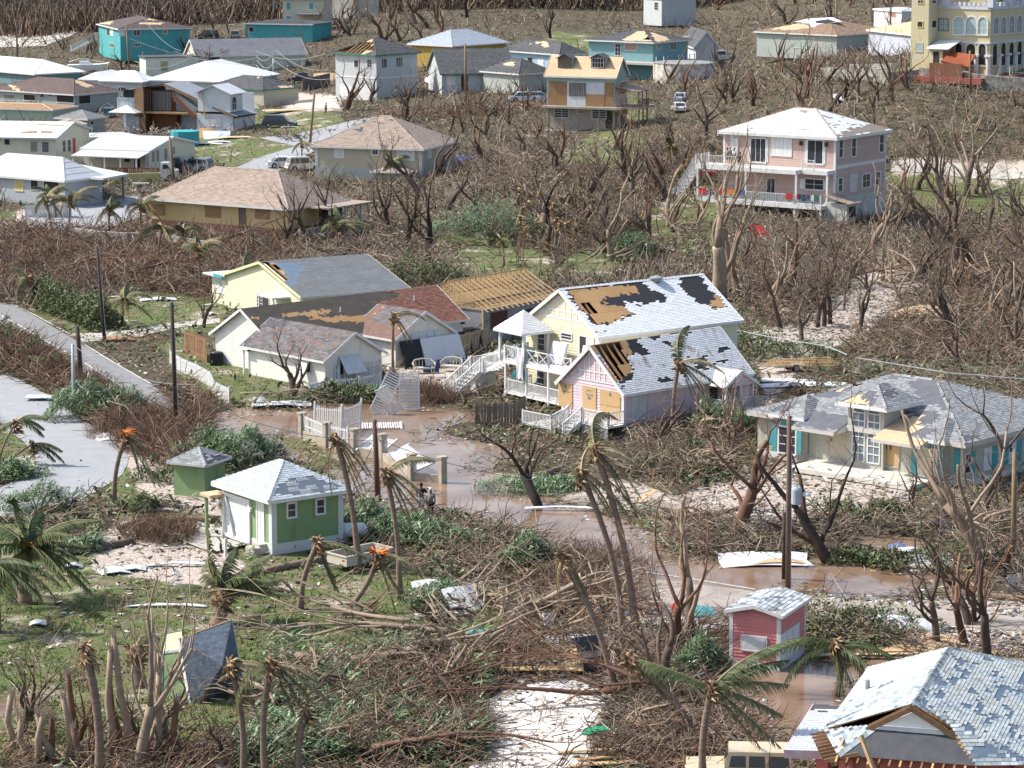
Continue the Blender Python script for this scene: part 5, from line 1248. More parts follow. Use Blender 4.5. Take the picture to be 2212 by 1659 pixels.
for x0 in(.25,.25+W_*.5):H.win('R',(x0,x0+W_*.42,0,2.3),'garage',fw=.1)
H.box('garage_header',0,W_,-.05,0,2.5,3.,DI)
yd,zd_=yl(1850),zl(890,1850)
dm=MB();dm.box(-.2,3.5,yd-2.6,yd+2.4,zd_-1.2,zd_+1.3);dm.bd('dormer_wall',PB_,H.rt)
g1_,g2_,g3_=zd_+1.3,zd_+2.5,yd-.1
for sg in(-1,1):mb=MB();mb.poly([(-.7,g3_+sg*2.9,g1_),(4.2,g3_+sg*2.9,g1_),(4.2,g3_,g2_),(-.7,g3_,g2_)],.07,(0,sg,1));mb.bd('dormer_roof',MG_,H.rt)
mb=MB();mb.poly([(-.25,yd-2.6,g1_),(-.25,yd+2.4,g1_),(-.25,g3_,g2_)],.05,(-1,0,0));mb.bd('dormer_gable',PB_,H.rt);H.win(('R',yd-2.6),(.3,1.6,zd_-.9,zd_+.9),'glass',arch=True,fw=.1)
q=[(-1.7,yl(1225),2.9),(-.0,yl(1225),2.9),(-.0,yl(985),2.9),(-1.7,yl(985),2.9)]
for i in range(4):mb=MB();mb.poly([q[i],q[(i+1)%4],(-.4,yl(1110),3.9)],.06,(0,0,1));mb.bd('canopy_roof',MG_,H.rt)
H.box('canopy_column',-1.5,-1.2,yl(1135),yl(1108),0,2.9,PB_)
mb=MB();rr=RD(2)
for i in range(60):p=V3((rr.uniform(-4,-.5),rr.uniform(yA-1,yB),rr.uniform(.1,.9)));v=V3((rr.uniform(-1,1),rr.uniform(-1,1),rr.uniform(-.3,.4)));mb.bar(p,p+v*1.3,.12,.05,0,rr.random())
mb.bd('rubble',ramp_tint('rubble_mix',[(.5,.5,.5),(.42,.25,.12),(.3,.32,.34),(.6,.6,.6)]),H.rt)['kind']='stuff'
b=G(T(0,0,1600,1260));t=thing('turquoise_tank','turquoise collapsed tank wall behind the long cream hall','tank',b);mb=MB();mb.tube([(0,0,0),(0,0,2.)],1.9,16);mb.bd('shell',mat('turquoise_paint',(.05,.38,.42),.6),t)
def gzat(p):return float(hfast(*G(p)[:2]))
def si(name,label,P0,P1,P2,he,gp,roof,wall,rm,rise=None,ax_=None,oh=.4,cs_=.3,tab=.6,wins=(),axis='x',fas=None,felt=None,osb=None,holes=None,feltm=None,osbm=None,base=None,drop=.0,ridge=None,extra=None,dpt=None,width=None,steps=False,group=None,jit=.5,capm=None,cat='house',fixrot=None):
 gz=gzat(gp)if not isinstance(gp,(int,float))else gp
 H=House(name,label,P0,P1,P2,he,gz,oh=oh,dpt=dpt,width=width,group=group,cat=cat,fixrot=fixrot)
 rs=rise or 1.8
 if ax_:
  for _ in range(5):
   if roof=='hip':H.hip(rs,ridge);q=LW(H,*H.P['L'].pts[-1])
   else:H.gable(rs,axis);q=LW(H,*(H.P['R'].pts[3]if axis=='x' else H.P['L'].pts[2]))
   sc=FPX/(q.y*cos(PI_));rs=max(.5,rs+(PX(q)[1]-ax_[1])/sc)
 H.walls(wall,gable=axis if roof=='gable' else None,gh=rs-.1,base=base)
 (H.hip(rs,ridge)if roof=='hip' else H.gable(rs,axis));H.rs=rs
 def pm(d,k):return[H.pst(k,q)for q in(d or{}).get(k,[])]
 for k in H.P:
  if rm is None:H.sf(k,None,osb=[[(-9,-9),(99,-9),(99,99),(-9,99)]],osbm=osbm)
  elif steps:H.steps(k,rm,steps)
  elif k in 'RL' or(felt and k in felt):H.sf(k,rm,cs_,tab,felt=pm(felt,k),osb=pm(osb,k),holes=pm(holes,k),feltm=feltm or FG_,osbm=osbm or OP,drop=drop,jit=jit)
  else:H.sf(k,rm,cs_*2,tab*2)
 if roof=='hip':H.hipcaps(capm or rm or OP)
 else:
  for P in H.P.values():H.rakes(P,fas or WH,.25)
 H.eaves(fas or WH,.2)
 for w_ in wins:
  wall_,tl,br,kind=w_[:4];kw=w_[4]if len(w_)>4 else{}
  H.win(wall_,H.rect(wall_,tl,br),kind,**kw)
 return H
OCH=mat('ochre_stucco',(.58,.44,.22),.85,(.52,.39,.19),.8,bump=.1);BRICK=mat('brick_base',(.17,.085,.06),.9,(.12,.06,.045),3)
H=si('house','long ochre house with tan hip roof and boarded windows behind the brush',*Q(1,1,285,148,1000,78),T(0,1,1090,75),3.2,0.,'hip',OCH,ST,ax_=T(0,1,0,0)if 0 else D(600,360),oh=.6,cs_=.18,tab=.4,base=1.1,wins=[('L',*Q(0,1,1287,100,1422,198),'board',D2(pm=PO,fm=PO,fw=.03)),('L',*Q(0,1,1773,122,1908,220),'board',D2(pm=PO,fm=PO,fw=.03)),('L',*Q(0,1,2068,135,2120,290),'door',D2(pm=WG,fm=WG)),('L',*Q(1,1,-5,145,120,235),'board',D2(pm=PO,fm=PO,fw=.03)),('R',*Q(1,1,290,140,345,230),'board',D2(pm=PO,fm=PO,fw=.03)),('R',*Q(1,1,540,115,740,200),'hole',D2(fw=.04))])
bpy.data.objects
for o in H.rt.children:
 if o.name.startswith('foundation'):o.data.materials[0]=BRICK
for x in(3.5,6.2,8.9):H.box('porch_post',x,x+.2,-2.6,-2.4,0,3.,WH)
H.box('porch_roof',2.8,10.5,-3.,.3,2.95,3.1,ST);rl(H.rt,(-.3,-1.6,.2),(6.5,-2.4,.2),1.,WH,.2)
BEI=mat('beige_stucco',(.5,.45,.33),.85,(.46,.41,.3),.8);PG=mat('pale_grey_green',(.42,.46,.42),.85,(.38,.42,.38),1)
H=si('house','beige house with wide tan hip roof and pale green lower wall',*Q(1,0,1455,1292,1722,1212,458,1256),3.9,0.05,'hip',BEI,ST,ax_=T(1,0,1165,998),oh=.5,cs_=.2,tab=.4,base=1.5,ridge=1.2,dpt=14.5,wins=[('L',*Q(1,0,683,1280,755,1358),'shutter',D2(fw=.15)),('L',*Q(1,0,1010,1290,1052,1335),'glass',D2(nx=2,ny=1,fw=.15)),('L',*Q(1,0,1225,1292,1362,1378),'shutter',D2(fw=.15)),('R',*Q(1,0,1480,1290,1515,1360),'shutter'),('R',*Q(1,0,1560,1265,1600,1330),'shutter')],felt={'L':[Q(1,0,850,1120,950,1110,930,1135,840,1138),Q(1,0,1150,1015,1290,1020,1300,1045,1200,1040),Q(1,0,1020,1055,1110,1058,1100,1064,1020,1062)]})
for o in H.rt.children:
 if o.name.startswith('foundation'):o.data.materials[0]=PG
H.corner(mat('pale_trim',(.58,.6,.58),.7),.35,1.5,3.9)
ya,za=H.on(('L',-1.5),T(1,0,1060,1480));yb=H.on(('L',-1.5),T(1,0,1290,1490))[0];pz=za
mb=MB();q=[(-2.4,yb-.8,pz),(.4,yb-.8,pz),(.4,ya+.8,pz),(-2.4,ya+.8,pz)];ap2=(0,(ya+yb)/2,pz+.9)
for i in range(4):H.sf(i,ST,.2,.4,plane=Plane([q[i],q[(i+1)%4],ap2]))
H.box('porch_room',-1.9,0,yb-.3,ya+.3,0,pz-.05,BEI);mb.bar(q[0],q[3],.05,.2);mb.bar(q[0],q[1],.05,.2);mb.bd('fascia',WH,H.rt)
SHB2=mat('brown_deck',(.27,.22,.185),.85,(.22,.18,.15),3)
PK2=mat('rose_siding',(.54,.39,.34),.75,(.49,.35,.3),1.2,tint=.05)
H=House('house','three-storey pink clapboard house with balconies and white patchy hip roof',*Q(3,0,603,1192,1067,1120),T(2,0,1780,1132),8.9,.3,oh=.5)
rise=2
for _ in range(5):H.hip(rise,2.5);rise+=(PX(LW(H,*H.P['L'].pts[-1]))[1]-T(3,0,300,930)[1])/9.5
H.walls(mat('rose_wall',(.5,.35,.3),.8),base=2.6,basem=mat('pale_stucco_base',(.56,.57,.53),.85),lap=.24,lapm=PK2);H.hip(rise,2.5)
fd=[H.pst('R',Q(3,0,605,1190,1060,1118,880,1060,850,1080,640,1150))]
H.sf('L',W2,.22,.5,drop=.22,feltm=SHB2,felt=[H.pst('L',Q(3,0,280,950,355,960,350,985,285,975))]);H.sf('R',W2,.22,.5,drop=.42,feltm=SHB2,felt=fd);H.sf('F',ST,.3,.6);H.sf('B',ST,.3,.6);H.hipcaps(ST);H.eaves(WH,.3)
H.corner(WH,.2,2.6,8.9)
H3=H
H.box('band',0,H.Wd,-.07,0,5.6,5.95,WH)
for c in((612,1212,640,1355),(722,1200,752,1345),(962,1168,992,1308),(607,1542,636,1650),(925,1490,960,1590)):H.win('R',H.rect('R',T(3,0,c[0],c[1]),T(3,0,c[2],c[3])),'glass',nx=1,ny=2,fw=.12,shutters=(WH,.12))
H.win('R',H.rect('R',*Q(3,0,815,1510,875,1610)),'glass',nx=2,ny=2,fw=.12,shutters=(WH,.15));H.win('R',H.rect('R',*Q(3,0,708,1515,760,1645)),'shutter',pm=FS)
H.win('L',H.rect('L',*Q(3,0,348,1212,472,1415)),'door_glass',nx=2,ny=1,fw=.15,shutters=(WH,.2));H.win('L',H.rect('L',*Q(3,0,32,1190,203,1350)),'shutter')
H.win('L',H.rect('L',*Q(2,0,2068,1195,2190,1400)),'door_glass',nx=3,ny=1,fw=.15,shutters=(WH,.2));H.win('L',H.rect('L',*Q(2,0,1893,1165,1955,1330)),'door')
H.win('L',H.rect('L',*Q(3,0,325,1545,478,1640)),'glass',nx=2,ny=2,fw=.12,shutters=(WH,.5));H.win('L',H.rect('L',*Q(3,0,-5,1540,60,1680)),'door_glass',nx=2,ny=1)
for c in((290,1235),(508,1245)):a,z=H.on('L',T(3,0,*c));H.box('wall_lamp',-.3,-.02,a-.12,a+.12,z-.25,z+.2,mat('dark_metal',(.04,.03,.03),.5))
dk=-2.6;z2=H.on(('L',dk),T(3,0,200,1470))[1];z1=H.on(('L',dk),T(3,1,300,110))[1]
a0=H.on(('L',dk),T(3,0,495,1480))[0];am=H.on(('L',dk),T(3,0,240,1480))[0]
yE=H.Dp+1.8
H.box('balcony',-1.5,0,0.1,am,z2-.45,z2,WH);H.box('balcony',dk,0,am,yE,z2-.45,z2,WH);H.box('balcony',dk-.3,0,0.,yE,z1-.4,z1,WH)
ysb=[.1,am]
for y in(.15,am,(am+yE)/2,yE-.15):H.box('post',(dk if y>=am else-1.5)+.03,(dk if y>=am else-1.5)+.25,y-.1,y+.1,z1,z2-.45,WH)
for y in(.15,am,(am+yE)/2,yE-.15):H.box('post',dk-.2,dk+.03,y-.1,y+.1,-.3,z1-.4,WH)
rl(H.rt,(-1.45,am-.1,z2),(-1.45,am-1.5,z2),1.,WH,.2);rl(H.rt,(dk+.1,(am+yE)*.56,z2),(dk+.1,yE,z2),1.,WH,.2);rl(H.rt,(dk+.1,yE,z2),(0,yE,z2),1.,WH,.2)
rl(H.rt,(dk-.2,.1,z1),(dk-.2,am,z1),1.,WH,.2);rl(H.rt,(dk-.2,am,z1),(dk-.2,yE,z1),1.,WH,.2)
stairs(H.rt,(dk+.1,yE+.1,z2),(dk-.4,yE+2.4,z1-.2),(1,0,0),1.2,WH,9);stairs(H.rt,(dk-.1,yE+1.5,z1-.3),(dk-2.6,yE-2.,.2),(0,1,0),1.2,WH,9)
H.box('stair_landing',dk-.5,dk+1.6,yE+2.3,yE+3.6,z1-.5,z1-.2,WH);rl(H.rt,(dk-.4,yE+2.4,z1-.2),(dk-.4,yE+3.5,z1-.2),1,WH,.2)
for x_,y_ in((dk-.4,yE+3.4),(dk+1.4,yE+3.4),(dk-.4,yE+2.4)):H.box('post',x_,x_+.2,y_,y_+.2,0,z1-.3,WH)
LAUN=[mat('laundry_'+n,c,.9)for n,c in(('red',(.5,.03,.03)),('navy',(.03,.04,.12)),('white',(.7,.7,.7)),('green',(.04,.15,.12)),('orange',(.6,.2,.05)),('blue',(.08,.12,.35)))]
k=0;cl=None;rr=RD(5)
for(y0_,y1_,seq)in((.3,am-.3,[3,3,3,2,2,3,1,5,1,1,3,1,1,0]),(am+.2,am+1.,[0,0]),((am+yE)/2-.2,yE-.4,[5,4,0,5,0])):
 for i,ci in enumerate(seq):
  y=y0_+(y1_-y0_)*(i+.5)/len(seq);w_=(y1_-y0_)/len(seq)*.42;h_=.45+.25*rr.random();mb=MB()
  mb.poly([(-.0,-w_,-h_),(-.0,w_,-h_),(.02,w_,0),(.02,-w_,0)],.05,(-1,0,0));mb.poly([(.02,-w_,0),(.02,w_,0),(.14,w_,.0),(.14,-w_,.0)],.03,(0,0,1))
  o=mb.bd('garment',LAUN[ci],None);o.location=LW(H,dk-.32,y,z1+1.08);o.rotation_euler=(0,0,H.ang);k+=1;tag(o,'%s cloth, number %d from the right among the washing on the balcony rail'%(['red','navy','white','dark green','orange','blue'][ci],k),'garment','washing on the balcony rail')
a=H.on('L',T(3,1,590,130))[0]
H.box('lean_to',-1.8,.2,-2.4,0.3,0,2.3,MATS['pale_stucco_base']);H.P['lean']=Plane([(-2.2,-2.8,2.35),(.8,-2.8,2.35),(.2,.2,3.1),(-2.2,.2,3.1)]);H.sf('lean',ST,.25,.5);H.box('opening',-1.4,.0,-2.45,-2.4,.9,2.,DI)
AQ=mat('faded_aqua',(.27,.38,.37),.85,(.36,.42,.38),3);GW=mat('grey_white_board',(.6,.62,.64),.8,(.5,.52,.54),1.2);CG=mat('stained_concrete',(.38,.35,.29),.9,(.27,.245,.2),.7)
H=si('house','stripped plywood-roofed house with two dormers over a concrete lower storey',*Q(2,0,905,650,1060,628,258,636),7.2,T(2,0,880,1160),'gable',AQ,None,ax_=T(2,0,985,492),axis='y',oh=.35,osbm=OP,dpt=None,base=3.1)
for o in H.rt.children:
 if o.name.startswith('foundation'):o.data.materials[0]=CG
f=H.wm('L');zs=lambda y:H.on('L',T(2,0,500,y))[1]
z_b,z_t=zs(875),zs(705)
for k,(xa,xb,m_,nm)in enumerate(((312,476,PO,'plywood_board'),(476,800,GW,'white_board'),(800,882,PO,'plywood_board'))):
 a0=H.on('L',T(2,0,xb,800))[0];a1=H.on('L',T(2,0,xa,800))[0];n=max(1,round((a1-a0)/1.25))
 for i in range(n):mb=MB();mb.box(a0+(a1-a0)*i/n+.01,a0+(a1-a0)*(i+1)/n-.01,0,.04,3.15,z_t,M=f);mb.bd(nm,m_,H.rt)
a0=H.on('L',T(2,0,800,800))[0];a1=H.on('L',T(2,0,637,800))[0];mb=MB();mb.box(a0,a1,.04,.07,3.15,3.15+(z_t-3.15)*.5,M=f);mb.bd('plywood_board',PO,H.rt)
r=H.rect('L',*Q(2,0,500,718,635,828));H.win('L',r,'board',pm=WG,fm=WG,out=.09)
for i in range(9):mb=MB();x=r[0]+(r[1]-r[0])*(i+.5)/9;mb.box(x-.06,x+.06,.06,.12,r[2],r[3],M=f);mb.bd('batten',WG,H.rt)
for c in((370,932,490,1015,2,4),(565,938,605,978,2,2),(695,942,812,1025,2,4)):H.win('L',H.rect('L',T(2,0,c[0],c[1]),T(2,0,c[2],c[3])),'glass',nx=c[4],ny=c[5],off=-.04)
H.box('door_opening',-.06,-.03,.3,1.2,.4,2.6,DI);H.win('R',H.rect('R',*Q(2,0,932,712,990,800)),'board',pm=PO);H.box('side_board',.02,H.Wd,-.03,0,3.15,5.4,GW)
H.box('deck_slab',-1.3,0,-1.3,H.Dp+.3,2.85,3.12,CG);H.box('deck_slab',0,H.Wd+1.5,-3.2,0,2.85,3.12,CG);H.box('footing',-1.,H.Wd,-.6,H.Dp,-1.2,0.,CG)
for y in(-1.2,1.6,4.4,H.Dp-.8):H.box('post',-1.25,-1.1,y,y+.16,-1.,2.85,WG)
for x in(.6,2.2,3.8):H.box('post',x,x+.15,-3.1,-2.95,-.8,2.85,WG);H.box('porch_post',x,x+.12,-3.,-2.88,3.1,5.3,WG)
mb=MB();mb.poly([(-.2,-3.3,5.2),(4.6,-3.3,5.2),(4.6,0,5.75),(-.2,0,5.75)],.06,(0,0,1));mb.bd('porch_roof',mat('rust_sheet',(.36,.3,.27),.7,(.22,.11,.07),1.5),H.rt);rl(H.rt,(.6,-3.,3.1),(4.4,-3.,3.1),.9,WG,.2);rl(H.rt,(4.4,-3.,3.1),(4.4,0,3.1),.9,WG,.2)
P=H.P['L'];f=H.wm('L')
for c,board in((455,1),(742,0)):
 s_,t_=H.pst('L',[T(2,0,c,590)])[0];p=P.at(s_,t_);yc=p.y;w_=.95;hz_=1.35
 mb=MB();mb.poly([(p.x,yc-w_,p.z),(p.x,yc+w_,p.z),(p.x,yc+w_,p.z+hz_),(p.x,yc,p.z+hz_+.45),(p.x,yc-w_,p.z+hz_)],.08,(-1,0,0));mb.bd('dormer_front',WG,H.rt)
 for sg in(-1,1):
  mb=MB();mb.poly([(p.x,yc+sg*w_,p.z),(p.x+1.5,yc+sg*w_,p.z+hz_),(p.x,yc+sg*w_,p.z+hz_)],.06,(0,sg,0));mb.bd('dormer_cheek',AQ,H.rt)
  mb=MB();mb.poly([(p.x-.3,yc+sg*(w_+.25),p.z+hz_-.1),(p.x+2.2,yc+sg*(w_+.25),p.z+hz_-.1),(p.x+2.2,yc,p.z+hz_+.5),(p.x-.3,yc,p.z+hz_+.5)],.06,(0,sg,1));mb.bd('dormer_roof',DG,H.rt)
 H.win(('L',p.x),(yc-.75,yc+.75,p.z+.15,p.z+hz_-.1),'board' if board else 'glass',pm=WG if board else None,nx=4,ny=2,fm=WG if board else WH)
mb=MB();mb.bar(LW(H,-1.1,H.Dp*.35,3.)-H.o,LW(H,-1.1,H.Dp*.35,3.)-H.o+Z3(.01),.02);
GRY=mat('pale_grey_siding',(.5,.53,.53),.8,(.44,.47,.47),1.5)
H=si('house','pale grey two-storey house with dark hip roof torn open on the left',*Q(1,0,1040,476,1470,452,610,456),6.6,T(1,0,1040,885),'hip',GRY,DG,ax_=T(1,0,1040,328),ridge=1.,oh=.5,fas=mat('green_fascia',(.05,.19,.16),.7),holes={'L':[Q(1,0,700,430,760,400,990,342,1030,425,920,455,690,455)]},osb={'L':[Q(1,0,620,456,760,380,1010,330,1040,430,930,475,620,470)]},wins=[('L',*Q(1,0,962,515,997,585),'glass',D2(nx=2,ny=1)),('R',*Q(1,0,1085,510,1130,585),'glass',D2(nx=3,ny=1)),('R',*Q(1,0,1210,500,1265,575),'glass',D2(nx=3,ny=1)),('L',*Q(1,0,850,520,885,580),'hole'),('L',*Q(1,0,878,738,1000,880),'garage'),('L',*Q(1,0,720,732,855,870),'garage')])
H.rafters('L',3,10,.2,None,.8,WN_,.07,.2)
H.box('band',0,H.Wd,-.05,0,3.1,3.3,WH);H.box('band',-.05,0,0,H.Dp,3.1,3.3,WH)
H2=si('bungalow','single-storey grey house with dark roof and carport posts beside the torn hip roof',*Q(1,0,1580,625,2230,605,1385,480),3.4,T(1,0,1600,850),'gable',GRY,DG,rise=3.,axis='x',oh=.5,fas=MATS['green_fascia'],wins=[('R',*Q(1,0,1650,665,1718,730),'shutter'),('L',*Q(1,0,1460,660,1510,720),'shutter'),('R',*Q(1,0,1770,640,1830,790),'hole')],dpt=13)
for c in(2025,2140):a,z=H2 .on('R',T(1,0,c,640));H2 .box('carport_post',a,a+.25,-.6,-.35,0,3.3,WH)
BLU=mat('dusty_blue_siding',(.2,.36,.38),.8,(.17,.31,.33),1.5)
felt_all=D2(feltm=FELT)
H=si('house','dusty blue two-storey house with deck slab and half-stripped brown roof',*Q(2,0,1228,368,1455,350,838,352),5.9,T(2,0,1230,655),'hip',BLU,DG,ax_=T(2,0,1180,262),oh=.6,base=2.6,osb={'L':[Q(2,0,940,350,1080,270,1180,262,1225,360)],'R':[Q(2,0,1235,362,1190,270,1340,320,1360,350)]},holes={'L':[Q(2,0,1050,345,1140,330,1180,300,1215,355)]},wins=[('L',*Q(2,0,892,378,938,480),'glass',D2(nx=2,ny=3)),('L',*Q(2,0,972,376,1078,436),'board',D2(pm=mat('faded_board',(.36,.27,.23),.85))),('R',*Q(2,0,1367,366,1419,428),'glass',D2(nx=2,ny=1)),('R',*Q(2,0,1252,376,1282,420),'board',D2(pm=MATS['faded_board']))],dpt=13,width=10.5)
for o in H.rt.children:
 if o.name.startswith('foundation'):o.data.materials[0]=mat('dark_blue_base',(.13,.26,.28),.85)
H.box('deck_slab',-2.,H.Wd+1,-2.,H.Dp,2.6,2.95,mat('pale_slab',(.5,.48,.42),.8))
for x in(0,2.,4.,7.):rl(H.rt,(x,-1.9,2.95),(x+1.3,-1.9,2.95),.9,WH,3)if x>3 else H.box('rail_post',x-1.9,x-1.8,-1.9,-1.8,2.95,3.9,WH)
H2=si('house','dark-roofed gabled house directly behind the dusty blue house',*Q(2,0,1570,385,1805,385,1200,262),3.6,T(2,0,1570,500),'gable',GRY,DG,ax_=T(2,0,1668,268),axis='y',oh=.4,osb={'L':[Q(2,0,1420,275,1490,280,1480,300,1420,295),Q(2,0,1400,310,1540,318,1500,328,1410,325)]},dpt=15)
LB=mat('light_blue_stucco',(.36,.52,.64),.85,(.32,.47,.58),1)
H=si('house','light blue house with dark patchy hip roof left of the dormer house',*Q(2,0,410,472,735,466),T(1,0,1965,436),3.2,T(2,0,330,600),'hip',LB,DG,ax_=T(2,0,200,340),oh=.5,dpt=15,feltm=FG_,osb={'L':[Q(2,0,-60,400,-150,440,-250,430,-100,370,20,345),Q(2,0,200,360,290,350,330,400,290,410,230,385),Q(2,0,140,372,200,378,150,388)]},wins=[('L',*Q(2,0,135,495,178,560),'hole'),('L',*Q(2,0,225,510,272,590),'shutter')])
H=si('house','pale blue-grey roofed house with mustard walls among the far trees',*Q(1,0,1700,398,2095,360,1400,372),3.,T(1,0,1650,450),'hip',mat('mustard_stucco',(.45,.3,.08),.85),mat('pale_blue_grey_shingle',(.36,.4,.45),.8,(.31,.35,.4),2,tint=.1),ax_=T(1,0,1810,258),oh=.5,dpt=10)
H=si('house','small dark-roofed pale green house left of the dormer house',*Q(2,0,60,640,220,610),T(1,0,2090,600),2.8,T(2,0,60,730),'hip',PG,DG,ax_=T(1,0,2190,500),oh=.4,osb={'L':[[*Q(1,0,2120,560,2170,530),*Q(2,0,30,540,20,575)]]},dpt=9)
TEALW=mat('teal_stucco',(.08,.36,.37),.85,(.07,.31,.32),1)
H=si('house','teal two-storey house with half-bare brown and plywood roof, upper left',*Q(0,0,1022,252,1660,240,846,205),5.,T(0,0,1000,425),'hip',TEALW,mat('dark_brown_felt',(.11,.085,.08),.85,tint=.2),ax_=T(0,0,1010,135),oh=.4,ridge=9,osb={'R':[Q(0,0,960,205,1030,140,1200,130,1180,180,1060,230,1000,230),Q(0,0,1240,140,1500,135,1590,160,1560,175,1260,175),Q(0,0,1200,190,1420,195,1380,215,1200,210)],'L':[Q(0,0,846,205,900,190,980,180,960,215)]},wins=[('R',*Q(0,0,1152,262,1210,308),'glass',D2(nx=2,ny=1)),('R',*Q(0,0,1410,258,1445,290),'board',D2(pm=PO)),('R',*Q(0,0,1030,262,1075,310),'shutter'),('R',*Q(0,0,1150,375,1210,400),'glass',D2(nx=3,ny=1)),('L',*Q(0,0,925,245,945,310),'hole'),('L',*Q(0,0,950,370,985,412),'glass'),('L',*Q(0,0,955,240,980,310),'shutter')])
stairs(H.rt,(-.2,H.Dp+.5,2.4),(-4.5,H.Dp+2.5,0),(0,1,0),1.4,WH,8)
H=si('house','small teal house with dark hip roof at the top, left of the cream tower house',*Q(1,0,-120,200,210,215),T(0,0,1992,198),3.4,T(1,0,-90,325),'hip',TEALW,DG,ax_=T(1,0,-60,165),oh=.4,dpt=10,width=14,wins=[('R',*Q(1,0,-60,235,-20,275),'hole')])
H=si('house','cream two-storey house with teal shutters at the top edge',*Q(1,0,205,-15,560,-5,135,-30),6.,T(1,0,210,222),'hip',mat('cream_stucco_far',(.56,.54,.42),.85),SG,rise=1.8,oh=.4,wins=[('R',*Q(1,0,262,22,298,82),'shutter',D2(pm=TEAL)),('R',*Q(1,0,460,25,495,80),'shutter',D2(pm=TEAL)),('R',*Q(1,0,262,140,300,190),'shutter',D2(pm=TEAL)),('L',*Q(1,0,150,20,160,70),'shutter',D2(pm=TEAL))])
H.box('porch_roof',3,7.5,-2,0,3.,3.2,SG)
CGN=mat('pale_mint_stucco',(.55,.58,.46),.85,(.49,.52,.41),1)
H=si('long_building','long pale mint building under a plain grey roof behind the white roofs',T(0,0,1690,478),T(1,0,360,440),T(0,0,1640,380),3.4,T(0,0,1600,620),'gable',CGN,mat('weathered_grey_roll',(.19,.2,.22),.85,(.15,.16,.18),.5,tint=.1),rise=2.4,axis='x',oh=.3,dpt=9,wins=[('R',*Q(0,0,1800,495,1900,530),'hole')])
H.box('annex',-9,.2,-1.5,3.5,0,3.2,mat('cream_annex',(.62,.64,.55),.85));H.box('annex_roof',-9.3,.3,-1.8,3.8,3.2,3.35,FG_);H.box('shutter',-6.5,-5.3,-1.56,-1.5,1.,2.6,mat('olive_shutter',(.34,.33,.2),.8))
mb=MB()
for i in range(40):a,b=R.uniform(-1,5),R.uniform(-1,3);v=V3((R.uniform(-1,1),R.uniform(-1,1),R.uniform(-.2,.6)));mb.bar(V3((a,b,3.6)),V3((a,b,3.6))+v*1.6,.1,.06)
mb.bd('broken_rafters',WB_,H.rt)['kind']='stuff'
WS=mat('stepped_white_roof',(.78,.79,.8),.6,(.72,.73,.74),1)
si('house','house with stepped white hip roof at the left edge, blue-green walls',*Q(0,0,300,642,665,618,-560,560),3.,.3,'hip',mat('blue_green_wall',(.16,.28,.3),.85),WS,ax_=T(0,0,235,465),oh=.5,steps=.5,width=10)
si('house','low house with stepped white pyramid roof in front of the long white roof',*Q(0,0,1235,708,1390,690,868,700),3.,.3,'hip',mat('white_stucco_far',(.6,.61,.62),.85),WS,ax_=T(0,0,1020,610),oh=.4,steps=.5,wins=[('L',*Q(0,0,1025,755,1085,785),'glass',D2(nx=3,ny=1,fw=.2))],dpt=8)
si('house','low white-roofed wing left of the stepped pyramid roof',*Q(0,0,890,690,1050,650,705,680),2.8,.3,'hip',MATS['white_stucco_far'],WS,ax_=T(0,0,950,625),oh=.4,steps=.5)
si('house','broad stepped white hip roof behind the wrecked two-storey house',T(0,0,1950,708),T(1,0,230,640),T(0,0,1240,690),3.2,.3,'hip',MATS['white_stucco_far'],WS,ax_=T(0,0,1650,545)if 0 else T(0,0,1990,530),oh=.4,steps=.5)
H=si('house','grey-green house with worn brown-black roof and broken porch, left side',*Q(0,0,640,818,990,780,-150,760),2.9,.2,'hip',mat('grey_green_stucco',(.38,.42,.4),.85,(.33,.37,.35),1),mat('worn_brown_roll',(.1,.08,.078),.85,(.15,.1,.08),1,tint=.15),ax_=T(0,0,500,665),oh=.4,ridge=8,dpt=18,osb={'L':[Q(0,0,0,690,60,690,210,795,140,790)],'R':[Q(0,0,530,655,570,652,825,745,740,755)]},wins=[('L',*Q(0,0,205,815,305,870),'hole',D2(fw=.08)),('L',*Q(0,0,490,810,640,890),'hole'),('L',*Q(0,0,30,815,130,870),'board',D2(pm=mat('green_grey_board',(.25,.25,.22),.9))),('R',*Q(0,0,680,830,780,890),'hole'),('L',*Q(0,0,350,805,380,840),'hole'),('L',*Q(0,0,420,800,450,835),'board',D2(pm=WG))])
H=si('house','roofless low house with bare joists along the left edge',*Q(0,0,460,950,645,915,-100,930),2.2,.1,'hip',mat('mint_wall',(.42,.52,.4),.85),None,rise=.5,oh=.3,osbm=PO,dpt=16)
si('house','small grey-roofed pale green house left of the wrecked house',*Q(0,0,760,1030,915,1005,480,1015),2.5,.05,'hip',PG,mat('mid_grey_shingle',(.23,.235,.235),.85,tint=.15),ax_=T(0,0,650,950),oh=.4,wins=[('R',*Q(0,0,780,1050,805,1075),'hole')])
si('lean_shed','flat tan-roofed shed beside the small grey-roofed house',*Q(0,0,740,1045,860,1035,350,1050),2.,.05,'hip',mat('grey_tan_wall',(.38,.35,.28),.85),ST,rise=.5,oh=.2,cat='shed',dpt=6,width=4)
CRM=mat('cream_wall',(.68,.66,.52),.85,(.62,.6,.47),1)
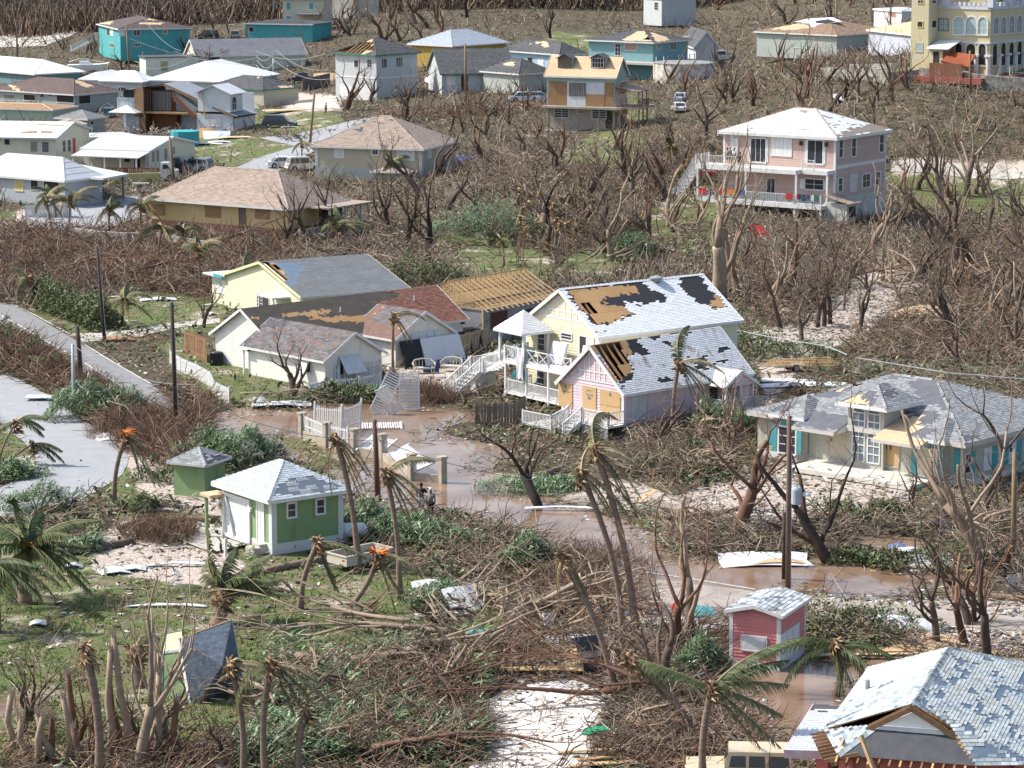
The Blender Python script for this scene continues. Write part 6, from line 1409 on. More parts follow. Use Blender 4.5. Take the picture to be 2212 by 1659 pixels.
H=si('building','cream building with white roof and red door, left edge',*Q(0,0,505,1188,665,1100,-400,1160),4.3,.05,'gable',CRM,MW,rise=1.3,axis='y',oh=.5,steps=1.2,fas=mat('pale_blue_fascia',(.55,.6,.66),.7),dpt=16,wins=[('L',*Q(0,0,38,1180,84,1250),'hole',D2(fw=.05)),('L',*Q(0,0,262,1222,325,1312),'board',D2(pm=mat('grey_brown_board',(.33,.3,.24),.9))),('L',*Q(0,0,363,1228,422,1312),'glass',D2(nx=1,ny=5)),('R',*Q(0,0,540,1218,565,1308),'glass',D2(nx=1,ny=2)),('R',*Q(0,0,583,1212,610,1305),'glass',D2(nx=1,ny=2)),('R',*Q(0,0,625,1195,652,1340),'door',D2(pm=mat('red_door',(.55,.06,.05),.6)))])
P=H.P['L']
for q in(((190,1140),(330,1130),(310,1155),(180,1150)),((330,1075),(560,1085),(550,1092),(320,1082)),((350,1132),(470,1138),(440,1152),(350,1148))):
 s=H.pst('L',[T(0,0,*c)for c in q]);mb=MB();mb.poly([P.at(a,b,.05)for a,b in s],.02,P.n);mb.bd('roof_gap',PO,H.rt)
H=si('annex','cream annex with blue window between the red door building and the long white hall',*Q(0,0,745,1190,790,1180,655,1150),3.,.05,'hip',CRM,MG_,rise=.3,oh=.2,steps=1.,wins=[('L',*Q(0,0,690,1195,722,1270),'shutter',D2(pm=mat('blue_shutter',(.33,.45,.55),.7)))],cat='building',dpt=5,width=7)
H=si('hall','long cream hall with pale metal roof and front porch behind the hardware trucks',*Q(0,0,1300,1300,1555,1215,770,1262),3.,.05,'gable',CRM,MG_,ax_=T(0,0,1462,1180),axis='y',oh=.4,steps=.8,wins=[('R',*Q(0,0,1308,1305,1335,1398),'board',D2(pm=mat('grey_brown_board',(.33,.3,.24),.9))),('R',*Q(0,0,1347,1298,1374,1390),'board',D2(pm=MATS['grey_brown_board'])),('R',*Q(0,0,1417,1285,1445,1378),'board',D2(pm=MATS['grey_brown_board'])),('R',*Q(0,0,1490,1270,1510,1330),'board',D2(pm=MATS['grey_brown_board'])),('L',*Q(0,0,1160,1360,1215,1455),'hole'),('L',*Q(0,0,1075,1355,1125,1400),'hole'),('R',*Q(0,0,1258,1340,1282,1440),'door',D2(pm=mat('pink_grey_door',(.42,.33,.32),.8)))])
mb=MB();mb.poly([(-3.2,H.Dp,2.35),(-3.2,-.2,2.35),(0,-.2,2.85),(0,H.Dp,2.85)],.12,(0,0,1));mb.bd('porch_roof',MG_,H.rt)
for k in range(5):y=.1+(H.Dp-.4)*k/4;H.box('post',-3.1,-2.95,y,y+.15,0,2.25,WH)
H=si('house','yellow-grey house with broad pale metal roof and flat carport, left edge',*Q(0,0,560,1565,700,1500,-300,1450),2.9,0.,'hip',mat('grey_blue_wall',(.45,.48,.5),.85),MG_,ax_=T(0,0,360,1325),oh=.4,steps=1.,dpt=15,width=6.5,wins=[('L',*Q(0,0,265,1550,330,1640),'hole'),('L',*Q(0,0,380,1560,510,1640),'hole'),('L',*Q(0,0,-60,1580,0,1650),'board',D2(pm=mat('yellow_board',(.6,.52,.16),.8))),('L',*Q(0,0,130,1560,200,1650),'board',D2(pm=MATS['yellow_board']))])
c4_=[W(T(0,0,*q),z)-H.o for q,z in(((255,1490),3.),((890,1540),3.),((1115,1500),3.),((540,1390),3.1))]
c4_=[V3((v.dot(H.ex),v.dot(H.ey),v.z))for v in c4_]
mb=MB();mb.poly(c4_,.22,(0,0,1));mb.bd('carport_roof',MG_,H.rt)
for p in(c4_[1],c4_[2],c4_[0]):d=(V3((sum(q.x for q in c4_)/4,sum(q.y for q in c4_)/4,0))-V3((p.x,p.y,0))).normalized()*.8;H.box('carport_post',p.x+d.x-.1,p.x+d.x+.1,p.y+d.y-.1,p.y+d.y+.1,0,2.8,mat('steel_post',(.25,.27,.28),.6))
H=si('house','small cream house with dark hip roof beside the fallen power pole',*Q(1,0,65,775,325,745),T(0,0,1880,740),2.9,T(1,0,70,900),'hip',mat('cream_beige_wall',(.52,.49,.38),.85),DG,ax_=T(1,0,30,650),oh=.3,fas=MATS['green_fascia'],osb={'R':[Q(1,0,190,735,320,740,300,760,190,765)],'L':[Q(1,0,5,665,30,650,20,690)]},dpt=12)
H=si('house','green-grey house with stripped brown and white roof below the castle villa',*Q(3,0,600,305,930,262,10,262),3.2,T(3,0,500,440),'hip',PG,mat('stripped_brown_deck',(.3,.2,.14),.85,(.22,.15,.1),1.5,tint=.2),ax_=T(3,0,560,158),oh=.4,dpt=16,osb={'L':[Q(3,0,20,255,130,215,320,200,360,240,200,262)]},wins=[('L',*Q(3,0,230,325,400,420),'board',D2(pm=mat('mint_board',(.4,.5,.42),.85)))])
P=H.P['L'];s=H.pst('L',[T(3,0,*c)for c in((230,190),(340,165),(560,152),(640,190),(520,200),(430,215),(400,240),(370,230),(360,205))])
mb=MB();mb.poly([P.at(a,b,.06)for a,b in s],.02,P.n);mb.bd('white_membrane',MW,H.rt)
s=H.pst('L',[T(3,0,*c)for c in((410,185),(520,170),(590,190),(500,205),(420,205))]);mb=MB();mb.poly([P.at(a,b,.09)for a,b in s],.02,P.n);mb.bd('roofing_felt',FELT,H.rt)
H=si('house','white-walled house with stripped plywood roof right of the brown-roofed house',*Q(3,0,1240,300,1500,280,900,235),3.,T(3,0,1150,330),'hip',mat('lavender_white_wall',(.5,.53,.6),.85),None,rise=1.6,oh=.3,osbm=OP,dpt=14,width=12)
H=si('block_house','small white flat-topped block house near the top right',*Q(3,0,1155,98,1235,95,998,82),3.2,T(3,0,1100,165),'hip',mat('white_block',(.62,.63,.6),.85),MG_,rise=.3,oh=.15,wins=[('L',*Q(3,0,1050,105,1105,150),'board',D2(pm=PO))],dpt=9,width=6)
H=si('house','pale grey house half hidden by trees at the top edge',*Q(2,0,1290,-20,1395,-25,1205,-30),4.6,T(2,0,1290,115),'hip',GRY,DG,rise=1.6,oh=.3,wins=[('L',*Q(2,0,1232,20,1262,85),'glass',D2(nx=1,ny=3))],dpt=7,width=8)
base=G(T(2,0,1480,700));rr_=5.2
t=thing('cistern','low round white-painted cistern with stained wall below the blue house','cistern',base);mb=MB();mb.tube([(0,0,-.5),(0,0,2.7)],rr_*.85,20);mb.bd('tank_wall',mat('stained_white_wall',(.62,.6,.55),.9,(.34,.27,.2),1.2,(.36,.52),streak=((1,1,.15),(.34,.26,.2),.5,.66)),t)
mb=MB();mb.tube([(0,0,2.7),(0,0,2.8)],[rr_*.87,rr_*.8],20);mb.bd('tank_lid',mat('debris_grey',(.34,.34,.32),.9,(.12,.13,.14),1.5),t)
#yellow crenellated villa on the hill
CY=mat('weathered_yellow_stucco',(.6,.51,.29),.85,(.54,.53,.43),.8,(.32,.55),.1);WSH=mat('white_shingle_wall',(.66,.68,.72),.7)
gz=gzat(T(3,0,1910,590))
H=House('crenellated_villa','yellow villa with white battlements, arcades and a corner tower on the hill',*Q(3,0,1925,72,2330,38,1480,58),7.9,gz,oh=0.,dpt=None)
H.walls(CY,z0=-1.5);f=H.wm('L');fR=H.wm('R');W_,D_=H.Wd,H.Dp
H.box('flat_roof',.2,W_,.2,D_,7.6,7.75,CONC)
xt=H.on(('R',D_),T(3,0,1385,300))[0];yt=H.on(('L',xt),T(3,0,1235,300))[0]
H.box('tower',xt,1.5,D_,yt,-1.5,11.5,CY)
def merlons(axis,a0,a1,fixed,z,n,m=WSH):
 for i in range(n):
  a=a0+(a1-a0)*(i+.2)/n;b=a0+(a1-a0)*(i+.75)/n;mb=MB()
  (mb.box(fixed-.12,fixed+.2,a,b,z,z+.45)if axis=='y' else mb.box(a,b,fixed-.12,fixed+.2,z,z+.45));mb.bd('merlon',m,H.rt)
H.box('parapet',-.1,.15,0,D_,7.7,8.1,WSH);H.box('parapet',0,W_,-.1,.15,7.7,8.1,WSH);merlons('y',0,D_,0,8.1,11);merlons('x',0,W_,0,8.1,12)
def pinnacle(x,y,s=1.):
 mb=MB();mb.box(x-.45*s,x+.45*s,y-.45*s,y+.45*s,8.,9.3);mb.poly([(x-.5*s,y-.5*s,9.3),(x+.5*s,y-.5*s,9.3),(x,y,10.1)],.05,(0,-1,.5));mb.poly([(x-.5*s,y+.5*s,9.3),(x-.5*s,y-.5*s,9.3),(x,y,10.1)],.05,(-1,0,.5));mb.bd('pinnacle',WSH,H.rt)
for c in((1540,30),(1925,20)):pinnacle(.2,H.on(('L',0),T(3,0,*c))[0])
for c in((2085,20),(2195,10)):pinnacle(H.on(('R',0),T(3,0,*c))[0],.2)
H.box('penthouse',3.,8.,D_*.15,D_*.62,7.7,12.,CY);H.box('penthouse_door',2.95,3.,D_*.22,D_*.3,8.2,10.6,DI)
MG=mat('mint_glass',(.32,.44,.42),.4,(.38,.48,.48),2)
for c in((1610,145,1692,295),(1717,145,1800,295),(1822,150,1892,298)):H.win('L',H.rect('L',T(3,0,c[0],c[1]),T(3,0,c[2],c[3])),'glass',nx=2,ny=3,arch=True,fw=.18,out=.1,pm=MG)
for c in((1480,165,1555,262),):H.win('L',H.rect('L',T(3,0,c[0],c[1]),T(3,0,c[2],c[3])),'glass',nx=2,ny=2,fw=.1,pm=MG,fm=WG)
for c in((1947,150,1985,292),(2012,148,2050,288),(2082,140,2120,282),(2148,138,2185,275)):H.win('R',H.rect('R',T(3,0,c[0],c[1]),T(3,0,c[2],c[3])),'glass',nx=2,ny=2,arch=True,fw=.12,out=.1,pm=mat('dull_glass',(.22,.25,.28),.4,(.3,.33,.36),2))
for c,k in(((1298,-15,1340,28),'glass'),((1295,188,1335,232),'hole'),((1278,375,1332,445),'board')):H.win(('L',xt),H.rect(('L',xt),T(3,0,c[0],c[1]),T(3,0,c[2],c[3])),k,fw=.1,pm=MG if k=='board' else None,fm=CY)
for c in((1418,-10,1450,25),(1416,180,1452,235)):H.win(('R',D_),H.rect(('R',D_),T(3,0,c[0],c[1]),T(3,0,c[2],c[3])),'glass' if c[1]<0 else 'hole',fw=.08,nx=1)
for c in((1622,375,1672,560),(1718,378,1790,560),(1825,378,1880,560)):H.win('L',H.rect('L',T(3,0,c[0],c[1]),T(3,0,c[2],c[3])),'hole',arch=True,fw=.25,out=.12,fm=mat('pale_arch_trim',(.62,.6,.46),.8))
for c in((1938,380,1972,560),(2010,370,2045,560),(2080,368,2115,560),(2150,358,2185,555)):H.win('R',H.rect('R',T(3,0,c[0],c[1]),T(3,0,c[2],c[3])),'hole',arch=True,fw=.2,out=.12,fm=MATS['pale_arch_trim'])
for p,wl in((1695,'L'),(1805,'L'),(1912,'L'),(1990,'R'),(2062,'R'),(2132,'R'),(2200,'R')):
 a,z=H.on(wl,T(3,0,p,450));x,y=((-.15,a)if wl=='L' else(a,-.15));mb=MB();mb.tube([(x,y,-.6),(x,y,2.)],.28,10);mb.box(x-.4,x+.4,y-.4,y+.4,2.,2.25);mb.bd('column',WH,H.rt)
H.box('string_course',-.15,0,0,D_,3.55,3.75,WSH);H.box('string_course',0,W_,-.15,0,3.55,3.75,WSH)
H.box('terrace',-6,0,-2.,D_,-1.,-.25,mat('red_deck',(.34,.1,.08),.8,(.26,.08,.06),2));H.box('terrace',0,W_,-3,0,-1.,-.25,MATS['red_deck'])
rl(H.rt,(0,-2.8,-.2),(W_,-2.8,-.2),1.,CY,.7)
yl0=H.on(('L',-2.5),T(3,0,1395,470))[0];yl1=H.on(('L',-2.5),T(3,0,1525,470))[0]
mb=MB();mb.poly([(-3.4,yl0,3.),(-3.4,yl1-1.,3.),(-.1,yl1-1.,3.9),(-.1,yl0,3.9)],.1,(0,0,1));mb.bd('lean_to_roof',MW,H.rt);H.box('lean_to',-3.,0,yl1,yl0-.1,-.3,3.,CY);H.box('opening',-3.05,-3.,yl1+.5,yl0-.8,-.2,2.6,DI);H.box('side_board',-3.,0,yl1-.05,yl1,-.2,3.,PO)
H.box('brown_fence',-5.8,-5.6,D_*.1,D_*.72,-.25,1.4,mat('red_brown_board',(.22,.1,.06),.85));mb=MB();mb.poly([(-4.5,D_*.08,1.),(-2.5,D_*.08,2.4),(-2.,D_*.6,2.6),(-4.5,D_*.6,1.6)],.2,(-.4,0,1));mb.bd('orange_awning',mat('burnt_orange',(.28,.07,.025),.8),H.rt)
def wal(name,label,px,h0,h1,m,th=.4,cat='wall',rough_top=0,n=1,brick=None):
 """free-standing wall following ground points"""
 pts=[G(p)for p in px];t=thing(name,label,cat,pts[0]);o=pts[0];rr=RD(3)
 for a,b in zip(pts,pts[1:]):
  d=(b-a);L=d.length;e=V3((d.x,d.y,0)).normalized();s=V3((-e.y,e.x,0));k=max(1,int(L/1.2))
  for i in range(k):
   p=a+d*(i/k)-o;q_=a+d*((i+1)/k)-o;tp=h1+rough_top*rr.uniform(-1,1);mb=MB()
   mb.poly([p+Z3(h0),q_+Z3(h0),q_+Z3(tp),p+Z3(tp+rough_top*.3)],th,-s);mb.bd('wall_section',m,t)
 return t
ROCK=mat('limestone_rock',(.34,.33,.29),.95,(.12,.115,.1),1.6,(.35,.6),.8,8)
wal('retaining_wall','rough limestone retaining wall below the yellow villa',Q(3,0,480,690,900,700,1040,745,1300,705,1650,735,1900,775,2212,800,2500,810),-1,1.6,ROCK,.6,rough_top=.15)
wal('stone_wall','low curving stone wall in front of the yellow villa tower',Q(3,0,700,600,880,600,1060,598,1230,580),-.5,.7,ROCK,.4,rough_top=.06)
wal('concrete_wall','grey concrete retaining wall below the ochre house',Q(0,1,640,410,850,440,1100,455,1350,450,1700,520,1900,540),-.5,1.15,CONC,.3)
wal('concrete_wall','tall weathered concrete wall at the top edge right of the cream tower house',Q(1,0,590,155,850,160,1060,150),-.5,4.5,mat('weathered_wall',(.34,.34,.31),.9,(.2,.2,.18),.5),.4)
wal('board_fence','brown board fence left of the grey two-storey house',Q(1,0,405,790,640,735),0,1.9,WG,.1,cat='fence')
wal('yellow_wall','low yellow garden wall in front of the hardware truck',Q(0,0,940,1625,1380,1610),0,1.6,mat('yellow_garden_wall',(.58,.52,.22),.85),.25)
wal('low_wall','pale low wall in front of the small cream house',Q(1,0,50,930,490,885),0,.5,CONC,.3)
t=thing('concrete_frame','unfinished concrete frame with white columns at the top left corner','building',G(T(0,0,380,150)))
o_=V3(t.location);yb_=o_.y;q=lambda x,y,dy=0:AY(T(0,0,x,y),yb_+dy)-o_
mb=MB();a,b=q(180,5),q(550,5);mb.box(a.x,b.x,-1,12,a.z,a.z+1.2);mb.bd('floor_slab',CONC,t)
for x in(205,530):a=q(x,100);mb=MB();mb.box(a.x-.7,a.x+.7,-.8,.6,a.z-2,q(x,5).z);mb.bd('column',CONC,t)
a=q(365,80,8);mb=MB();mb.box(a.x-.9,a.x+.9,6,7,a.z-2,q(365,5).z);mb.bd('column',WG,t);mb=MB();a,b=q(235,95,11),q(540,95,11);mb.box(a.x,b.x,11.4,11.7,a.z-1,q(365,5,0).z);mb.bd('back_wall',mat('pale_wall',(.55,.56,.58),.8),t)
#compound wall with square pillars and picket panels
PIL=mat('weathered_pillar',(.44,.39,.31),.9,(.28,.24,.19),1.5,None,.2,20)
pil=[(400,462,245),(612,548,320),(852,608,400),(1095,655,490),(1345,835,575),(1612,858,665)]
pb=[W(T(1,2,x,y),.0)for x,y,t_ in pil];t=thing('compound_wall','low concrete compound wall with square capped pillars standing in the flood','wall',pb[0]);o=pb[0]
e_=(pb[-1]-pb[0]).normalized();sN=V3((-e_.y,e_.x,0))
def M_(b):return lambda x,y,z:(b-o)+e_*x+sN*y+Z3(z)
for b in pb:
 mb=MB();mb.box(-.2,.2,-.2,.2,-.4,1.55,M=M_(b));mb.bd('pillar',PIL,t);mb=MB();mb.box(-.26,.26,-.26,.26,1.55,1.66,M=M_(b));mb.bd('pillar_cap',PIL,t)
for i,(a,b)in enumerate(zip(pb,pb[1:])):
 L=(b-a).length;mb=MB();d=(b-a).normalized();n=V3((-d.y,d.x,0));MM=lambda x,y,z,a=a,d=d,n=n:(a-o)+d*x+n*y+Z3(z);mb.box(.2,L-.2,-.09,.09,-.4,.5 if i!=1 else.42,M=MM);mb.bd('low_wall',PIL,t)
for b in pb[2:5]:
 for k in(0,1):mb=MB();mb.box(-.09,.09,-.25,-.2,.55+k*.0,1.3,M=lambda x,y,z,b=b:(b-o)+V3((x+.22,y*.2-.1,z)));mb.bd('pillar_niche',FS,t);break
PK=None
def pkp(name,label,a,b,h=1.3,lean=0,top=0.,n=None,z0=.05,miss=(),cat='fence',group=None,curve=0.,m=None,slope=0):
 """white picket panel from a to b, every picket its own part"""
 global PK
 a=V3(a);b=V3(b);d=b-a;L=V3((d.x,d.y,0)).length;t=thing(name,label,cat,a,atan2(d.y,d.x),group);t.rotation_euler=(lean,slope,atan2(d.y,d.x));m=m or WH
 if PK is None:PK={}
 if m.name not in PK:
  mb=MB();mb.poly([(-.04,0,0),(.04,0,0),(.04,0,.93),(0,0,1.),(-.04,0,.93)],.022,(0,-1,0));PK[m.name]=mb.mesh('picket',m)
 n=n or max(2,int(L/.15))
 for z in(.25,.8):mb=MB();mb.box(0,L,.0,.04,z0+h*z,z0+h*z+.07);mb.bd('rail',m,t)
 for i in range(n):
  if i in miss:continue
  k=(i+.5)/n;hh=h*(1-curve*sin(pi*k));meshobj('picket',PK[m.name],t,(L*k,-.005,z0),(0,R.uniform(-.015,.015),0),(1,1,hh))
 for x in(0,L):mb=MB();mb.box(x-.05,x+.05,-.03,.07,-.2,h+z0+.08);mb.bd('post',m,t)
 return t
g=lambda x,y,z=0,i=1,j=2:W(T(i,j,x,y),z)
pkp('picket_fence','white picket panel between the first two pillars at the flooded gate',pb[0]+e_*.3+Z3(.5),pb[1]-e_*.25+Z3(.5),1.,miss=(5,6,9),lean=.05)
pkp('picket_gate','left leaf of the big white picket gate behind the pillars',g(500,430,0),g(735,455,0),2.,curve=.12,lean=-.06);pkp('picket_gate','right leaf of the big white picket gate, nearest the lying panels',g(735,455,0),g(905,400,0),2.,curve=.12,lean=.04)
pkp('picket_fence','broken white picket stub beside the third pillar',pb[1]+e_*.3+Z3(.4),pb[2]-e_*.9+Z3(.3),1.1,miss=(2,3,6,7,10,11))
for lab,a,b,ln in(('white picket panel collapsed flat over the wall between the third and fourth pillars',pb[2]+e_*.4,pb[3]-e_*.1,1.15),('white picket panel collapsed over the wall between the fourth and fifth pillars',pb[3]+e_*.5,pb[4]-e_*.1,1.2)):
 tt=pkp('picket_fence',lab,a+Z3(.45),b+Z3(.4),1.5,lean=-ln,z0=0)
fl=g(915,385,.12);tt=pkp('picket_fence','white picket panel lying flat on the flood water behind the pillars',fl,fl+V3((2.6,.2,0)),1.6,lean=-1.5,z0=0)
fence_pts=[*Q(0,1,1470,1500,1560,1560,1700,1620),T(0,2,1740,0)if 0 else T(0,1,1820,1690),*Q(0,2,1850,110,1980,175)]
fp=[G(p)for p in fence_pts]
for i,(a,b)in enumerate(zip(fp,fp[1:])):pkp('picket_fence',['first','second','third','fourth','fifth'][i]+' white board section, counted from the road end, along the bungalow lawn',a,b,1.1,n=max(3,int((b-a).length/.12)),group='white boarded fence along the lawn')
wh=[('left white picket section in front of the cream gable',(600,1700,718,1700)),('right white picket section in front of the cream gable',(765,1690,865,1680)),('long white picket section running from the cream gable to the yard',(870,1680,1082,1640))]
for lab,c in wh:pkp('picket_fence',lab,W(T(1,1,c[0],c[1]),0.1),W(T(1,1,c[2],c[3]),.1),1.55)
pp=[g(500,105,.1),g(640,70,.1),g(900,55,.1),g(1075,20,.1)]
for i,(a,b)in enumerate(zip(pp,pp[1:])):pkp('picket_fence',['leaning left','leaning middle','leaning right'][i]+' low white picket section behind the green shrubs',a,b,.9,lean=(-.5,-.3,-.1)[i])
def frame_gate(name,label,base,w,h,rz,lean,roll,m,slats=14,cat='gate'):
 t=thing(name,label,cat,base,rz);t.rotation_euler=(lean,roll,rz);mb=MB()
 for x in(-w/2,w/2-.08):mb.box(x,x+.08,0,.06,0,h)
 mb.box(-w/2,w/2,0,.06,0,.08);mb.box(-w/2,w/2,0,.06,h-.08,h);mb.bd('frame',m,t);me=None
 for i in range(slats):
  if me is None:mb=MB();mb.box(-w/2+.08,w/2-.08,.015,.035,0,h/slats*.55);me=mb.mesh('slat',m)
  meshobj('slat',me,t,(0,0,.1+(h-.2)*i/slats))
 return t
frame_gate('slatted_gate','white slatted gate leaning over at the flood edge',g(1040,255,.1),1.1,3.,rad(10),rad(-10),rad(28),WH,16);frame_gate('lattice_gate','white framed lattice panel leaning right of the slatted gate',g(1215,250,.1),1.,2.1,rad(0),rad(10),rad(-30),WH,20);frame_gate('lattice_gate','upright white lattice gate with posts beside the dark shrubs',g(1325,225,.1),1.4,2.6,rad(4),0,0,WH,24)
def fbo(name,label,px,h,m,w=.16,gap=.02,lean=0,cat='fence',rot=0):
 pts=[G(p)for p in px];t=thing(name,label,cat,pts[0]);o=pts[0];mb=MB();mb.box(-w/2,w/2,0,.025,0,1);me=mb.mesh('board',m);rr=RD(8)
 for a,b in zip(pts,pts[1:]):
  d=b-a;L=V3((d.x,d.y,0)).length;an=atan2(d.y,d.x);n=int(L/(w+gap))
  for z in(.3,h-.3):mb=MB();mb.bar(a-o+Z3(z),b-o+Z3(z),.05,.09);mb.bd('rail',m,t)
  for i in range(n):p=a+d*((i+.5)/n)-o;meshobj('board',me,t,(p.x,p.y,p.z-.1),(lean+rr.uniform(-.02,.02),rr.uniform(-.02,.02),an),(1,1,h*rr.uniform(.95,1.03)))
 return t
fbo('board_fence','weathered grey board fence between the flood and the yellow cottage',[*Q(1,2,1890,380,2240,375),T(2,2,120,300)],1.75,WG)
fbo('board_fence','tan board fence beside the leaning mattresses',Q(1,1,1740,1430,2020,1350),1.75,mat('tan_board',(.36,.29,.2),.85,rnd=.12))
fbo('board_fence','broken brown board fence at the left corner of the bungalow',Q(0,1,1590,1400,1720,1440,1790,1480),1.9,WB_)
fbo('board_fence','ruined white and bare board fence at the right edge',Q(3,3,2060,150,2200,145,2330,150),1.1,mat('peeled_white_board',(.5,.52,.54),.8,(.22,.16,.12),1.2,(.4,.5)),gap=.08)
fbo('plank_platform','grey plank platform lying on the wet ground by the board fence',Q(1,2,1930,400,2212,385),2.4,WG,lean=-1.5,cat='platform')
fbo('picket_fence','white fence behind the drooping palms at the parking yard',Q(0,1,215,225,560,225,620,215),1.5,FS)
#posts, lamps and wires
POLE=mat('dark_pole',(.075,.055,.045),.85,(.05,.035,.03),3);POLET=mat('tan_pole',(.27,.19,.11),.85,(.19,.13,.07),3);STEEL=mat('pale_steel',(.5,.53,.55),.5)
def pole(label,top,bot,r=.12,m=None,name='utility_pole',arm=False,zt=None,insul=True):
 b=G(bot);tp=AY(top,b.y);t=thing(name,label,'pole',b);d=tp-b;mb=MB();mb.tube([(0,0,-.5),d*.5,d],[r*1.15,r,r*.85],10);mb.bd('pole',m or POLE,t,True)
 if insul:
  mb=MB();
  for k in range(3):mb.tube([d+V3((.12,0,-.15-.35*k)),d+V3((.12,0,-.02-.35*k))],.05,6)
  mb.tube([d+Z3(-.02),d+Z3(.15)],.04,6);mb.bd('insulator',STEEL,t)
  mb=MB();mb.tube([V3((r*1.1,-.05,0)),d*.5+V3((r*1.05,-.05,0)),d*.8+V3((r,-.05,0))],.025,4);mb.bd('conduit',STEEL,t)
 return t,tp
p1,w1=pole('dark pole beside the far road, left of the drive',*Q(0,1,838,470,905,1290));p2,w2=pole('dark pole on the left verge of the road',*Q(0,1,668,1162,702,1640),.17)
p3,w3=pole('dark pole at the flood edge by the white fence',T(0,1,1482,955),T(0,2,1525,405),.14);p4,w4=pole('rusty brown pole rising from the flood beside the pillars',*Q(1,2,1022,312,1055,1012),.15,mat('rusty_pole',(.14,.075,.05),.85))
p5,w5=pole('pale steel lamp post between the two roads',T(0,1,628,1312),T(0,2,638,222),.11,STEEL,'lamp_post',insul=False);p6,w6=pole('tall pole with grey transformer beside the flooded road',T(3,2,183,275),T(3,3,172,125),.13,mat('brown_pole',(.17,.11,.08),.85))
p7,w7=pole('tan wooden pole at the right edge of the flooded road',*Q(3,2,2130,592,2118,1600),.14,POLET);p8,w8=pole('short dark pole behind the transformer pole',T(3,2,140,1110),T(3,3,140,20),.12,insul=False)
far=[(*Q(0,0,1090,210,1122,640),'tan pole in front of the teal house',POLET),(*Q(0,0,1212,112,1218,420),'dark pole against the teal house roof',POLE),(*Q(0,0,143,240,155,680),'dark pole by the stepped white roof at the left edge',POLE),(*Q(1,0,505,800,465,1235),'leaning tan pole on the lawn left of the beige house',POLET),(*Q(1,0,1808,378,1812,875),'tan pole in front of the dark-roofed bungalow',POLET),(*Q(2,0,1205,395,1212,665),'tan pole right of the dormer house',POLET),(*Q(0,0,1465,1182,1507,1578),'tan pole in front of the hardware trucks',POLET),(*Q(3,0,1745,437,1752,800),'broken brown pole below the yellow villa terrace',WB_),(*Q(3,0,588,0,598,320),'tan pole by the stripped brown roof',POLET),(*Q(0,0,238,720,242,890),'short tan pole against the brown-black roof',POLET),(*Q(2,0,90,362,97,540),'slim brown pole in front of the light blue house',WB_),(*Q(2,0,138,418,141,560),'slim tan pole in front of the light blue house',POLET),(*Q(1,0,150,505,153,640),'white service pole behind the small cream house',STEEL)]
fw_=[pole(l,a,b,.16,m,insul=False)[1]for a,b,l,m in far]
t,d=p6,w6-V3(p6 .location)
c=V3(AY(T(3,2,246,1035),w6 .y-.3))-V3(t.location);mb=MB();mb.tube([c,c+Z3(.75),c+Z3(.85)],[.27,.27,.22],14);mb.tube([c+Z3(.85),c+Z3(1.05)],.05,6);mb.bd('transformer',mat('transformer_grey',(.42,.47,.52),.5),t)
mb=MB();e=AY(T(3,2,325,955),w6 .y-.3)-V3(t.location);mb.tube([c+V3((.2,0,.55)),e+V3((-.2,0,.05)),e],.03,5);mb.lathe([(.05,.12),(.2,.08),(.28,0),(.2,-.06)],12,tuple(e));mb.bd('street_lamp',STEEL,t)
WIRE=mat('wire_dark',(.05,.05,.055),.6);WIREL=mat('wire_pale',(.38,.39,.4),.6)
def wire(label,a,b,sag,m=None,r=.022,ctrl=None):
 a=V3(a);b=V3(b);pts=[]
 for i in range(17):k=i/16;p=a.lerp(b,k);p.z-=4*sag*k*(1-k);pts.append(p-a)
 mb=MB();mb.tube(pts,r,4);o=mb.bd('wire',m or WIRE,None);o.location=a;return tag(o,label,'wire')
def A2(p,y):return AY(p,y)
wire('long sagging line from the left edge to the rusty pole',A2(T(0,1,380,1270),w2 .y),w2,.0);wire('line from the verge pole down to the flood-edge pole',w2+Z3(-.6),A2(T(0,1,1480,1490),w3 .y),.4)
wire('thin line from the flood-edge pole past the gate pillars',A2(T(0,2,1500,20),w3 .y),A2(T(1,2,1030,490),w4 .y),.9);wire('low line from the rusty pole across the flooded yard',A2(T(1,2,1060,480),w4 .y),A2(T(2,2,560,865),w4 .y-8),.5);wire('line continuing past the twin palms to the transformer pole',A2(T(2,2,560,865),w4 .y-8),A2(T(3,2,150,1180),w6 .y),.5)
wire('dark line from the transformer pole to the right-hand tan pole',A2(T(3,2,190,1170),w6 .y),A2(T(3,2,2130,1350),w7 .y),.5);wire('second dark line from the transformer pole to the right-hand tan pole',A2(T(3,2,190,1200),w6 .y),A2(T(3,2,2300,1425),w7 .y),.9)
wire('guy wire left of the rusty pole',A2(T(1,2,1020,515),w4 .y),G(T(1,2,840,880)),0,r=.02);wire('guy wire right of the rusty pole',A2(T(1,2,1050,460),w4 .y),G(T(1,2,1760,1190)),.6)
wire('loose pale cable hanging from the transformer pole',A2(T(3,2,195,690),w6 .y),G(T(3,2,60,1440)),1.2,WIREL);wire('pale cable looping to the leaning trunk',A2(T(3,2,440,1100),w6 .y+2),G(T(3,2,600,1580)),.3,WIREL);wire('thin pale cable over the mud below the transformer pole',A2(T(3,3,560,10),w6 .y-2),A2(T(3,3,1050,520),w6 .y-12),.4,WIREL,.015)
wire('line crossing the hedge behind the green shed',A2(T(0,2,1080,185),w3 .y),A2(T(0,2,2000,520),w3 .y-12),1.5,WIREL);wire('line from the lamp post along the road',A2(T(0,1,640,1330),w5 .y),A2(T(0,1,1700,1659),w3 .y),.8,WIREL);wire('faint line over the left hedge',A2(T(0,2,670,0),w5 .y),A2(T(0,2,1080,185),w3 .y),.2,WIREL)
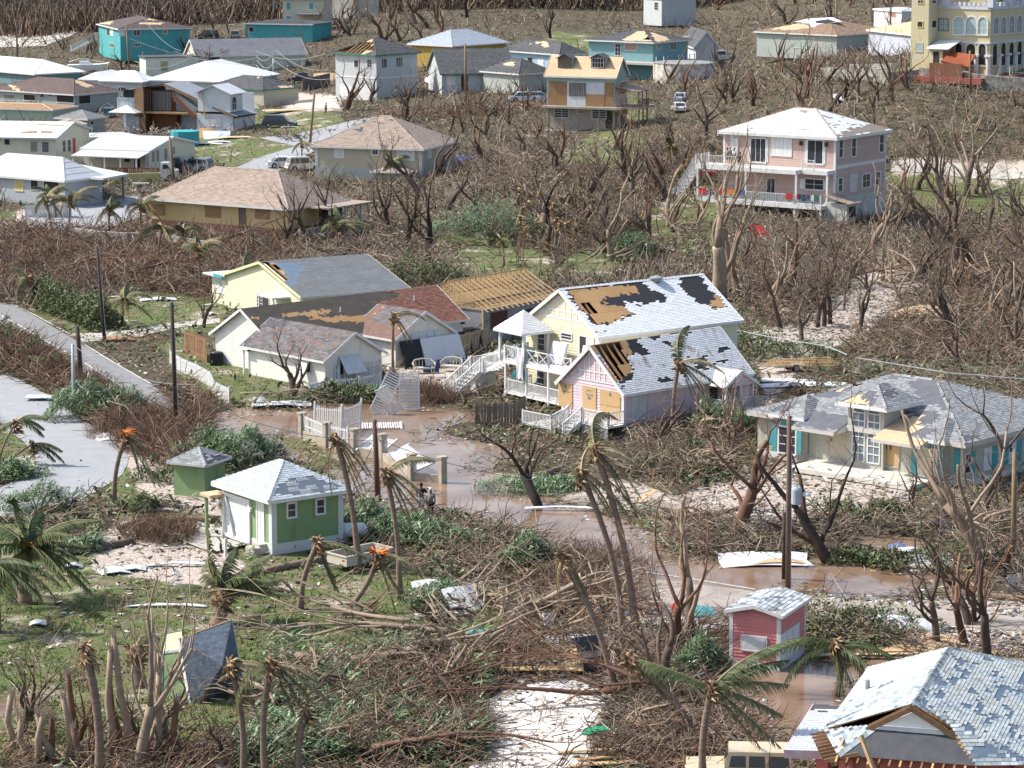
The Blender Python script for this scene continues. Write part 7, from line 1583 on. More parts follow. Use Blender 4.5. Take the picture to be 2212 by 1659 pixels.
wire('curved line from the leaning palm to the flood',A2(T(0,2,1210,240),w3 .y),A2(T(0,2,1700,470),w3 .y-6),1.6,WIREL)
for i,(x0,y0,x1,y1)in enumerate(((0,440,600,460),(170,430,620,600),(160,520,640,680),(0,560,170,520),(0,480,160,440),(10,520,160,528))):wire(['highest','second','third','fourth','fifth','lowest'][i]+' of the slack lines left of the grey two-storey house',AY(T(1,0,x0,y0),420+i*3),AY(T(1,0,x1,y1),405+i),1.,WIREL,.035)
for i,(x0,y0,x1,y1)in enumerate(((1210,110,1560,440),(1120,330,2212,560),(1120,560,1640,500),(1500,440,2212,500))):wire(['upper','long','short','far'][i]+' slack line crossing in front of the pale mint building',AY(T(0,0,x0,y0),460+i*3),AY(T(0,0,x1,y1),450+i*2),1.,WIREL,.03)
for lab,px in(('chain link fence rail behind the pink cottage',[T(2,1,1880,1180),*Q(3,1,0,1248,520,1335,690,1408)]),('chain link fence rail behind the taupe villa',Q(3,1,790,1435,1550,1560,2212,1615))):
 t=thing('chain_link_fence',lab,'fence',W(px[0],1.6));o=V3(t.location);P=[W(p,1.7)-o for p in px]
 for a,b in zip(P,P[1:]):
  mb=MB();mb.bar(a,b,.05);mb.bd('rail',STEEL,t)
  n=max(1,int((b-a).length/3))
  for i in range(n):q=a.lerp(b,i/n);mb=MB();mb.tube([q,q-Z3(1.7)],.03,6);mb.bd('post',STEEL,t)
#vehicles
TYRE=mat('tyre_rubber',(.02,.02,.021),.85);RIM=mat('wheel_rim',(.35,.35,.36),.4);REDL=mat('red_lamp',(.45,.02,.02),.3);CLL=mat('clear_lamp',(.65,.65,.62),.2)
def paint(n,c):return mat(n,c,.28,tuple(x*.92 for x in c),1.,coat=.5,spec=.5)
WH_={}
def wheel(parent,x,y,r):
 k=round(r,2)
 if k not in WH_:
  a=MB();a.tube([(0,-.11,0),(0,-.1,0),(0,.1,0),(0,.11,0)],[r*.86,r,r,r*.86],16);b=MB();b.tube([(0,-.125,0),(0,.125,0)],r*.55,10);WH_[k]=(a.mesh('tyre',TYRE),b.mesh('rim',RIM))
 o=meshobj('tyre',WH_[k][0],parent,(x,y,r));meshobj('rim',WH_[k][1],o)
def prism(mb,prof,y0,y1,inset=0,zin=None):
 """side outline extruded across the width; upper points pulled in"""
 zs=[z for x,z in prof];zm,zM=min(zs),max(zs)
 def yy(z,y):k=(z-zm)/(zM-zm+1e-6);return y*(1-inset*k)
 A=[(x,yy(z,y0),z)for x,z in prof];B=[(x,yy(z,y1),z)for x,z in prof];n=len(prof)
 mb.face(A);mb.face(B[::-1])
 for i in range(n):j=(i+1)%n;mb.face([A[j],A[i],B[i],B[j]])
def car(kind,label,px,head,m,sc=1.,name=None,cat=None,y=None,gz=None):
 t=thing(name or{'suv':'suv','sedan':'car','pickup':'pickup_truck','van':'van','jeep':'off_road_car'}[kind],label,cat or{'pickup':'pickup truck','jeep':'car'}.get(kind,'car'),(AY(px,y)if y else(W(px,gz)if gz is not None else G(px))),head);t.scale=(sc,sc,sc)
 if y:t.location.z=float(hfast(t.location.x,t.location.y))
 L,Wd={'suv':(4.6,1.85),'sedan':(4.4,1.75),'pickup':(5.2,1.85),'van':(4.8,1.9),'jeep':(4.3,1.85)}[kind];w=Wd/2;r=.36 if kind!='jeep' else.4
 lo=.28;belt=.95 if kind in('suv','pickup','van')else.85;top={'suv':1.7,'sedan':1.42,'pickup':1.68,'van':1.9,'jeep':1.8}[kind]
 if kind=='jeep':belt=1.12;body=[(-L/2,.5),(L/2-.1,.5),(L/2,.6),(L/2-.03,1.08),(.55,1.14),(-L/2,belt)]
 else:body=[(-L/2+.05,lo),(L/2-.05,lo),(L/2,.45),(L/2-.08,.74),(L*.24,belt-.02),(-L*.42,belt),(-L/2,belt-.08),(-L/2-.02,.5)]
 mb=MB();prism(mb,body[::-1],-w,w,.05);mb.bd('body',m,t)
 if kind=='pickup':cab=[(L*.24,belt),(L*.12,top),(-L*.12,top),(-L*.16,belt)]
 elif kind=='sedan':cab=[(L*.24,belt),(L*.08,top),(-L*.22,top),(-L*.4,belt)]
 elif kind=='jeep':cab=[(.62,belt),(.42,top),(-L*.47,top),(-L*.49,belt)]
 else:cab=[(L*.26,belt),(L*.12,top),(-L*.42,top),(-L*.48,belt)]
 mb=MB();prism(mb,cab[::-1],-w*.95,w*.95,.14);mb.bd('cabin',m,t)
 h=top-belt
 def side(x0,x1,a,b,sg,lo_=.1,hi_=.82):
  z0,z1=belt+h*lo_,belt+h*hi_;y0=sg*(w*.95*(1-.14*lo_)+.012);y1=sg*(w*.95*(1-.14*hi_)+.012);mb=MB();P=[(x0,y0,z0),(x1,y0,z0),(b,y1,z1),(a,y1,z1)];mb.face(P if sg<0 else P[::-1]);mb.bd('side_window',GL_,t)
 f0,f1,b1,b0=cab[0][0],cab[1][0],cab[2][0],cab[3][0]
 for sg in(-1,1):
  mid=(f1+b1)/2
  if kind=='pickup':side(b0+.12,f0-.2,b1+.06,f1-.02,sg)
  elif kind=='jeep':side(-.25,.42,-.25,.32,sg,.12,.78);side(-1.02,-.38,-1.,-.38,sg,.12,.78);side(-L*.46,-1.15,-L*.45,-1.15,sg,.12,.78)
  else:side(mid+.04,f0-.25,mid+.04,f1-.05,sg);side(mid-(mid-b1)*.52,mid-.04,mid-(mid-b1)*.52,mid-.04,sg);side(b0+.25,mid-(mid-b1)*.58,b1+.1,mid-(mid-b1)*.58,sg)
 for(xa,xb,nm)in((f0,f1,'windscreen'),(b0,b1,'rear_window')):
  s=1 if nm=='windscreen' else-1;mb=MB();ww=w*.8;xm0=xa+(xb-xa)*.12+s*.015;xm1=xa+(xb-xa)*.85+s*.015;P=[(xm0,-ww,belt+h*.12),(xm0,ww,belt+h*.12),(xm1,ww*.9,belt+h*.85),(xm1,-ww*.9,belt+h*.85)];mb.face(P if s>0 else P[::-1]);mb.bd(nm,GL_,t)
 for x in(L*.31,-L*.31):
  for y_ in(-w+.1,w-.1):wheel(t,x,y_,r)
 for y_ in(-w+.28,w-.28):
  mb=MB();mb.box(L/2-.06,L/2+.015,y_-.16,y_+.16,.62,.76);mb.bd('headlight',CLL,t);mb=MB();mb.box(-L/2-.03,-L/2+.04,y_-.1,y_+.1,.66,.88);mb.bd('tail_light',REDL,t)
 mb=MB();mb.box(L/2-.05,L/2+.06,-w*.95,w*.95,.36,.54);mb.box(-L/2-.08,-L/2+.02,-w*.95,w*.95,.36,.54);mb.bd('bumper',mat('dark_trim',(.06,.06,.065),.6)if kind in('suv','jeep')else m,t)
 if kind=='suv':
  for y_ in(-w*.72,w*.72):mb=MB();mb.bar((-L*.38,y_,top+.05),(L*.08,y_,top+.05),.04);mb.bd('roof_rail',RIM,t)
 if kind=='pickup':mb=MB();mb.box(-L*.46,-L*.18,-w*.82,w*.82,belt-.02,belt+.01);mb.bd('truck_bed',DI,t)
 if kind=='jeep':
  mb=MB();mb.box(.7,L/2-.2,-w*1.08,-w*.8,.8,.9);mb.box(.7,L/2-.2,w*.8,w*1.08,.8,.9);mb.box(-L*.48,-.9,-w*1.08,-w*.9,.8,.9);mb.bd('wheel_arch',mat('dark_trim',(.06,.06,.065),.6),t)
 return t
DKN=paint('dark_navy_paint',(.02,.025,.035));SLV=paint('silver_paint',(.45,.5,.58));SLVG=paint('silver_grey_paint',(.38,.4,.42));WHP=paint('white_car_paint',(.7,.7,.69));REDP=paint('red_car_paint',(.4,.015,.03));SAND=paint('sand_paint',(.66,.52,.31));BLKP=paint('black_car_paint',(.015,.015,.02));GRNP=paint('green_blue_paint',(.1,.22,.25))
car('suv','dark navy estate car on the lawn beyond the road',T(1,0,205,1100),rad(-6),DKN);car('sedan','silver hatchback in the yard left of the drooping palms',T(0,1,400,95),rad(185),SLV)
car('pickup','white pickup truck behind the carport roof, in front of the long hall',T(0,0,1050,1500),rad(180),WHP);car('suv','dark suv parked right of the hardware truck',T(0,0,1440,1480),rad(170),BLKP);car('suv','silver suv with its tailgate open, furthest right in the parking row',T(0,0,1690,1475),rad(160),SLVG,.95);car('sedan','silver blue car between the two suvs in the parking row',T(0,0,1570,1470),rad(160),SLV)
car('suv','dark car hidden behind the carport post',T(0,0,950,1600),rad(120),BLKP,.9)
car('sedan','white car near the top edge beside the cream tower house',T(1,0,640,215),rad(200),WHP);car('pickup','white pickup truck right of the dusty blue house',T(2,0,1800,525),rad(190),WHP);car('sedan','red sports car below the pink house stair',T(2,0,1570,1540),rad(5),REDP,1.05);car('sedan','white car left of the beige house, nearer the palms',T(1,0,250,1450),rad(10),WHP);car('van','white van beside the beige house wall',T(1,0,410,1470),rad(20),WHP,.9)
car('sedan','pale car behind the tangled branches left of the dormer house',T(2,0,110,880),rad(5),WHP);car('sedan','second pale car touching the dormer house wall',T(2,0,235,870),rad(5),SLV,.9);car('sedan','blue grey car half hidden by branches right of the dormer house',T(2,0,1460,880),rad(80),SLV,.9);car('sedan','white car lower on the slope right of the dormer house',T(2,0,1440,965),rad(95),WHP,.9)
car('pickup','dark pickup truck near the fallen roof panel by the board fence',T(1,0,410,715),rad(180),BLKP);car('suv','yellow and dark vehicle beside the teal house',T(0,0,1790,335),rad(175),BLKP,.95);car('suv','grey suv in front of the small teal house',T(0,0,2030,335),rad(95),SLVG,.95);car('van','green blue van behind the wrecked house corner',T(0,0,945,1015),rad(90),GRNP,.8);car('sedan','small white car between the small teal house and the trees',T(0,0,2120,120),rad(0),WHP,.9)
car('jeep','sand coloured four-door off-road car at the bottom edge',T(2,3,1960,1850),rad(176),SAND,1.,gz=0)
b=G(T(0,0,1290,1560));t=thing('flatbed_truck','white cab flatbed truck with a red-brown lettered sideboard','truck',b,rad(-3));mb=MB();mb.box(-5.,1.4,-1.1,1.1,.75,.95);mb.bd('bed',WG,t)
mb=MB();mb.box(-4.9,1.35,-1.16,-1.1,.95,1.65);o=mb.bd('sideboard',mat('red_brown_sideboard',(.3,.09,.05),.8),t);SIGN=mat('sign_lettering',(.6,.52,.3),.7);ltr('ABACO HARDWARE LTD.',lambda x,z:(-5.+x*1.2,-1.19,1.02+z*1.1),.48,SIGN,o)
mb=MB();prism(mb,[(1.5,.5),(1.5,2.2),(2.4,2.2),(2.9,1.4),(3.4,1.3),(3.45,.5)],-1.,1.,.06);mb.bd('cab',WHP,t);mb=MB();mb.face([(1.8,-1.02,1.45),(2.6,-1.02,1.45),(2.35,-.99,2.),(1.8,-.99,2.)]);mb.bd('side_window',GL_,t)
for x in(2.7,-3.6,-2.5):
 for y in(-.95,.95):wheel(t,x,y,.42)
for k in range(5):mb=MB();mb.box(-4.7+k*.9,-4.64+k*.9,-1.2,-1.14,.2,1.);mb.bd('stake',WH,t)
b=G(T(0,0,1215,1655));t=thing('garden_bench','small white curved garden seat by the yellow wall','bench',b);mb=MB();mb.box(-1.,1.,-.25,.25,.85,1.);mb.bd('seat',WH,t)
for x in(-.6,.45):mb=MB();mb.tube([(x,0,.1),(x+.08,0,.5),(x,0,.9)],.09,8);mb.bd('leg',WH,t)
mb=MB();mb.box(-1.1,1.1,-.35,.35,0,.12);mb.bd('base',WH,t)
TRL=mat('cream_trailer',(.52,.47,.38),.6,(.36,.27,.2),1.5,(.3,.42));b=W(T(1,2,900,1590),.05);c2_=(W(T(1,2,1150,1545),.05)-W(T(1,2,720,1635),.05));t=thing('trailer','cream box trailer with rusty bed behind the palm trunks','trailer',b,atan2(c2_.y,c2_.x))
for bx in((-1.6,1.6,-.8,-.76,.45,.95),(-1.6,1.6,.76,.8,.45,.95),(-1.6,-1.56,-.76,.76,.45,.95),(1.56,1.6,-.76,.76,.45,.95)):mb=MB();mb.box(*bx);mb.bd('side_panel',TRL,t)
mb=MB();mb.box(-1.56,1.56,-.76,.76,.42,.5);mb.bd('bed_floor',mat('rusty_floor',(.12,.07,.045),.9),t)
mb=MB();mb.box(-1.65,1.65,-.85,-.75,.93,1.);mb.box(-1.65,1.65,.75,.85,.93,1.);mb.box(-1.65,-1.55,-.8,.8,.93,1.);mb.box(1.55,1.65,-.8,.8,.93,1.);mb.bd('rim_rail',TRL,t)
mb=MB();mb.bar((-1.6,0,.4),(-2.7,0,.4),.08);mb.tube([(-2.6,0,.4),(-2.6,0,0)],.04,6);mb.bd('drawbar',RIM,t);wheel(t,.4,-.9,.32);wheel(t,.4,.9,.32);mb=MB();mb.box(.0,.8,-1.05,-.8,.62,.68);mb.bd('mudguard',TRL,t);mb=MB();mb.box(-1.62,-1.6,-.6,-.45,.7,.78);mb.bd('tail_light',REDL,t)
b=G(T(3,1,210,1550));t=thing('lumber_trailer','small trailer loaded with long planks behind the pink cottage','trailer',b,rad(20));mb=MB();mb.box(-1.5,1.,-.5,.5,.4,.48);mb.bd('frame',STEEL,t);wheel(t,0,-.6,.3);wheel(t,0,.6,.3)
for k in range(6):mb=MB();mb.bar((-2.6+.2*k,-.4+.15*k,.6+.06*k),(3.6-.1*k,-1.+.2*k,.35+.1*k),.14,.05);mb.bd('plank',WN_,t)
b=G(T(0,0,750,650));t=thing('boat','white boat hull parked among the stepped white roofs','boat',b,rad(5));mb=MB();prism(mb,[(-3.2,.8),(-3.2,1.8),(2.2,1.9),(3.8,2.1),(2.6,1.)],-1.1,1.1,-.25);mb.bd('hull',WH,t);mb=MB();prism(mb,[(-1.2,1.8),(-1.2,2.4),(.4,2.4),(1.,1.9)],-.7,.7,.2);mb.bd('cabin',WH,t);mb=MB();mb.tube([(-3.,-.5,2.3),(-1,-.6,2.9),(2.6,-.3,2.3)],.06,6);mb.bd('rail',WH,t)
def tank(label,px,r,L,rz,m=None):
 b=G(px);t=thing('gas_tank',label,'tank',b,rz);mb=MB();mb.tube([(-L/2-r*.5,0,r+.3),(-L/2-r*.2,0,r+.3),(-L/2+.1,0,r+.3),(L/2-.1,0,r+.3),(L/2+r*.2,0,r+.3),(L/2+r*.5,0,r+.3)],[r*.3,r*.8,r,r,r*.8,r*.3],14);mb.bd('shell',m or WH,t,True)
 for x in(-L*.3,L*.3):mb=MB();mb.box(x-.08,x+.08,-r*.7,r*.7,0,.45);mb.bd('foot',CONC,t)
tank('white gas tank in front of the small cream house',T(1,0,245,895),.65,2.6,0);tank('white gas tank behind the green garage',T(1,2,830,1370),.4,1.3,.1)
b=G(T(0,1,1870,1495));t=thing('air_conditioner','black air conditioner unit at the bungalow wall','air conditioner',b);mb=MB();mb.box(-.42,.42,-.42,.42,.0,.95);mb.bd('case',BLK,t)
for k in range(10):mb=MB();mb.box(-.44,.44,-.44,.44,.08+.085*k,.1+.085*k);mb.bd('louvre',mat('dark_grey_metal',(.05,.05,.055),.5),t)
mb=MB();mb.tube([(0,0,.95),(0,0,1.)],[.4,.36],14);mb.bd('fan_grille',mat('dark_grey_metal',(.05,.05,.055),.5),t)
def wicker(label,px,rz):
 b=W(px,.1);t=thing('wicker_sofa',label,'sofa',b,rz);WK=mat('wicker',(.58,.55,.47),.8,(.44,.4,.32),12);mb=MB();mb.box(-.75,.75,-.35,.3,.3,.42);mb.bd('seat',WK,t)
 pts=[V3((-.8,-.3,.62)),V3((-.82,.1,.7)),V3((-.6,.38,.9)),V3((0,.42,.98)),V3((.6,.38,.9)),V3((.82,.1,.7)),V3((.8,-.3,.62))];mb=MB();mb.tube(pts,.05,6)
 for i in range(15):k=i/14*6;a=int(min(k,5));p=pts[a].lerp(pts[a+1],k-a);mb.tube([p,(p.x*.95,p.y*.9,.38)],.022,4)
 mb.bd('backrest',WK,t)
 for x in(-.7,.7):
  for y in(-.3,.25):mb=MB();mb.box(x-.03,x+.03,y-.03,y+.03,0,.32);mb.bd('leg',WK,t)
wicker('cream wicker sofa at the left of the yard, facing the mattresses',T(1,1,1450,1560),rad(15));wicker('cream wicker sofa at the right of the yard by the blue cushions',T(1,1,1690,1545),rad(-20))
CUSH=mat('blue_cushion',(.045,.08,.25),.85)
def csh(label,px,s=(.5,.18,.5),rz=0,m=None,tilt=.3,nm='cushion',cat='cushion',z=.1):
 mb=MB();n=5
 for sd in(-1,1):
  for i in range(n):
   for j in range(n):
    def P(a,c):u,v=a/n*2-1,c/n*2-1;return(u*s[0]/2,sd*s[1]/2*(1-u**4)**.5*(1-v**4)**.5,s[2]/2+v*s[2]/2)
    q_=[P(i,j),P(i+1,j),P(i+1,j+1),P(i,j+1)];mb.face(q_ if sd<0 else q_[::-1])
 o=mb.bd(nm,m or CUSH,None,True);o.location=W(px,z);o.rotation_euler=(tilt,0,rz);return tag(o,label,cat)
csh('blue cushion on the sand in front of the left wicker sofa',T(1,1,1480,1560),(.6,.2,.55));csh('blue cushion standing between the two wicker sofas',T(1,1,1550,1555),(.55,.2,.55),rad(10));csh('blue cushion propped on the right wicker sofa',T(1,1,1580,1510),(.45,.18,.6),rad(25));csh('orange cushion by the white mattress',T(1,1,1790,1550),(.7,.3,.2),0,mat('peach_cushion',(.62,.4,.28),.85),.1)
mts('mattress','large white mattress lying tilted in front of the right wicker sofa',W(T(1,1,1830,1540),.1),rad(-60),rad(8),1.5,2.);mts('mattress','white mattress lying behind the large tilted one',W(T(1,1,1960,1440),.2),rad(-80),rad(12),1.2,1.9)
for i,c in enumerate(((1780,1225,1905,1400),(1870,1210,1995,1380))):
 a=W(T(1,1,c[0]+40,c[3]),.05);mb=MB();mb.box(-.5,.5,-.08,.08,0,1.75);mb.box(-.55,-.5,-.1,.1,0,1.78);o=mb.bd('mattress',BK,None);o.location=a;o.rotation_euler=(-.3,-.12,.1);tag(o,['left','right'][i]+' of the two black bed bases against the tan board fence','bed base')
#people
SKIN=mat('brown_skin',(.16,.085,.055),.7);SKL=mat('tan_skin',(.38,.22,.15),.7);HAIR=mat('black_hair',(.015,.012,.01),.8)
def skinned(name,pts,edges,radii,m,parent):
 me=bpy.data.meshes.new(name);me.from_pydata([tuple(p)for p in pts],edges,[]);o=bpy.data.objects.new(name,me);C.objects.link(o);md=o.modifiers.new('s','SKIN');me.skin_vertices[0].data
 for i,r in enumerate(radii):me.skin_vertices[0].data[i].radius=(r,r)if not hasattr(r,'__len__')else r
 me.skin_vertices[0].data[0].use_root=True;sb=o.modifiers.new('u','SUBSURF');sb.levels=1;sb.render_levels=1
 dg=bpy.context.evaluated_depsgraph_get();m2=bpy.data.meshes.new_from_object(o.evaluated_get(dg));o.modifiers.clear();o.data=m2;m2 .materials.clear();m2 .materials.append(m);o.parent=parent
 for p in m2 .polygons:p.use_smooth=True
 return o
def prs(label,loc,rz,shirt,pants,hat=None,pose='stand',skin=None,arms=None,bag=None,s=1.):
 t=thing('person',label,'person',loc,rz);t.scale=(s,s,s);skin=skin or SKIN
 hip=.92 if pose!='sit' else.52;lean=.06 if pose=='walk' else 0
 ch=hip+.42;hd=hip+.72
 kn=[(.1,-.06,hip-.42),(-.1,.1,hip-.42)]if pose=='walk' else([(.1,-.42,hip-.02),(-.1,-.42,hip-.02)]if pose=='sit' else[(.1,-.02,.48),(-.1,-.02,.48)])
 ft=[(.1,-.02,.06),(-.1,.28,.1)]if pose=='walk' else([(.1,-.45,.08),(-.1,-.45,.08)]if pose=='sit' else[(.1,0,.06),(-.1,0,.06)])
 A=arms or[((.24,-.02,ch-.22),(.22,-.16,ch-.42)),((-.24,-.02,ch-.22),(-.22,-.16,ch-.42))]
 pts=[Z3(hip),V3((0,-.0,hip+.2)),V3((0,-lean,ch)),V3((0,-lean,ch+.13)),V3((0,-lean-.01,hd)),V3((0,-lean-.01,hd+.13))]
 rad_=[.14,.125,.15,.06,.095,.08];ed=[(0,1),(1,2),(2,3),(3,4),(4,5)]
 for sg,(el,wr)in zip((1,-1),A):
  n=len(pts);sh=V3((sg*.19,-lean,ch+.06));w_=V3(wr);d=(w_-V3(el)).normalized();pts+=[sh,V3(el),w_,w_+d*.09];rad_+=[.06,.045,.035,.04];ed+=[(2,n),(n,n+1),(n+1,n+2),(n+2,n+3)]
 for sg,k,f_ in zip((1,-1),kn,ft):
  n=len(pts);pts+=[V3((sg*.1,0,hip-.06)),V3(k),V3(f_),V3(f_)+V3((0,-.13,-.02))];rad_+=[.095,.06,.04,.035];ed+=[(0,n),(n,n+1),(n+1,n+2),(n+2,n+3)]
 skinned('body',pts,ed,rad_,skin,t)
 sp=[pts[0]+Z3(.02),pts[1],pts[2],pts[6],pts[6].lerp(pts[7],.75),pts[10],pts[10].lerp(pts[11],.75)];skinned('shirt',sp,[(0,1),(1,2),(2,3),(3,4),(2,5),(5,6)],[.16,.15,.175,.085,.07,.085,.07],shirt,t)
 pp_=[pts[0],pts[14],pts[14].lerp(pts[15],.98),pts[18],pts[18].lerp(pts[19],.98)];skinned('trousers',pp_,[(0,1),(1,2),(0,3),(3,4)],[.16,.115,.085,.115,.085],pants,t)
 mb=MB();hc=pts[4]+V3((0,.015,.05));mb.tube([hc+Z3(-.05),hc+Z3(.03),hc+Z3(.09),hc+Z3(.12)],[.1,.108,.085,.03],10);mb.bd('hair' if not hat else 'cap',hat or HAIR,t,True)
 if hat:mb=MB();mb.box(-.07,.07,-.2,-.08,hc.z+.0,hc.z+.02);mb.bd('cap_peak',hat,t)
 if bag:mb=MB();mb.tube([(0,.22,hip+.05),(0,.26,hip+.25),(0,.22,hip+.5)],[.15,.18,.1],8);mb.bd('backpack',bag,t,True)
 return t
CL={n:mat('cloth_'+n,c,.9)for n,c in D2(black=(.015,.015,.018),grey=(.25,.26,.28),white=(.68,.68,.7),dark=(.04,.04,.05),red=(.5,.05,.04),khaki=(.3,.27,.2),blue=(.1,.15,.3),camo=(.16,.16,.13)).items()}
prs('person in black top wading in the flood, one arm raised',W(T(1,2,1430,1120),-.1),rad(190),CL['black'],CL['white'],pose='walk',arms=[((.26,-.05,1.1),(.22,-.1,.95)),((-.3,-.1,1.15),(-.36,-.22,1.4))])
prs('person in cap with a grey backpack wading behind the drooping frond',W(T(1,2,1510,1165),-.1),rad(175),CL['grey'],CL['black'],hat=CL['white'],pose='walk',bag=CL['camo'])
prs('person in dark clothes walking on the far driveway',G(T(1,0,603,1000)),rad(90),CL['black'],CL['khaki'],pose='walk',hat=CL['white'],s=1.05);prs('person in white shirt sitting by the white pickup',G(T(0,0,1115,1480))+Z3(.6),rad(40),CL['white'],CL['dark'],pose='sit',hat=CL['white']);prs('person in dark top standing at the open tailgate',G(T(0,0,1668,1480)),rad(150),CL['dark'],CL['dark'])
prs('two-storey tiny figure in black by the dark pickup',G(T(1,0,350,715)),0,CL['black'],CL['dark'])if 0 else None;prs('person in red top beside the dark pickup truck',G(T(1,0,408,718)),rad(20),CL['red'],CL['dark'])
for lab,c,sh,ht,ps in(('person in grey shirt on the top balcony of the pink house, leftmost',(1865,1340),'grey',None,'stand'),('person in red cap behind the others on the top balcony',(1862,1325),'blue','red','stand'),('person in white shirt standing on the top balcony',(1925,1340),'white',None,'stand'),('person in dark top seated on the top balcony',(1975,1340),'dark',None,'sit')):
 a,z=H3 .on(('L',-1.2 if ps!='x' else 0),T(2,0,c[0],c[1]-20));prs(lab,LW(H3,-1.3 if c[0]!=1862 else-.6,a,z2),H3 .ang-pi/2,CL[sh],CL['dark'],hat=CL[ht]if ht else None,pose=ps,skin=SKL if c[0]<1870 else SKIN)
#vegetation
BARK=ramp_tint('bare_bark',[(.035,.025,.019),(.1,.07,.052),(.18,.13,.095),(.34,.26,.19)],.9,2.5,rnd=.25)
BARKR=ramp_tint('reddish_bark',[(.045,.024,.017),(.14,.072,.046),(.24,.14,.09),(.4,.27,.18)],.9,2.5,rnd=.2)
BARKP=ramp_tint('pale_bark',[(.1,.08,.06),(.28,.21,.15),(.42,.33,.24),(.52,.42,.31)],.9,2.5,rnd=.15)
BARKD=ramp_tint('dark_wet_bark',[(.02,.016,.014),(.035,.027,.023),(.11,.06,.04),(.34,.19,.1)],.9,2.5,rnd=.1)
def tme(seed,h=7.,r=.2,lean=(0,0),fk=3,dpt=4,sp_=.7,twig=1.,low=.35,crook=.25,mats=None,mb=None,base=None,lo=0):
 """bare storm-stripped tree: trunk and crown as two builders"""
 rr=RD(seed);tr,cr=MB(),MB()
 def grow(p,d,L,r0,lv,stub=False):
  n=6 if lv<2 else 5;pts=[p.copy()];rs=[r0];q=p.copy();dd=d.copy();wob=V3((rr.uniform(-1,1),rr.uniform(-1,1),0))
  for i in range(n):
   wob=wob*.5+V3((rr.uniform(-1,1),rr.uniform(-1,1),rr.uniform(-.35,.55)));dd=(dd+wob*crook*(.55 if lv==0 else 1)+Z3(.1 if lv else 0)).normalized()
   q=q+dd*(L/n);pts.append(q.copy());rs.append(r0*(1-(.3 if lv<1 else.5 if lv<3 else.75)*(i+1)/n))
  tgt=tr if lv==0 else cr;tgt.tube(pts,rs,(8,6,5,4,3,3)[lv],0,(.3,.42,.5,.58,.64,.7)[lv]+rr.uniform(-.14,.14),True,.12)
  if lv>=dpt or stub:return
  k=fk if lv==0 else rr.choice((2,2,3)if lv<3 else(2,3,3))
  for i in range(k):
   j=n if i==0 else rr.randint(max(1,int(n*(low if lv==0 else.3))),n);b=pts[j];dj=(pts[j]-pts[j-1]).normalized()
   az=rr.uniform(0,2*pi);o=V3((cos(az),sin(az),rr.uniform(-.1,.55)));sp=sp_*(.55 if i==0 else 1.);nd=(dj*(1-sp*.55)+o*sp).normalized();nd.z=max(nd.z,-.3 if lv>1 else.1);nd.normalize()
   f=rr.uniform(.85,1.35)if lv==0 else rr.uniform(.45,.95);grow(b,nd,L*f,rs[j]*(rr.uniform(.65,.85)if i==0 else rr.uniform(.4,.7)),lv+1,rr.random()<(.22 if lv<3 else.3))
  if lv>=2:
   for i in range(rr.randint(1,max(1,int(3*twig)))):
    b=pts[rr.randint(1,n)];o=V3((rr.uniform(-1,1),rr.uniform(-1,1),rr.uniform(-.4,1.1))).normalized();l=rr.uniform(.3,1.)*(h/8);c=o*l*.5+V3((rr.uniform(-.1,.1),rr.uniform(-.1,.1),.06))*h/7;cr.tube([b,b+c,b+o*l],[.02,.014,.006],3,0,.6,False)
 d0=V3((lean[0],lean[1],1)).normalized();grow(Z3(-.2),d0,h*.34,r,0)
 return tr,cr
def tree(name,label,px,seed,h,r,m=None,group=None,loc=None,**k):
 tr,cr=tme(seed,h,r,**k);b=loc or G(px);t=thing(name,label,'tree',b,0,group);tr.bd('trunk',m or BARK,t,True);cr.bd('branches',m or BARK,t,True);return t
tree('bare_tree','broad dark bare tree with snapped red limbs left of the transformer pole',T(2,2,1965,1335),5,9.,.42,BARKR,lean=(-.15,0),fk=5,sp_=.85,dpt=5,twig=1.3,crook=.3)
tree('bare_tree','dark crooked tree standing at the flood edge in front of the pink cottage',T(2,2,235,1060),9,7.,.3,BARKD,lean=(-.15,0),fk=4,sp_=.9,dpt=4,crook=.35)
tree('bare_tree','black split trunk leaning left over the water beside the transformer pole',T(3,2,545,1545),21,10.5,.34,BARKD,lean=(-.62,.1),fk=4,sp_=.8,dpt=4,crook=.2)
tree('bare_tree','large many-limbed bare tree in front of the right end of the taupe villa',T(3,2,1830,1640),31,13.,.33,BARKP,lean=(0,0),fk=5,sp_=.62,dpt=5,crook=.25,low=.2)
tree('bare_tree','second bare tree crossing the taupe villa facade with a hanging broken limb',T(3,2,1880,1200),33,9.,.26,BARK,lean=(-.25,0),fk=4,sp_=.7,dpt=4)
tree('bare_tree','pale forked tree rising in front of the flooded road, left of the coral shed',T(2,3,1560,560),41,9.5,.24,BARKP,lean=(.0,0),fk=3,sp_=.6,dpt=4,low=.2)
tree('bare_tree','crooked brown tree between the twin palms and the coral shed',T(2,3,1400,700),44,9.,.22,BARKR,lean=(.1,0),fk=4,sp_=.7,dpt=4)
tree('bare_tree','grey trunk clump beside the leaning palm at the sand clearing',T(2,3,1300,1060),46,7.5,.26,BARK,fk=3,sp_=.5,dpt=4,low=.1)
tree('bare_tree','thick pale broken tree with bare upright limbs in the lower left corner',T(0,3,1210,1640),52,8.2,.25,BARKP,fk=6,sp_=.55,dpt=3,twig=.5,low=.0,crook=.16)
tree('bare_tree','slender pale forked sapling standing in front of the toppled shed',T(0,3,1330,1300),54,8.6,.15,BARKP,lean=(.05,0),fk=3,sp_=.35,dpt=3,twig=.2,crook=.12)
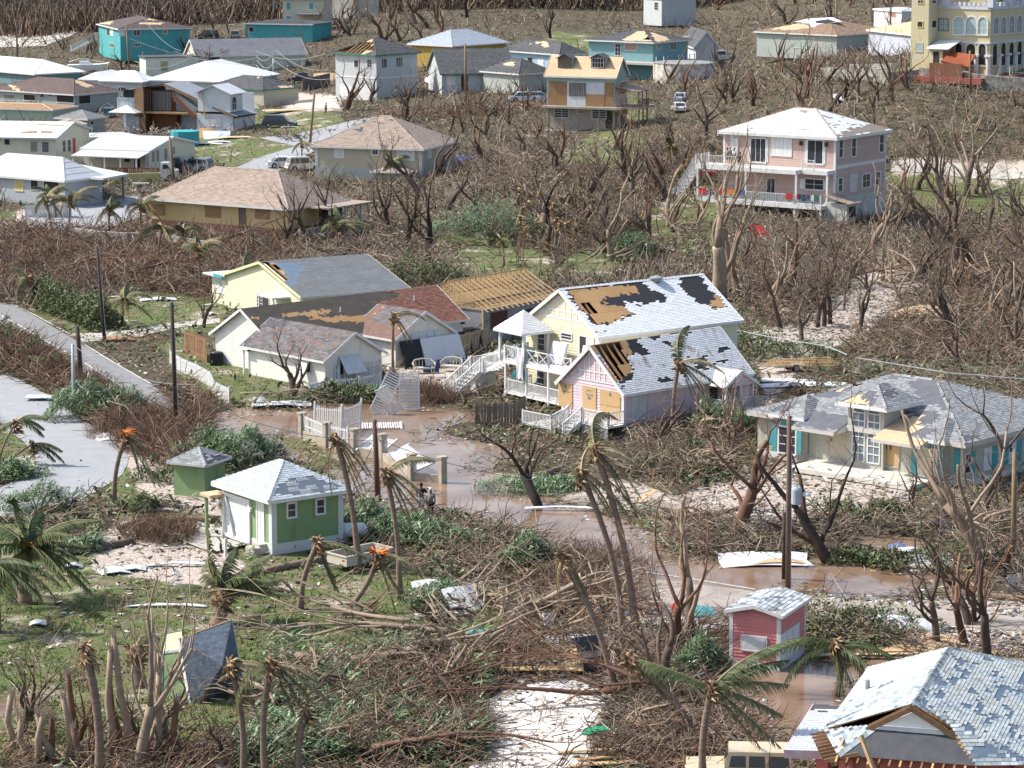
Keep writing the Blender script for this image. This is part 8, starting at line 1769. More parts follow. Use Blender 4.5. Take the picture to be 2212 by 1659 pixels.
tree('bare_tree','dark bushy bare tree before the left gable of the cream bungalow',T(1,2,330,130),60,6.,.26,BARK,fk=5,sp_=.6,dpt=4,twig=1.6,low=.1)
tree('bare_tree','twisted tree at the drive beside the flood-edge pole',T(0,1,1755,1180),61,5.,.17,BARK,fk=4,sp_=.8,dpt=4)
tree('bare_tree','massive shredded tree trunk left of the three-storey pink house',T(2,1,1790,940),70,15.,.7,BARKP,fk=5,sp_=.5,dpt=5,low=.35,crook=.22)
tree('bare_tree','tall pale forked tree in front of the pink house balconies',T(2,1,1960,900),71,15.5,.32,BARKP,lean=(-.1,0),fk=3,sp_=.55,dpt=4,twig=.5)
tree('bare_tree','tall pale-limbed tree on the slope right of the three-storey pink house',T(3,1,1500,160),73,13.5,.4,BARKP,fk=5,sp_=.55,dpt=5,low=.1)
tree('bare_tree','tall pale tree with wide limbs below the yellow villa',T(3,1,1720,40),75,13.,.4,BARKP,lean=(.15,0),fk=5,sp_=.6,dpt=5,low=.1)
tree('fig_tree','banyan-like tree with dark hanging roots on the right slope',T(3,1,1640,665),77,10.5,.75,BARK,fk=6,sp_=.75,dpt=5,low=.4)
for i,(x,y,h,ln)in enumerate(((430,1170,9,0),(480,1160,8,.1),(790,1225,7.5,.1),(1560,1180,10,-.15),(110,1180,9,-.1),(1640,1500,6,.1),(2110,1150,11,.1),(2150,1390,9,-.1),(290,1290,6.5,-.2),(650,1030,5,.1))):
 tree('bare_tree',['twin-stemmed bare tree, left of the pale clearing behind the pink cottage','grey stem touching the twin-stemmed tree at the pale clearing','smooth grey tree in the middle of the pale clearing','bare tree right of the curled plywood sheet','straight grey tree at the left end of the clearing','short knotted root-tangled tree behind the taupe villa','tall bare tree at the right edge above the taupe villa','bare tree at the right edge behind the taupe villa ridge','leaning bare tree near the chain link rail','thin sloping stem in the pale clearing'][i],T(3,1,x,y),80+i,h,.22 if i<9 else.1,BARK,lean=(ln,0),fk=3,sp_=.6,dpt=4)
for i,(p,h,r_,ln,m_)in enumerate(((T(1,0,780,960),8.5,.55,0,BARKR),(T(1,0,990,900),7,.3,.1,BARK),(T(1,0,1290,950),9,.3,.2,BARK),(T(1,1,440,430),8.5,.28,-.05,BARK),(T(1,1,535,390),8.5,.25,.1,BARK),(T(1,1,1150,370),9,.3,-.25,BARKD),(T(1,1,1500,520),9.5,.33,0,BARKD),(T(1,1,1320,460),7.5,.34,-.1,BARKD),(T(2,0,960,1560),10.5,.38,0,BARK),(T(2,0,1690,1210),8.5,.3,-.2,BARKD),(T(2,0,330,330),8,.3,-.1,BARKD),(T(0,0,1610,530),7.5,.35,.1,BARKD),(T(0,0,1810,690),6.5,.25,0,BARKD),(T(0,0,800,1460),4.2,.2,0,BARKP),(T(0,0,1500,200)if 0 else T(2,1,260,370),9,.35,.05,BARKD),(T(2,1,850,600),9.5,.32,0,BARKP),(T(2,1,1190,410),7.5,.25,0,BARKR),(T(3,0,560,420)if 0 else T(3,0,340,480),8,.4,0,BARK),(T(3,0,1090,450),9,.38,-.1,BARKR),(T(2,0,1830,800),9,.7,0,BARK),(T(1,1,250,480),8,.25,.1,BARK),(T(3,3,1890,800),9.,.26,-.1,BARK),(T(3,3,1470,600),7.5,.2,-.2,BARK),(T(0,0,300,1000),3.5,.2,0,BARKD))):
 tree('bare_tree',['thick red-brown tree in front of the grey two-storey garage','bare tree against the corner of the grey two-storey house','crooked bare tree between the grey two-storey house and the bungalow','bare tree before the white porch fence of the ochre house','pale-limbed tree beside it at the ochre house porch','dark leaning trunk right of the ochre house','split dark trunk with an orange wound, right of the ochre house','short dark trunk in the middle ground right of the ochre house','spreading dark tree in the valley below the dormer house','curved dark trunk right of the dormer house','stout dark leaning trunk behind the light blue house','black forked tree on the pale mint building','black forked tree against the broad white roof','small grey leafless tree beside the long cream hall porch','dark tree above the slender palm stems','pale twisted tree above the yellow cottage ridge','reddish bare tree above the yellow cottage','wide bare tree before the stripped brown roof','red-brown spreading tree left of the yellow villa tower','thick vine-wrapped trunk above the three-storey pink house','drooping tree left of the porch of the ochre house','knotted bare tree behind the blue-grey roof at the lower right','thin bare tree rising behind the blue-grey roof','blackened stump tree at the roofless house'][i],p,120+i,h,r_,m_,lean=(ln,0),fk=4,sp_=.7,dpt=4)
PROT=[]
for i in range(16):
 sh=i%4;tr,cr=tme(200+i,7.5 if sh<2 else(5. if sh==2 else 6.5),(.3,.22,.17,.26)[sh],lean=(R.uniform(-.3,.3),0),fk=(4,3,4,3)[sh],sp_=(.7,.55,.85,.6)[sh],dpt=4 if sh!=2 else 3,twig=1.,low=(.3,.1,.2,.0)[sh],crook=.26)
 m_=(BARK,BARKR,BARK,BARKP)[(i//4+i)%4];PROT.append((tr.mesh('trunk',m_,True),cr.mesh('branches',m_,True)))
def hht(x,y,pad=1.):
 for H_ in HOUSES:
  dx,dy=x-H_.o.x,y-H_.o.y;a=dx*H_.ex.x+dy*H_.ex.y;b=dx*H_.ey.x+dy*H_.ey.y
  if-pad<a<H_.Wd+pad and-pad<b<H_.Dp+pad:return True
 return False
FG2=[(DP((600,0),(1960,0),(1960,60),(1700,60),(1500,20),(1130,10),(900,110),(720,85),(600,60)),46,(1.,1.6),'bare trees of the hilltop wood','bare brown tree in the dense leafless wood on the skyline hill'),(DP((0,40),(220,110),(210,180),(60,130),(0,120)),8,(.6,.95),'bare trees left of the teal house','bare dark tree on the bank left of the teal house'),(DP((400,10),(590,20),(700,90),(700,170),(560,150),(420,80)),18,(.7,1.1),'bare trees behind the pale mint building','bare tree between the teal houses and the grey two-storey house'),(DP((60,90),(500,120),(500,150),(240,160),(160,130)),10,(.5,.8),'bare trees below the teal house','small bare tree in the thicket below the teal house'),(DP((800,240),(1180,225),(1180,300),(1150,330),(990,300),(860,260)),14,(.7,1.2),'fallen-over trees around the dormer house','tangled bare tree in the brush left of the dormer house'),(DP((1000,330),(1180,340),(1500,300),(1520,500),(1480,560),(1230,560),(1000,530),(880,480),(900,420)),46,(.85,1.4),'bare trees in the valley thicket','bare tree in the valley thicket between the beige and the pink house'),(DP((1420,170),(1980,150),(1980,260),(1920,300),(1550,240),(1440,260)),36,(.7,1.3),'bare trees between the cistern and the yellow villa','bare tree on the slope behind the three-storey pink house'),(DP((1930,200),(2260,190),(2260,340),(1930,330)),10,(.5,.85),'bare shrubs under the retaining wall','bare shrub-like tree on the bank under the retaining wall'),(DP((1560,520),(1700,560),(1900,500),(2260,480),(2260,800),(2000,760),(1650,700),(1620,620)),32,(.75,1.35),'bare trees right of the yellow cottage','bare tree on the littered slope right of the yellow cottage'),(DP((1930,400),(2260,400),(2260,500),(1930,480)),10,(.9,1.5),'bare trees right of the pink house','bare pale tree right of the three-storey pink house'),(DP((0,500),(330,500),(600,520),(620,600),(430,640),(100,620),(0,640)),12,(.35,.6),'broken shrubs in the brown brush field','small broken shrub in the brown brush field below the ochre house'),(DP((1380,920),(1620,880),(1640,1000),(1400,1040)),8,(.5,.8),'bare shrubs before the pink cottage','leafless shrub on the green litter in front of the pink cottage'),(DP((1900,1060),(2260,1100),(2260,1230),(2080,1180)),6,(.5,.9),'bare trees before the taupe villa lawn','bare shrub near the right-hand tan pole'),(DP((2000,1320),(2260,1330),(2260,1440),(2050,1420)),7,(.6,1.),'bare shrubs behind the grey shingle roof','bare shrub in the debris behind the lower right roof'),(DP((0,1540),(250,1560),(420,1620),(600,1659),(0,1670)),9,(.4,.7),'broken stems in the lower left corner','broken dry stem in the lower left corner brush'),(DP((1000,200),(1180,170),(1180,215),(1100,230)),5,(.6,.9),'bare trees beside the light blue house','bare tree beside the small dark-roofed green house')]
rr=RD(77)
for poly,n,(h0,h1),grp,lab in FG2:
 xs=[p[0]for p in poly];ys_=[p[1]for p in poly];k=0;tries=0
 while k<n and tries<n*12:
  tries+=1;p=(rr.uniform(min(xs),max(xs)),rr.uniform(min(ys_),max(ys_)))
  if not inpoly([p[0]],[p[1]],poly)[0]:continue
  b=G(p)
  if hht(b.x,b.y,1.2):continue
  s=rr.uniform(h0,h1);pi_=rr.randrange(16);tm,cm=PROT[pi_];t=thing('bare_tree',('small ' if s<h0+.3*(h1-h0)else 'tall ' if s>h0+.7*(h1-h0)else 'middling ')+{'bare_bark':'grey-brown ','reddish_bark':'reddish ','pale_bark':'pale '}[cm.materials[0].name]+lab.replace('small ','').replace('tall ',''),'tree',b,rr.uniform(0,6.28),grp);t.scale=(s*rr.uniform(.85,1.1),s*rr.uniform(.85,1.1),s);meshobj('trunk',tm,t);meshobj('branches',cm,t);k+=1
#palms
PT=mat('palm_trunk',(.29,.21,.155),.9,(.17,.115,.085),1.,(.35,.65),.3,20,stretch=(1,1,9));FIB=ramp_tint('palm_fibre',[(.07,.045,.03),(.2,.12,.07),(.38,.26,.14),(.5,.38,.2)],.9,4)
FR=ramp_tint('palm_leaf',[(.045,.075,.026),(.085,.11,.04),(.17,.15,.07),(.34,.26,.15)],.6,2,noise_mix=.3);ORG=mat('orange_fruit',(.6,.19,.03),.7,(.42,.12,.02),5)
def fmb(mb,p,d,L,wind=V3((.5,0,-.1)),grav=.5,n=17,wid=.55,dry=.3,rr=R):
 d=d.normalized();q=p.copy();pts=[q.copy()];ds=[d.copy()]
 for i in range(n):d=(d+(Z3(-1)*grav+wind)*(1.6/n)).normalized();q=q+d*(L/n);pts.append(q.copy());ds.append(d.copy())
 mb.tube(pts,[.04*(1-.8*i/n)+.008 for i in range(n+1)],3,0,min(1,dry+.35),False)
 for i in range(1,n+1):
  for sub in(0,.5):
   k=(i-sub)/n;a=pts[i-1].lerp(pts[i],1-sub);dd=ds[i];side=dd.cross(Z3(1));side=side.normalized()if side.length>.1 else V3((0,1,0))
   w=wid*(sin(pi*min(1,k*.9+.12))**.6)+.05
   for sg in(-1,1):
    u=(side*sg*.75+dd*.75+Z3(-.45)+wind*.9+V3((rr.uniform(-.15,.15),rr.uniform(-.15,.15),rr.uniform(-.15,.1)))).normalized();v=dd*.036+Z3(.016);m=a+u*w*.55;e=a+(u+Z3(-.35)).normalized()*w;t_=min(1,max(0,dry+rr.uniform(-.2,.25)))
    mb.face([a-v,a+v,m+v*.9,m-v*.9],t=t_);mb.face([m-v*.9,m+v*.9,e+v*.2,e-v*.2],t=min(1,t_+.06))
def palm(label,base,top,nf=7,L=2.4,wind=(.55,-.1,-.15),grav=.55,r=.15,dirs=None,dry=.35,fruit=False,boot=.22,crook=.35,up=.5,group=None,dy=0,wid=.55,bm=None,yd=None,seed=None):
 b=bm or G(base);tp=AY(top,(yd or b.y)+dy)-b;t=thing('palm_tree',label,'palm',b,0,group);rr=RD(seed or int(base[0]*7+base[1]));pts=[];n=12
 for i in range(n+1):k=i/n;p=tp*k;p+=V3((crook*sin(pi*k)*(1 if tp.x<0 else-1)*.6,0,-.3*(1-k)if i==0 else 0));pts.append(p)
 mb=MB();rs=[r*(1.35-.45*min(1,3*i/n))*(1. if i%2 else.94)for i in range(n+1)];mb.tube(pts,rs,9);mb.bd('trunk',PT,t,True)
 mb=MB()
 for i in range(44):a=rr.uniform(0,6.28);z=rr.uniform(-.7,.2);c=tp+V3((cos(a)*boot*.5,sin(a)*boot*.5,z));o=V3((cos(a)+.3,sin(a),rr.uniform(-.4,.9))).normalized()*rr.uniform(.2,.5);mb.tube([c,c+o*.6,c+o+V3((.05,0,-.1))],[.07,.05,.01],3,0,rr.random(),False)
 mb.tube([tp-Z3(.5),tp-Z3(.1),tp+Z3(.25)],[boot*.55,boot*.8,boot*.25],9,0,.3);mb.bd('crown_fibre',FIB,t)
 wind=V3(wind);dr=dirs or[(rr.uniform(0,360),rr.uniform(-10,70))for _ in range(nf)]
 for az,el in dr:
  a,e=rad(az),rad(el);d=V3((cos(a)*cos(e),sin(a)*cos(e),sin(e)));mb=MB();fmb(mb,tp+d*.1,d,L*rr.uniform(.7,1.2),wind*rr.uniform(.5,1.4),grav*rr.uniform(.8,1.6)*(1+dry),wid=wid,dry=dry+rr.uniform(-.15,.35),rr=rr);mb.bd('frond',FR,t)
 if fruit:
  mb=MB()
  for i in range(40):a=rr.uniform(0,6.28);d=V3((cos(a),sin(a),rr.uniform(0,.8)));c=tp+Z3(.15);mb.tube([c,c+d*.25,c+d*.5+V3((.1,0,-.1))],.03,3,0,.5,False)
  mb.bd('fruit_stalks',ORG,t)
 return t
DR=[(5,10),(-15,-20),(15,-35),(-5,-50),(25,30),(-30,0)]
palm('lone palm with orange crown and fronds swept right, beside the side road',*Q(0,2,985,1045,1085,450),L=3.,dirs=[(0,-10),(-5,-40),(5,-55),(0,-60),(-10,-50)],fruit=True,dry=.6,grav=.7)
palm('tall palm at the right corner of the green garage',*Q(1,2,890,1625,690,460),L=3.6,dirs=[(0,-20),(5,-40),(-10,-50),(10,-60),(0,-70),(180,-60)],dry=.7,r=.17);palm('tall palm standing right of the cream trailer',T(1,3,1240,200),T(1,2,1120,760),L=3.4,dirs=[(15,50),(0,-30),(5,-50),(-10,-45),(-5,-65),(0,0)],dry=.6,r=.15)
palm('short palm with a heavy black frond in front of the green garage',T(1,3,380,295),T(1,2,535,1370),L=2.4,dirs=[(0,10),(-5,-70),(0,-75),(5,-80),(-10,-72)],dry=.25,r=.16);palm('curved palm with orange nuts right of the trailer',T(1,3,730,360),T(1,2,1050,1490),L=2.6,dirs=[(0,20),(5,-60),(-5,-70),(10,-65)],fruit=True,dry=.6,crook=-.5)
palm('left of the twin tall palms in front of the flooded road',T(2,3,960,600),T(2,2,600,780),L=3.2,dirs=[(100,70),(0,-10),(10,-30),(-10,-45),(0,-20),(5,10)],dry=.7,r=.16,crook=.8);palm('right of the twin tall palms in front of the flooded road',T(2,3,1080,600),T(2,2,720,560),L=3.2,dirs=[(5,15),(10,-40),(0,-50),(-10,-55),(120,60),(0,-30)],dry=.6,r=.18,crook=.6)
palm('long bare-crowned palm leaning left across the sand clearing',T(2,3,905,1045),T(2,2,440,1480),L=2.,dirs=[(0,-50),(10,-70),(180,-50),(0,-60)],dry=.6,r=.16,crook=.5);palm('palm bending left with yellow-green fronds beside the sand clearing',*Q(2,3,1590,1440,1020,700),L=2.9,dirs=[(0,-20),(-5,-60),(10,-45),(180,-75),(5,-35),(0,-50)],dry=.55,r=.17,crook=.7)
palm('green palm in front of the off-road car with fronds reaching right',*Q(2,3,1660,1900,1730,960),L=3.6,dirs=[(10,50),(5,35),(0,15),(-5,-10),(-10,-35),(30,-50),(160,20)],wind=(.35,0,.0),grav=.25,dry=.2,r=.17,wid=.7);palm('palm drooping into the pool beside the coral shed',*Q(3,3,590,1030,580,590),L=3.4,dirs=[(0,15),(-20,-20),(20,-30),(190,0),(170,25),(-60,-50),(-40,-10),(-90,-40)],wind=(.25,0,-.1),dry=.22,wid=.7)
palm('palm with shredded crown against the pink cottage side wall',T(2,2,1385,460),T(2,1,1440,1480),L=3.,dirs=[(10,30),(0,-10),(5,-40),(-10,-50),(0,-60),(120,70),(10,-25)],dry=.45,crook=.2);palm('broken palm trunk at the lower left, splintered top',*Q(0,3,860,1800,735,620),nf=1,L=.8,dry=.8,dirs=[(0,-60)],r=.2)
palm('slim broken palm with splintered top below the toppled shed',*Q(0,3,2100,1760,1990,760),nf=2,L=2.6,dirs=[(0,-60),(10,20)],dry=.5,r=.14);palm('palm at the bottom edge with fronds over the debris, left one',*Q(1,3,90,1800,125,760),L=2.8,dirs=[(10,10),(0,-10),(0,-40),(-10,-60),(170,-10),(10,-25)],dry=.4);palm('palm at the bottom edge with fronds over the debris, right one',*Q(1,3,390,1800,440,1150),L=2.8,dirs=[(170,-60),(180,-50),(160,-70)],wind=(-.2,0,-.2),dry=.6)
palm('left leaning young palm by the side road with curled fronds',*Q(0,2,-10,700,145,330),L=1.9,dirs=[(0,30),(5,50),(-10,10),(160,0)],r=.07,dry=.2,boot=.1,up=.2);palm('second leaning young palm reaching over the side road',*Q(0,2,60,700,285,520),L=2.2,dirs=[(0,20),(5,0),(-5,-20)],r=.08,dry=.15,boot=.1)
palm('big date palm with orange fruit on the left lawn',T(0,3,220,235),T(0,2,270,1420),L=3.6,dirs=[(a_,e_)for a_,e_ in zip(range(-70,290,15),[20,55,5,35,-15,60,25,-5,45,15,-20,30]*2)],wind=(.5,0,-.05),dry=.12,fruit=True,r=.3,boot=.4,wid=.75)
palm('date palm at the left edge, mostly cut off by the frame',T(0,3,-60,480),T(0,2,-110,1550),L=3.4,dirs=[(a_,30-a_%50)for a_ in range(0,360,22)],dry=.15,r=.3,boot=.4,wid=.75);palm('date palm with a round fibre skirt beside the toppled shed',*Q(0,3,1890,430,1920,170),L=3.2,dirs=[(a_,65-(a_*7)%60)for a_ in range(-60,200,20)],wind=(.65,0,.05),grav=.35,dry=.15,r=.42,boot=.75,crook=0,wid=.7)
palm('dark fibrous palm stump left of the toppled shed',*Q(0,3,1200,960,1180,640),nf=2,L=1.4,dirs=[(90,70),(10,20)],dry=.5,r=.3,boot=.6,crook=0)
for i,c in enumerate(((1730,870,1710,520,1),(300,985,250,750,0),(1055,1165,1075,950,0),(940,400,950,150,1),(1215,340,1222,120,1),(600,310,610,80,1),(480,230,460,40,1),(450,340,390,60,1),(1360,620,1400,300,1),(2140,940,2110,690,1),(1580,480,1590,330,1))):
 palm(['battered palm left of the lemon house with a hanging black frond','ragged palm at the left end of the road hedge','small palm with drooping green fronds on the lawn by the drive','drooping palm in the parking yard, right one','small drooping palm at the ochre house corner','dense drooping palm in the parking yard, middle one','thin palm behind the white yard fence','leaning thin palm behind the white yard fence','tall-fronded palm in the brown brush field','stripped palm stem at the lemon house porch','small palm in the brush below the ochre house'][i],T(0,1,c[0],c[1]),T(0,1,c[2],c[3]),L=2.6+.8*(i in(8,5)),nf=8,dry=.4,r=.13,wind=(.45,0,-.25),crook=.1)
for i,c in enumerate(((1,1,1185,1590,1190,1070),(1,1,860,1170,850,960),(1,1,975,1200,985,1000),(1,1,700,520,690,290),(1,1,820,500,760,270),(1,0,1170,1560,1165,1400),(1,0,400,1400,400,1230),(2,0,1640,1400,1650,1240),(2,0,1370,1480,1375,1270),(0,0,600,1640,600,1460),(0,0,470,1640,470,1500),(0,0,720,1640,740,1480),(2,1,460,200,460,60),(2,0,1490,1640,1490,1450),(1,1,2140,640,2120,420))):
 i_,j_,x0,y0,x1,y1=c;palm(['slim palm before the second cream gable with one hanging frond','leafless palm stem before the torn brown roof, left','leafless palm stem before the torn brown roof, right','windswept palm right of the white porch fence','second windswept palm right of the white porch fence','small bent palm at the beige house porch','small palm between the cars and the beige house','dark drooping palm left of the pink house stair','drooping palm in the valley left of the red car','brown palm before the flat carport, middle','brown palm before the flat carport, left','brown palm before the flat carport, right','palm in the valley thicket, near the pale tree','small palm left of the pink house stair, lower one','slim leaning palm behind the open trusses'][i],T(i_,j_,x0,y0),T(i_,j_,x1,y1),L=2.4,nf=0 if i in(1,2)else 7,dirs=None if i not in(0,)else[(0,-40),(5,-60),(20,40),(180,-70)],dry=.5 if i in(9,10,11)else.35,r=.11,wind=(.45,0,-.2),crook=.1)
rr=RD(9)
for i in range(26):x,y=rr.uniform(30,780),rr.uniform(380,760);palm('slender green palm stem with stripped top in the clump above the open trusses',T(2,1,x,y),T(2,1,x+rr.uniform(-40,60),y-rr.uniform(280,430)),nf=1,L=.9,dirs=[(10,20)],dry=.5,r=.055,boot=.08,crook=.15,group='slender palm stems above the open trusses',seed=i+1)
for i,(x,y,h)in enumerate(((640,1480,3.2),(590,1600,2.8),(960,1560,4.6),(1030,1500,3.4),(1120,1560,5.2),(1440,1480,4.4),(1500,1600,2.6),(240,1600,1.8),(310,1620,2.),(390,1600,1.9),(470,1610,2.1),(100,1500,2.4),(740,1640,1.6),(1340,1600,3.8))):
 b=G(T(0,3,x,y));t=thing('broken_trunk',['left','short left','stout','forked','tallest','right','short right','leftmost fibrous','second fibrous','third fibrous','fourth fibrous','far left','stubby','curved right'][i]+' snapped trunk in the lower left corner, around the pale broken tree','tree stump',b,0,'snapped trunks in the lower left corner');mb=MB();l=R.uniform(-.5,.3);m=V3((l*.6+R.uniform(-.2,.2),0,h*.5));e=V3((l*1.3,0,h));mb.tube([(0,0,-.3),m*.5+V3((.1,0,0)),m,(m+e)/2,e],[.2,.17,.15,.13,.12],8,0,.45,True,.15);mb.bd('trunk',BARKP if i%3 else BARKR,t,True);mb=MB()
 for k in range(7):a=k*.9;o=V3((cos(a),sin(a),2.5))*R.uniform(.08,.2);mb.tube([e+V3((cos(a)*.08,sin(a)*.08,-.1)),e+o],[.05,.008],4,0,.9,False)
 mb.bd('splinters',BARKP,t)
def log(label,pts,r,m=None,name='palm_log',z=None,up=0):
 P=[G(p)+V3((0,0,r*.8+(up if 0<i<len(pts)-1 else 0)))for i,p in enumerate(pts)];o=P[0];mb=MB();Q=[]
 for a,b in zip(P,P[1:]):
  for k in range(4):Q.append(a.lerp(b,k/4)-o)
 Q.append(P[-1]-o);mb.tube(Q,[r*(1.15-.35*i/len(Q))for i in range(len(Q))],9);ob=mb.bd(name,m or PT,None,True);ob.location=o;return tag(ob,label,'log')
log('fallen palm trunk lying across the side road apron',Q(0,2,1125,1115,700,1170,0,1195,-300,1210),.22);log('fallen palm trunk running to the garage porch, its crown by the gravel',Q(0,2,1900,1195,1400,1195,1150,1225,1030,1270),.2);log('dark fallen palm trunk with a dry crown, nearest the left lawn',Q(0,2,540,1495,850,1450,1160,1385),.24,mat('wet_trunk',(.15,.11,.085),.85,(.1,.07,.055),2))
log('fallen palm trunk in front of the cream trailer',Q(1,2,590,1545,330,1590,80,1640),.22);log('fallen palm trunk behind the big dark tree',Q(2,2,1520,1185,1900,1145),.28);log('broken palm trunk lying at the right edge of the mud',Q(3,3,1470,175,1700,190,2000,215,2300,240),.22);log('cut palm log left of the broken fallen tree',Q(1,3,350,760,600,790),.3);log('dark log at the bottom left debris',Q(1,3,-60,1265,230,1275),.24,MATS['wet_trunk'])
log('palm trunk piece leaning in the fronds in front of the pink cottage',Q(2,2,290,800,440,740),.2);log('uprooted log lying at the sand clearing edge',Q(2,3,-20,1010,110,960),.14)
def fallen(label,px,az,seed,h,r,m=None,**k):
 tr,cr=tme(seed,h,r,**k);b=G(px);t=thing('fallen_tree',label,'tree',b+Z3(.8));t.rotation_euler=(0,rad(86),rad(az));t.scale=(.55,1,1);tr.bd('trunk',m or BARKP,t,True);cr.bd('branches',m or BARKP,t,True)
fallen('long pale uprooted tree lying across the lower middle, limbs pointing left',T(1,3,1650,620),172,301,13,.3,fk=5,sp_=.5,dpt=5,low=.1,crook=.2);fallen('second pale fallen tree with limbs reaching to the left lawn',T(1,3,1300,520),168,302,12,.22,fk=4,sp_=.45,dpt=4,low=.1);fallen('pale fallen tree with limbs fanning up to the right behind the palms',T(2,3,60,430),15,303,12,.24,fk=5,sp_=.5,dpt=5,low=.0)
fallen('thick fallen limb crossing in front of the debris pile',T(1,3,870,860),28,304,14,.3,fk=3,sp_=.4,dpt=4,low=.3);fallen('uprooted tree with yellow hanging vines at the sand clearing',T(2,3,1560,1100),178,305,13,.4,BARKR,fk=5,sp_=.6,dpt=5,low=.2,twig=1.5);fallen('brown fallen tree at the bottom edge pointing right over the sand',T(1,3,1050,1640),12,306,11,.22,BARKR,fk=5,sp_=.5,dpt=5,low=.0,twig=1.5)
fallen('reddish fallen tree reaching over the chain link fence at the bottom',T(1,3,1150,1150),40,307,11,.16,BARKR,fk=5,sp_=.5,dpt=5,low=.0,twig=1.5);fallen('fallen branch bundle in the lower left corner',T(0,3,950,1500),25,308,7,.16,fk=5,sp_=.5,dpt=3,low=.0);fallen('pale fallen crown heaped against the lemon house roof',T(1,1,1700,760),178,309,12,.25,fk=5,sp_=.6,dpt=5,low=.1,twig=1.5)
fallen('fallen brown limb lying in the flood by the bungalow fence',T(0,2,2100,180),0,310,8,.12,BARKP,fk=4,sp_=.5,dpt=4);fallen('fallen tree in the brush field below the ochre house, left',T(0,1,500,720),10,311,13,.2,BARKR,fk=5,sp_=.5,dpt=5,twig=1.5);fallen('fallen tree heap below the ochre house, right',T(0,1,1000,800),35,312,13,.22,BARKR,fk=6,sp_=.5,dpt=5,twig=1.5)
fallen('fallen tree in front of the cream shed wall by the pale clearing',T(3,1,700,800),5,313,13,.2,BARKR,fk=5,sp_=.5,dpt=5,twig=1.5);fallen('fallen tree in the brush right of the ochre house',T(0,1,1900,480),5,314,12,.2,BARK,fk=5,sp_=.5,dpt=5,twig=1.5)
#uncountable cover: brush, twigs, leaves, grass tufts, chips
NR=np.random.RandomState(4)
def pix(x,y,z):
 d=y*cos(PI_)-(z-CAM_H)*sin(PI_);v=y*sin(PI_)+(z-CAM_H)*cos(PI_);return 512+FPX*x/d,384-FPX*v/d
ROADS=[road_px,road2_px,DP((440,390),(560,340),(700,290),(830,262),(840,268),(720,310),(640,345),(560,395),(470,430)),DP((640,218),(725,208),(735,236),(640,238)),DP((52,470),(150,448),(290,425),(300,470),(240,498),(130,500)),DP((1420,1265),(1700,1285),(2300,1345),(2300,1375),(1800,1335),(1400,1300))]
def fp_mask(x,y,pad=.4):
 m=np.zeros(len(x),bool)
 for H_ in HOUSES:
  dx,dy=x-H_.o.x,y-H_.o.y;a=dx*H_.ex.x+dy*H_.ex.y;b=dx*H_.ey.x+dy*H_.ey.y;m|=(a>-pad)&(a<H_.Wd+pad)&(b>-pad)&(b<H_.Dp+pad)
 return m
def scatter(n,region=None,ymin=110,ymax=620,grass=.2,sand=.15,water=0.,road=.0,umin=-60,umax=1084,pw=1.):
 """ground points, denser near the camera so that they stay even across the view; thinned on lawns, sand and roads"""
 y=1/(NR.rand(n)**pw*(1/ymin-1/ymax)+1/ymax);u=NR.uniform(umin,umax,n);x=(u-512)/FPX*(y*cos(PI_)+CAM_H*sin(PI_))
 if region is not None:
  xs=[p[0]for p in region];ys_=[p[1]for p in region];g0=W((512,max(ys_)),0).y;g1=W((512,min(ys_)),0).y if min(ys_)>-100 else 900
  hh_=14;y1=g1*1.;y=1/(NR.rand(n)*(1/g0-1/(y1*1.25))+1/(y1*1.25));x=(NR.uniform(min(xs),max(xs),n)-512)/FPX*(y*cos(PI_)+CAM_H*sin(PI_))
 z=ground_h(x,y);pu_,pv_=pix(x,y,z);k=(pv_<800)&(pv_>-15)
 if region is not None:k&=inpoly(pu_,pv_,region)
 w=water_w(x,y);k&=(w<-.4)|(NR.rand(n)<water);k&=~fp_mask(x,y)
 ro=np.zeros(n,bool)
 for p in ROADS:ro|=inpoly(pu_,pv_,p)
 k&=~ro|(NR.rand(n)<road)
 for polys,keep in((Z_GRASS,grass),(Z_SAND,sand)):
  g_=np.zeros(n,bool)
  for p in polys:g_|=inpoly(pu_,pv_,p)
  k&=~g_|(NR.rand(n)<keep)
 return x[k],y[k],z[k]
def clump(x,y,s=2.2,t=0.):
 """patchy keep mask"""
 v=np.sin(x*.55+1.3*np.sin(y*.21))*np.cos(y*.33+1.7*np.sin(x*.27))+.6*np.sin(x*1.7+y*.9);return v>t+NR.uniform(-s*.3,s*.3,len(x))
def fme(name,V,F,tint,m,kind='stuff'):
 me=bpy.data.meshes.new(name);me.vertices.add(len(V));me.vertices.foreach_set('co',V.astype('f').ravel());k=F.shape[1]
 me.loops.add(F.size);me.loops.foreach_set('vertex_index',F.ravel().astype('i'));me.polygons.add(len(F));me.polygons.foreach_set('loop_start',np.arange(0,F.size,k).astype('i'));me.update(calc_edges=True)
 me.attributes.new('tint','FLOAT','FACE').data.foreach_set('value',np.clip(tint,0,1).astype('f'));me.materials.append(m);o=bpy.data.objects.new(name,me);C.objects.link(o);o['kind']=kind;return o
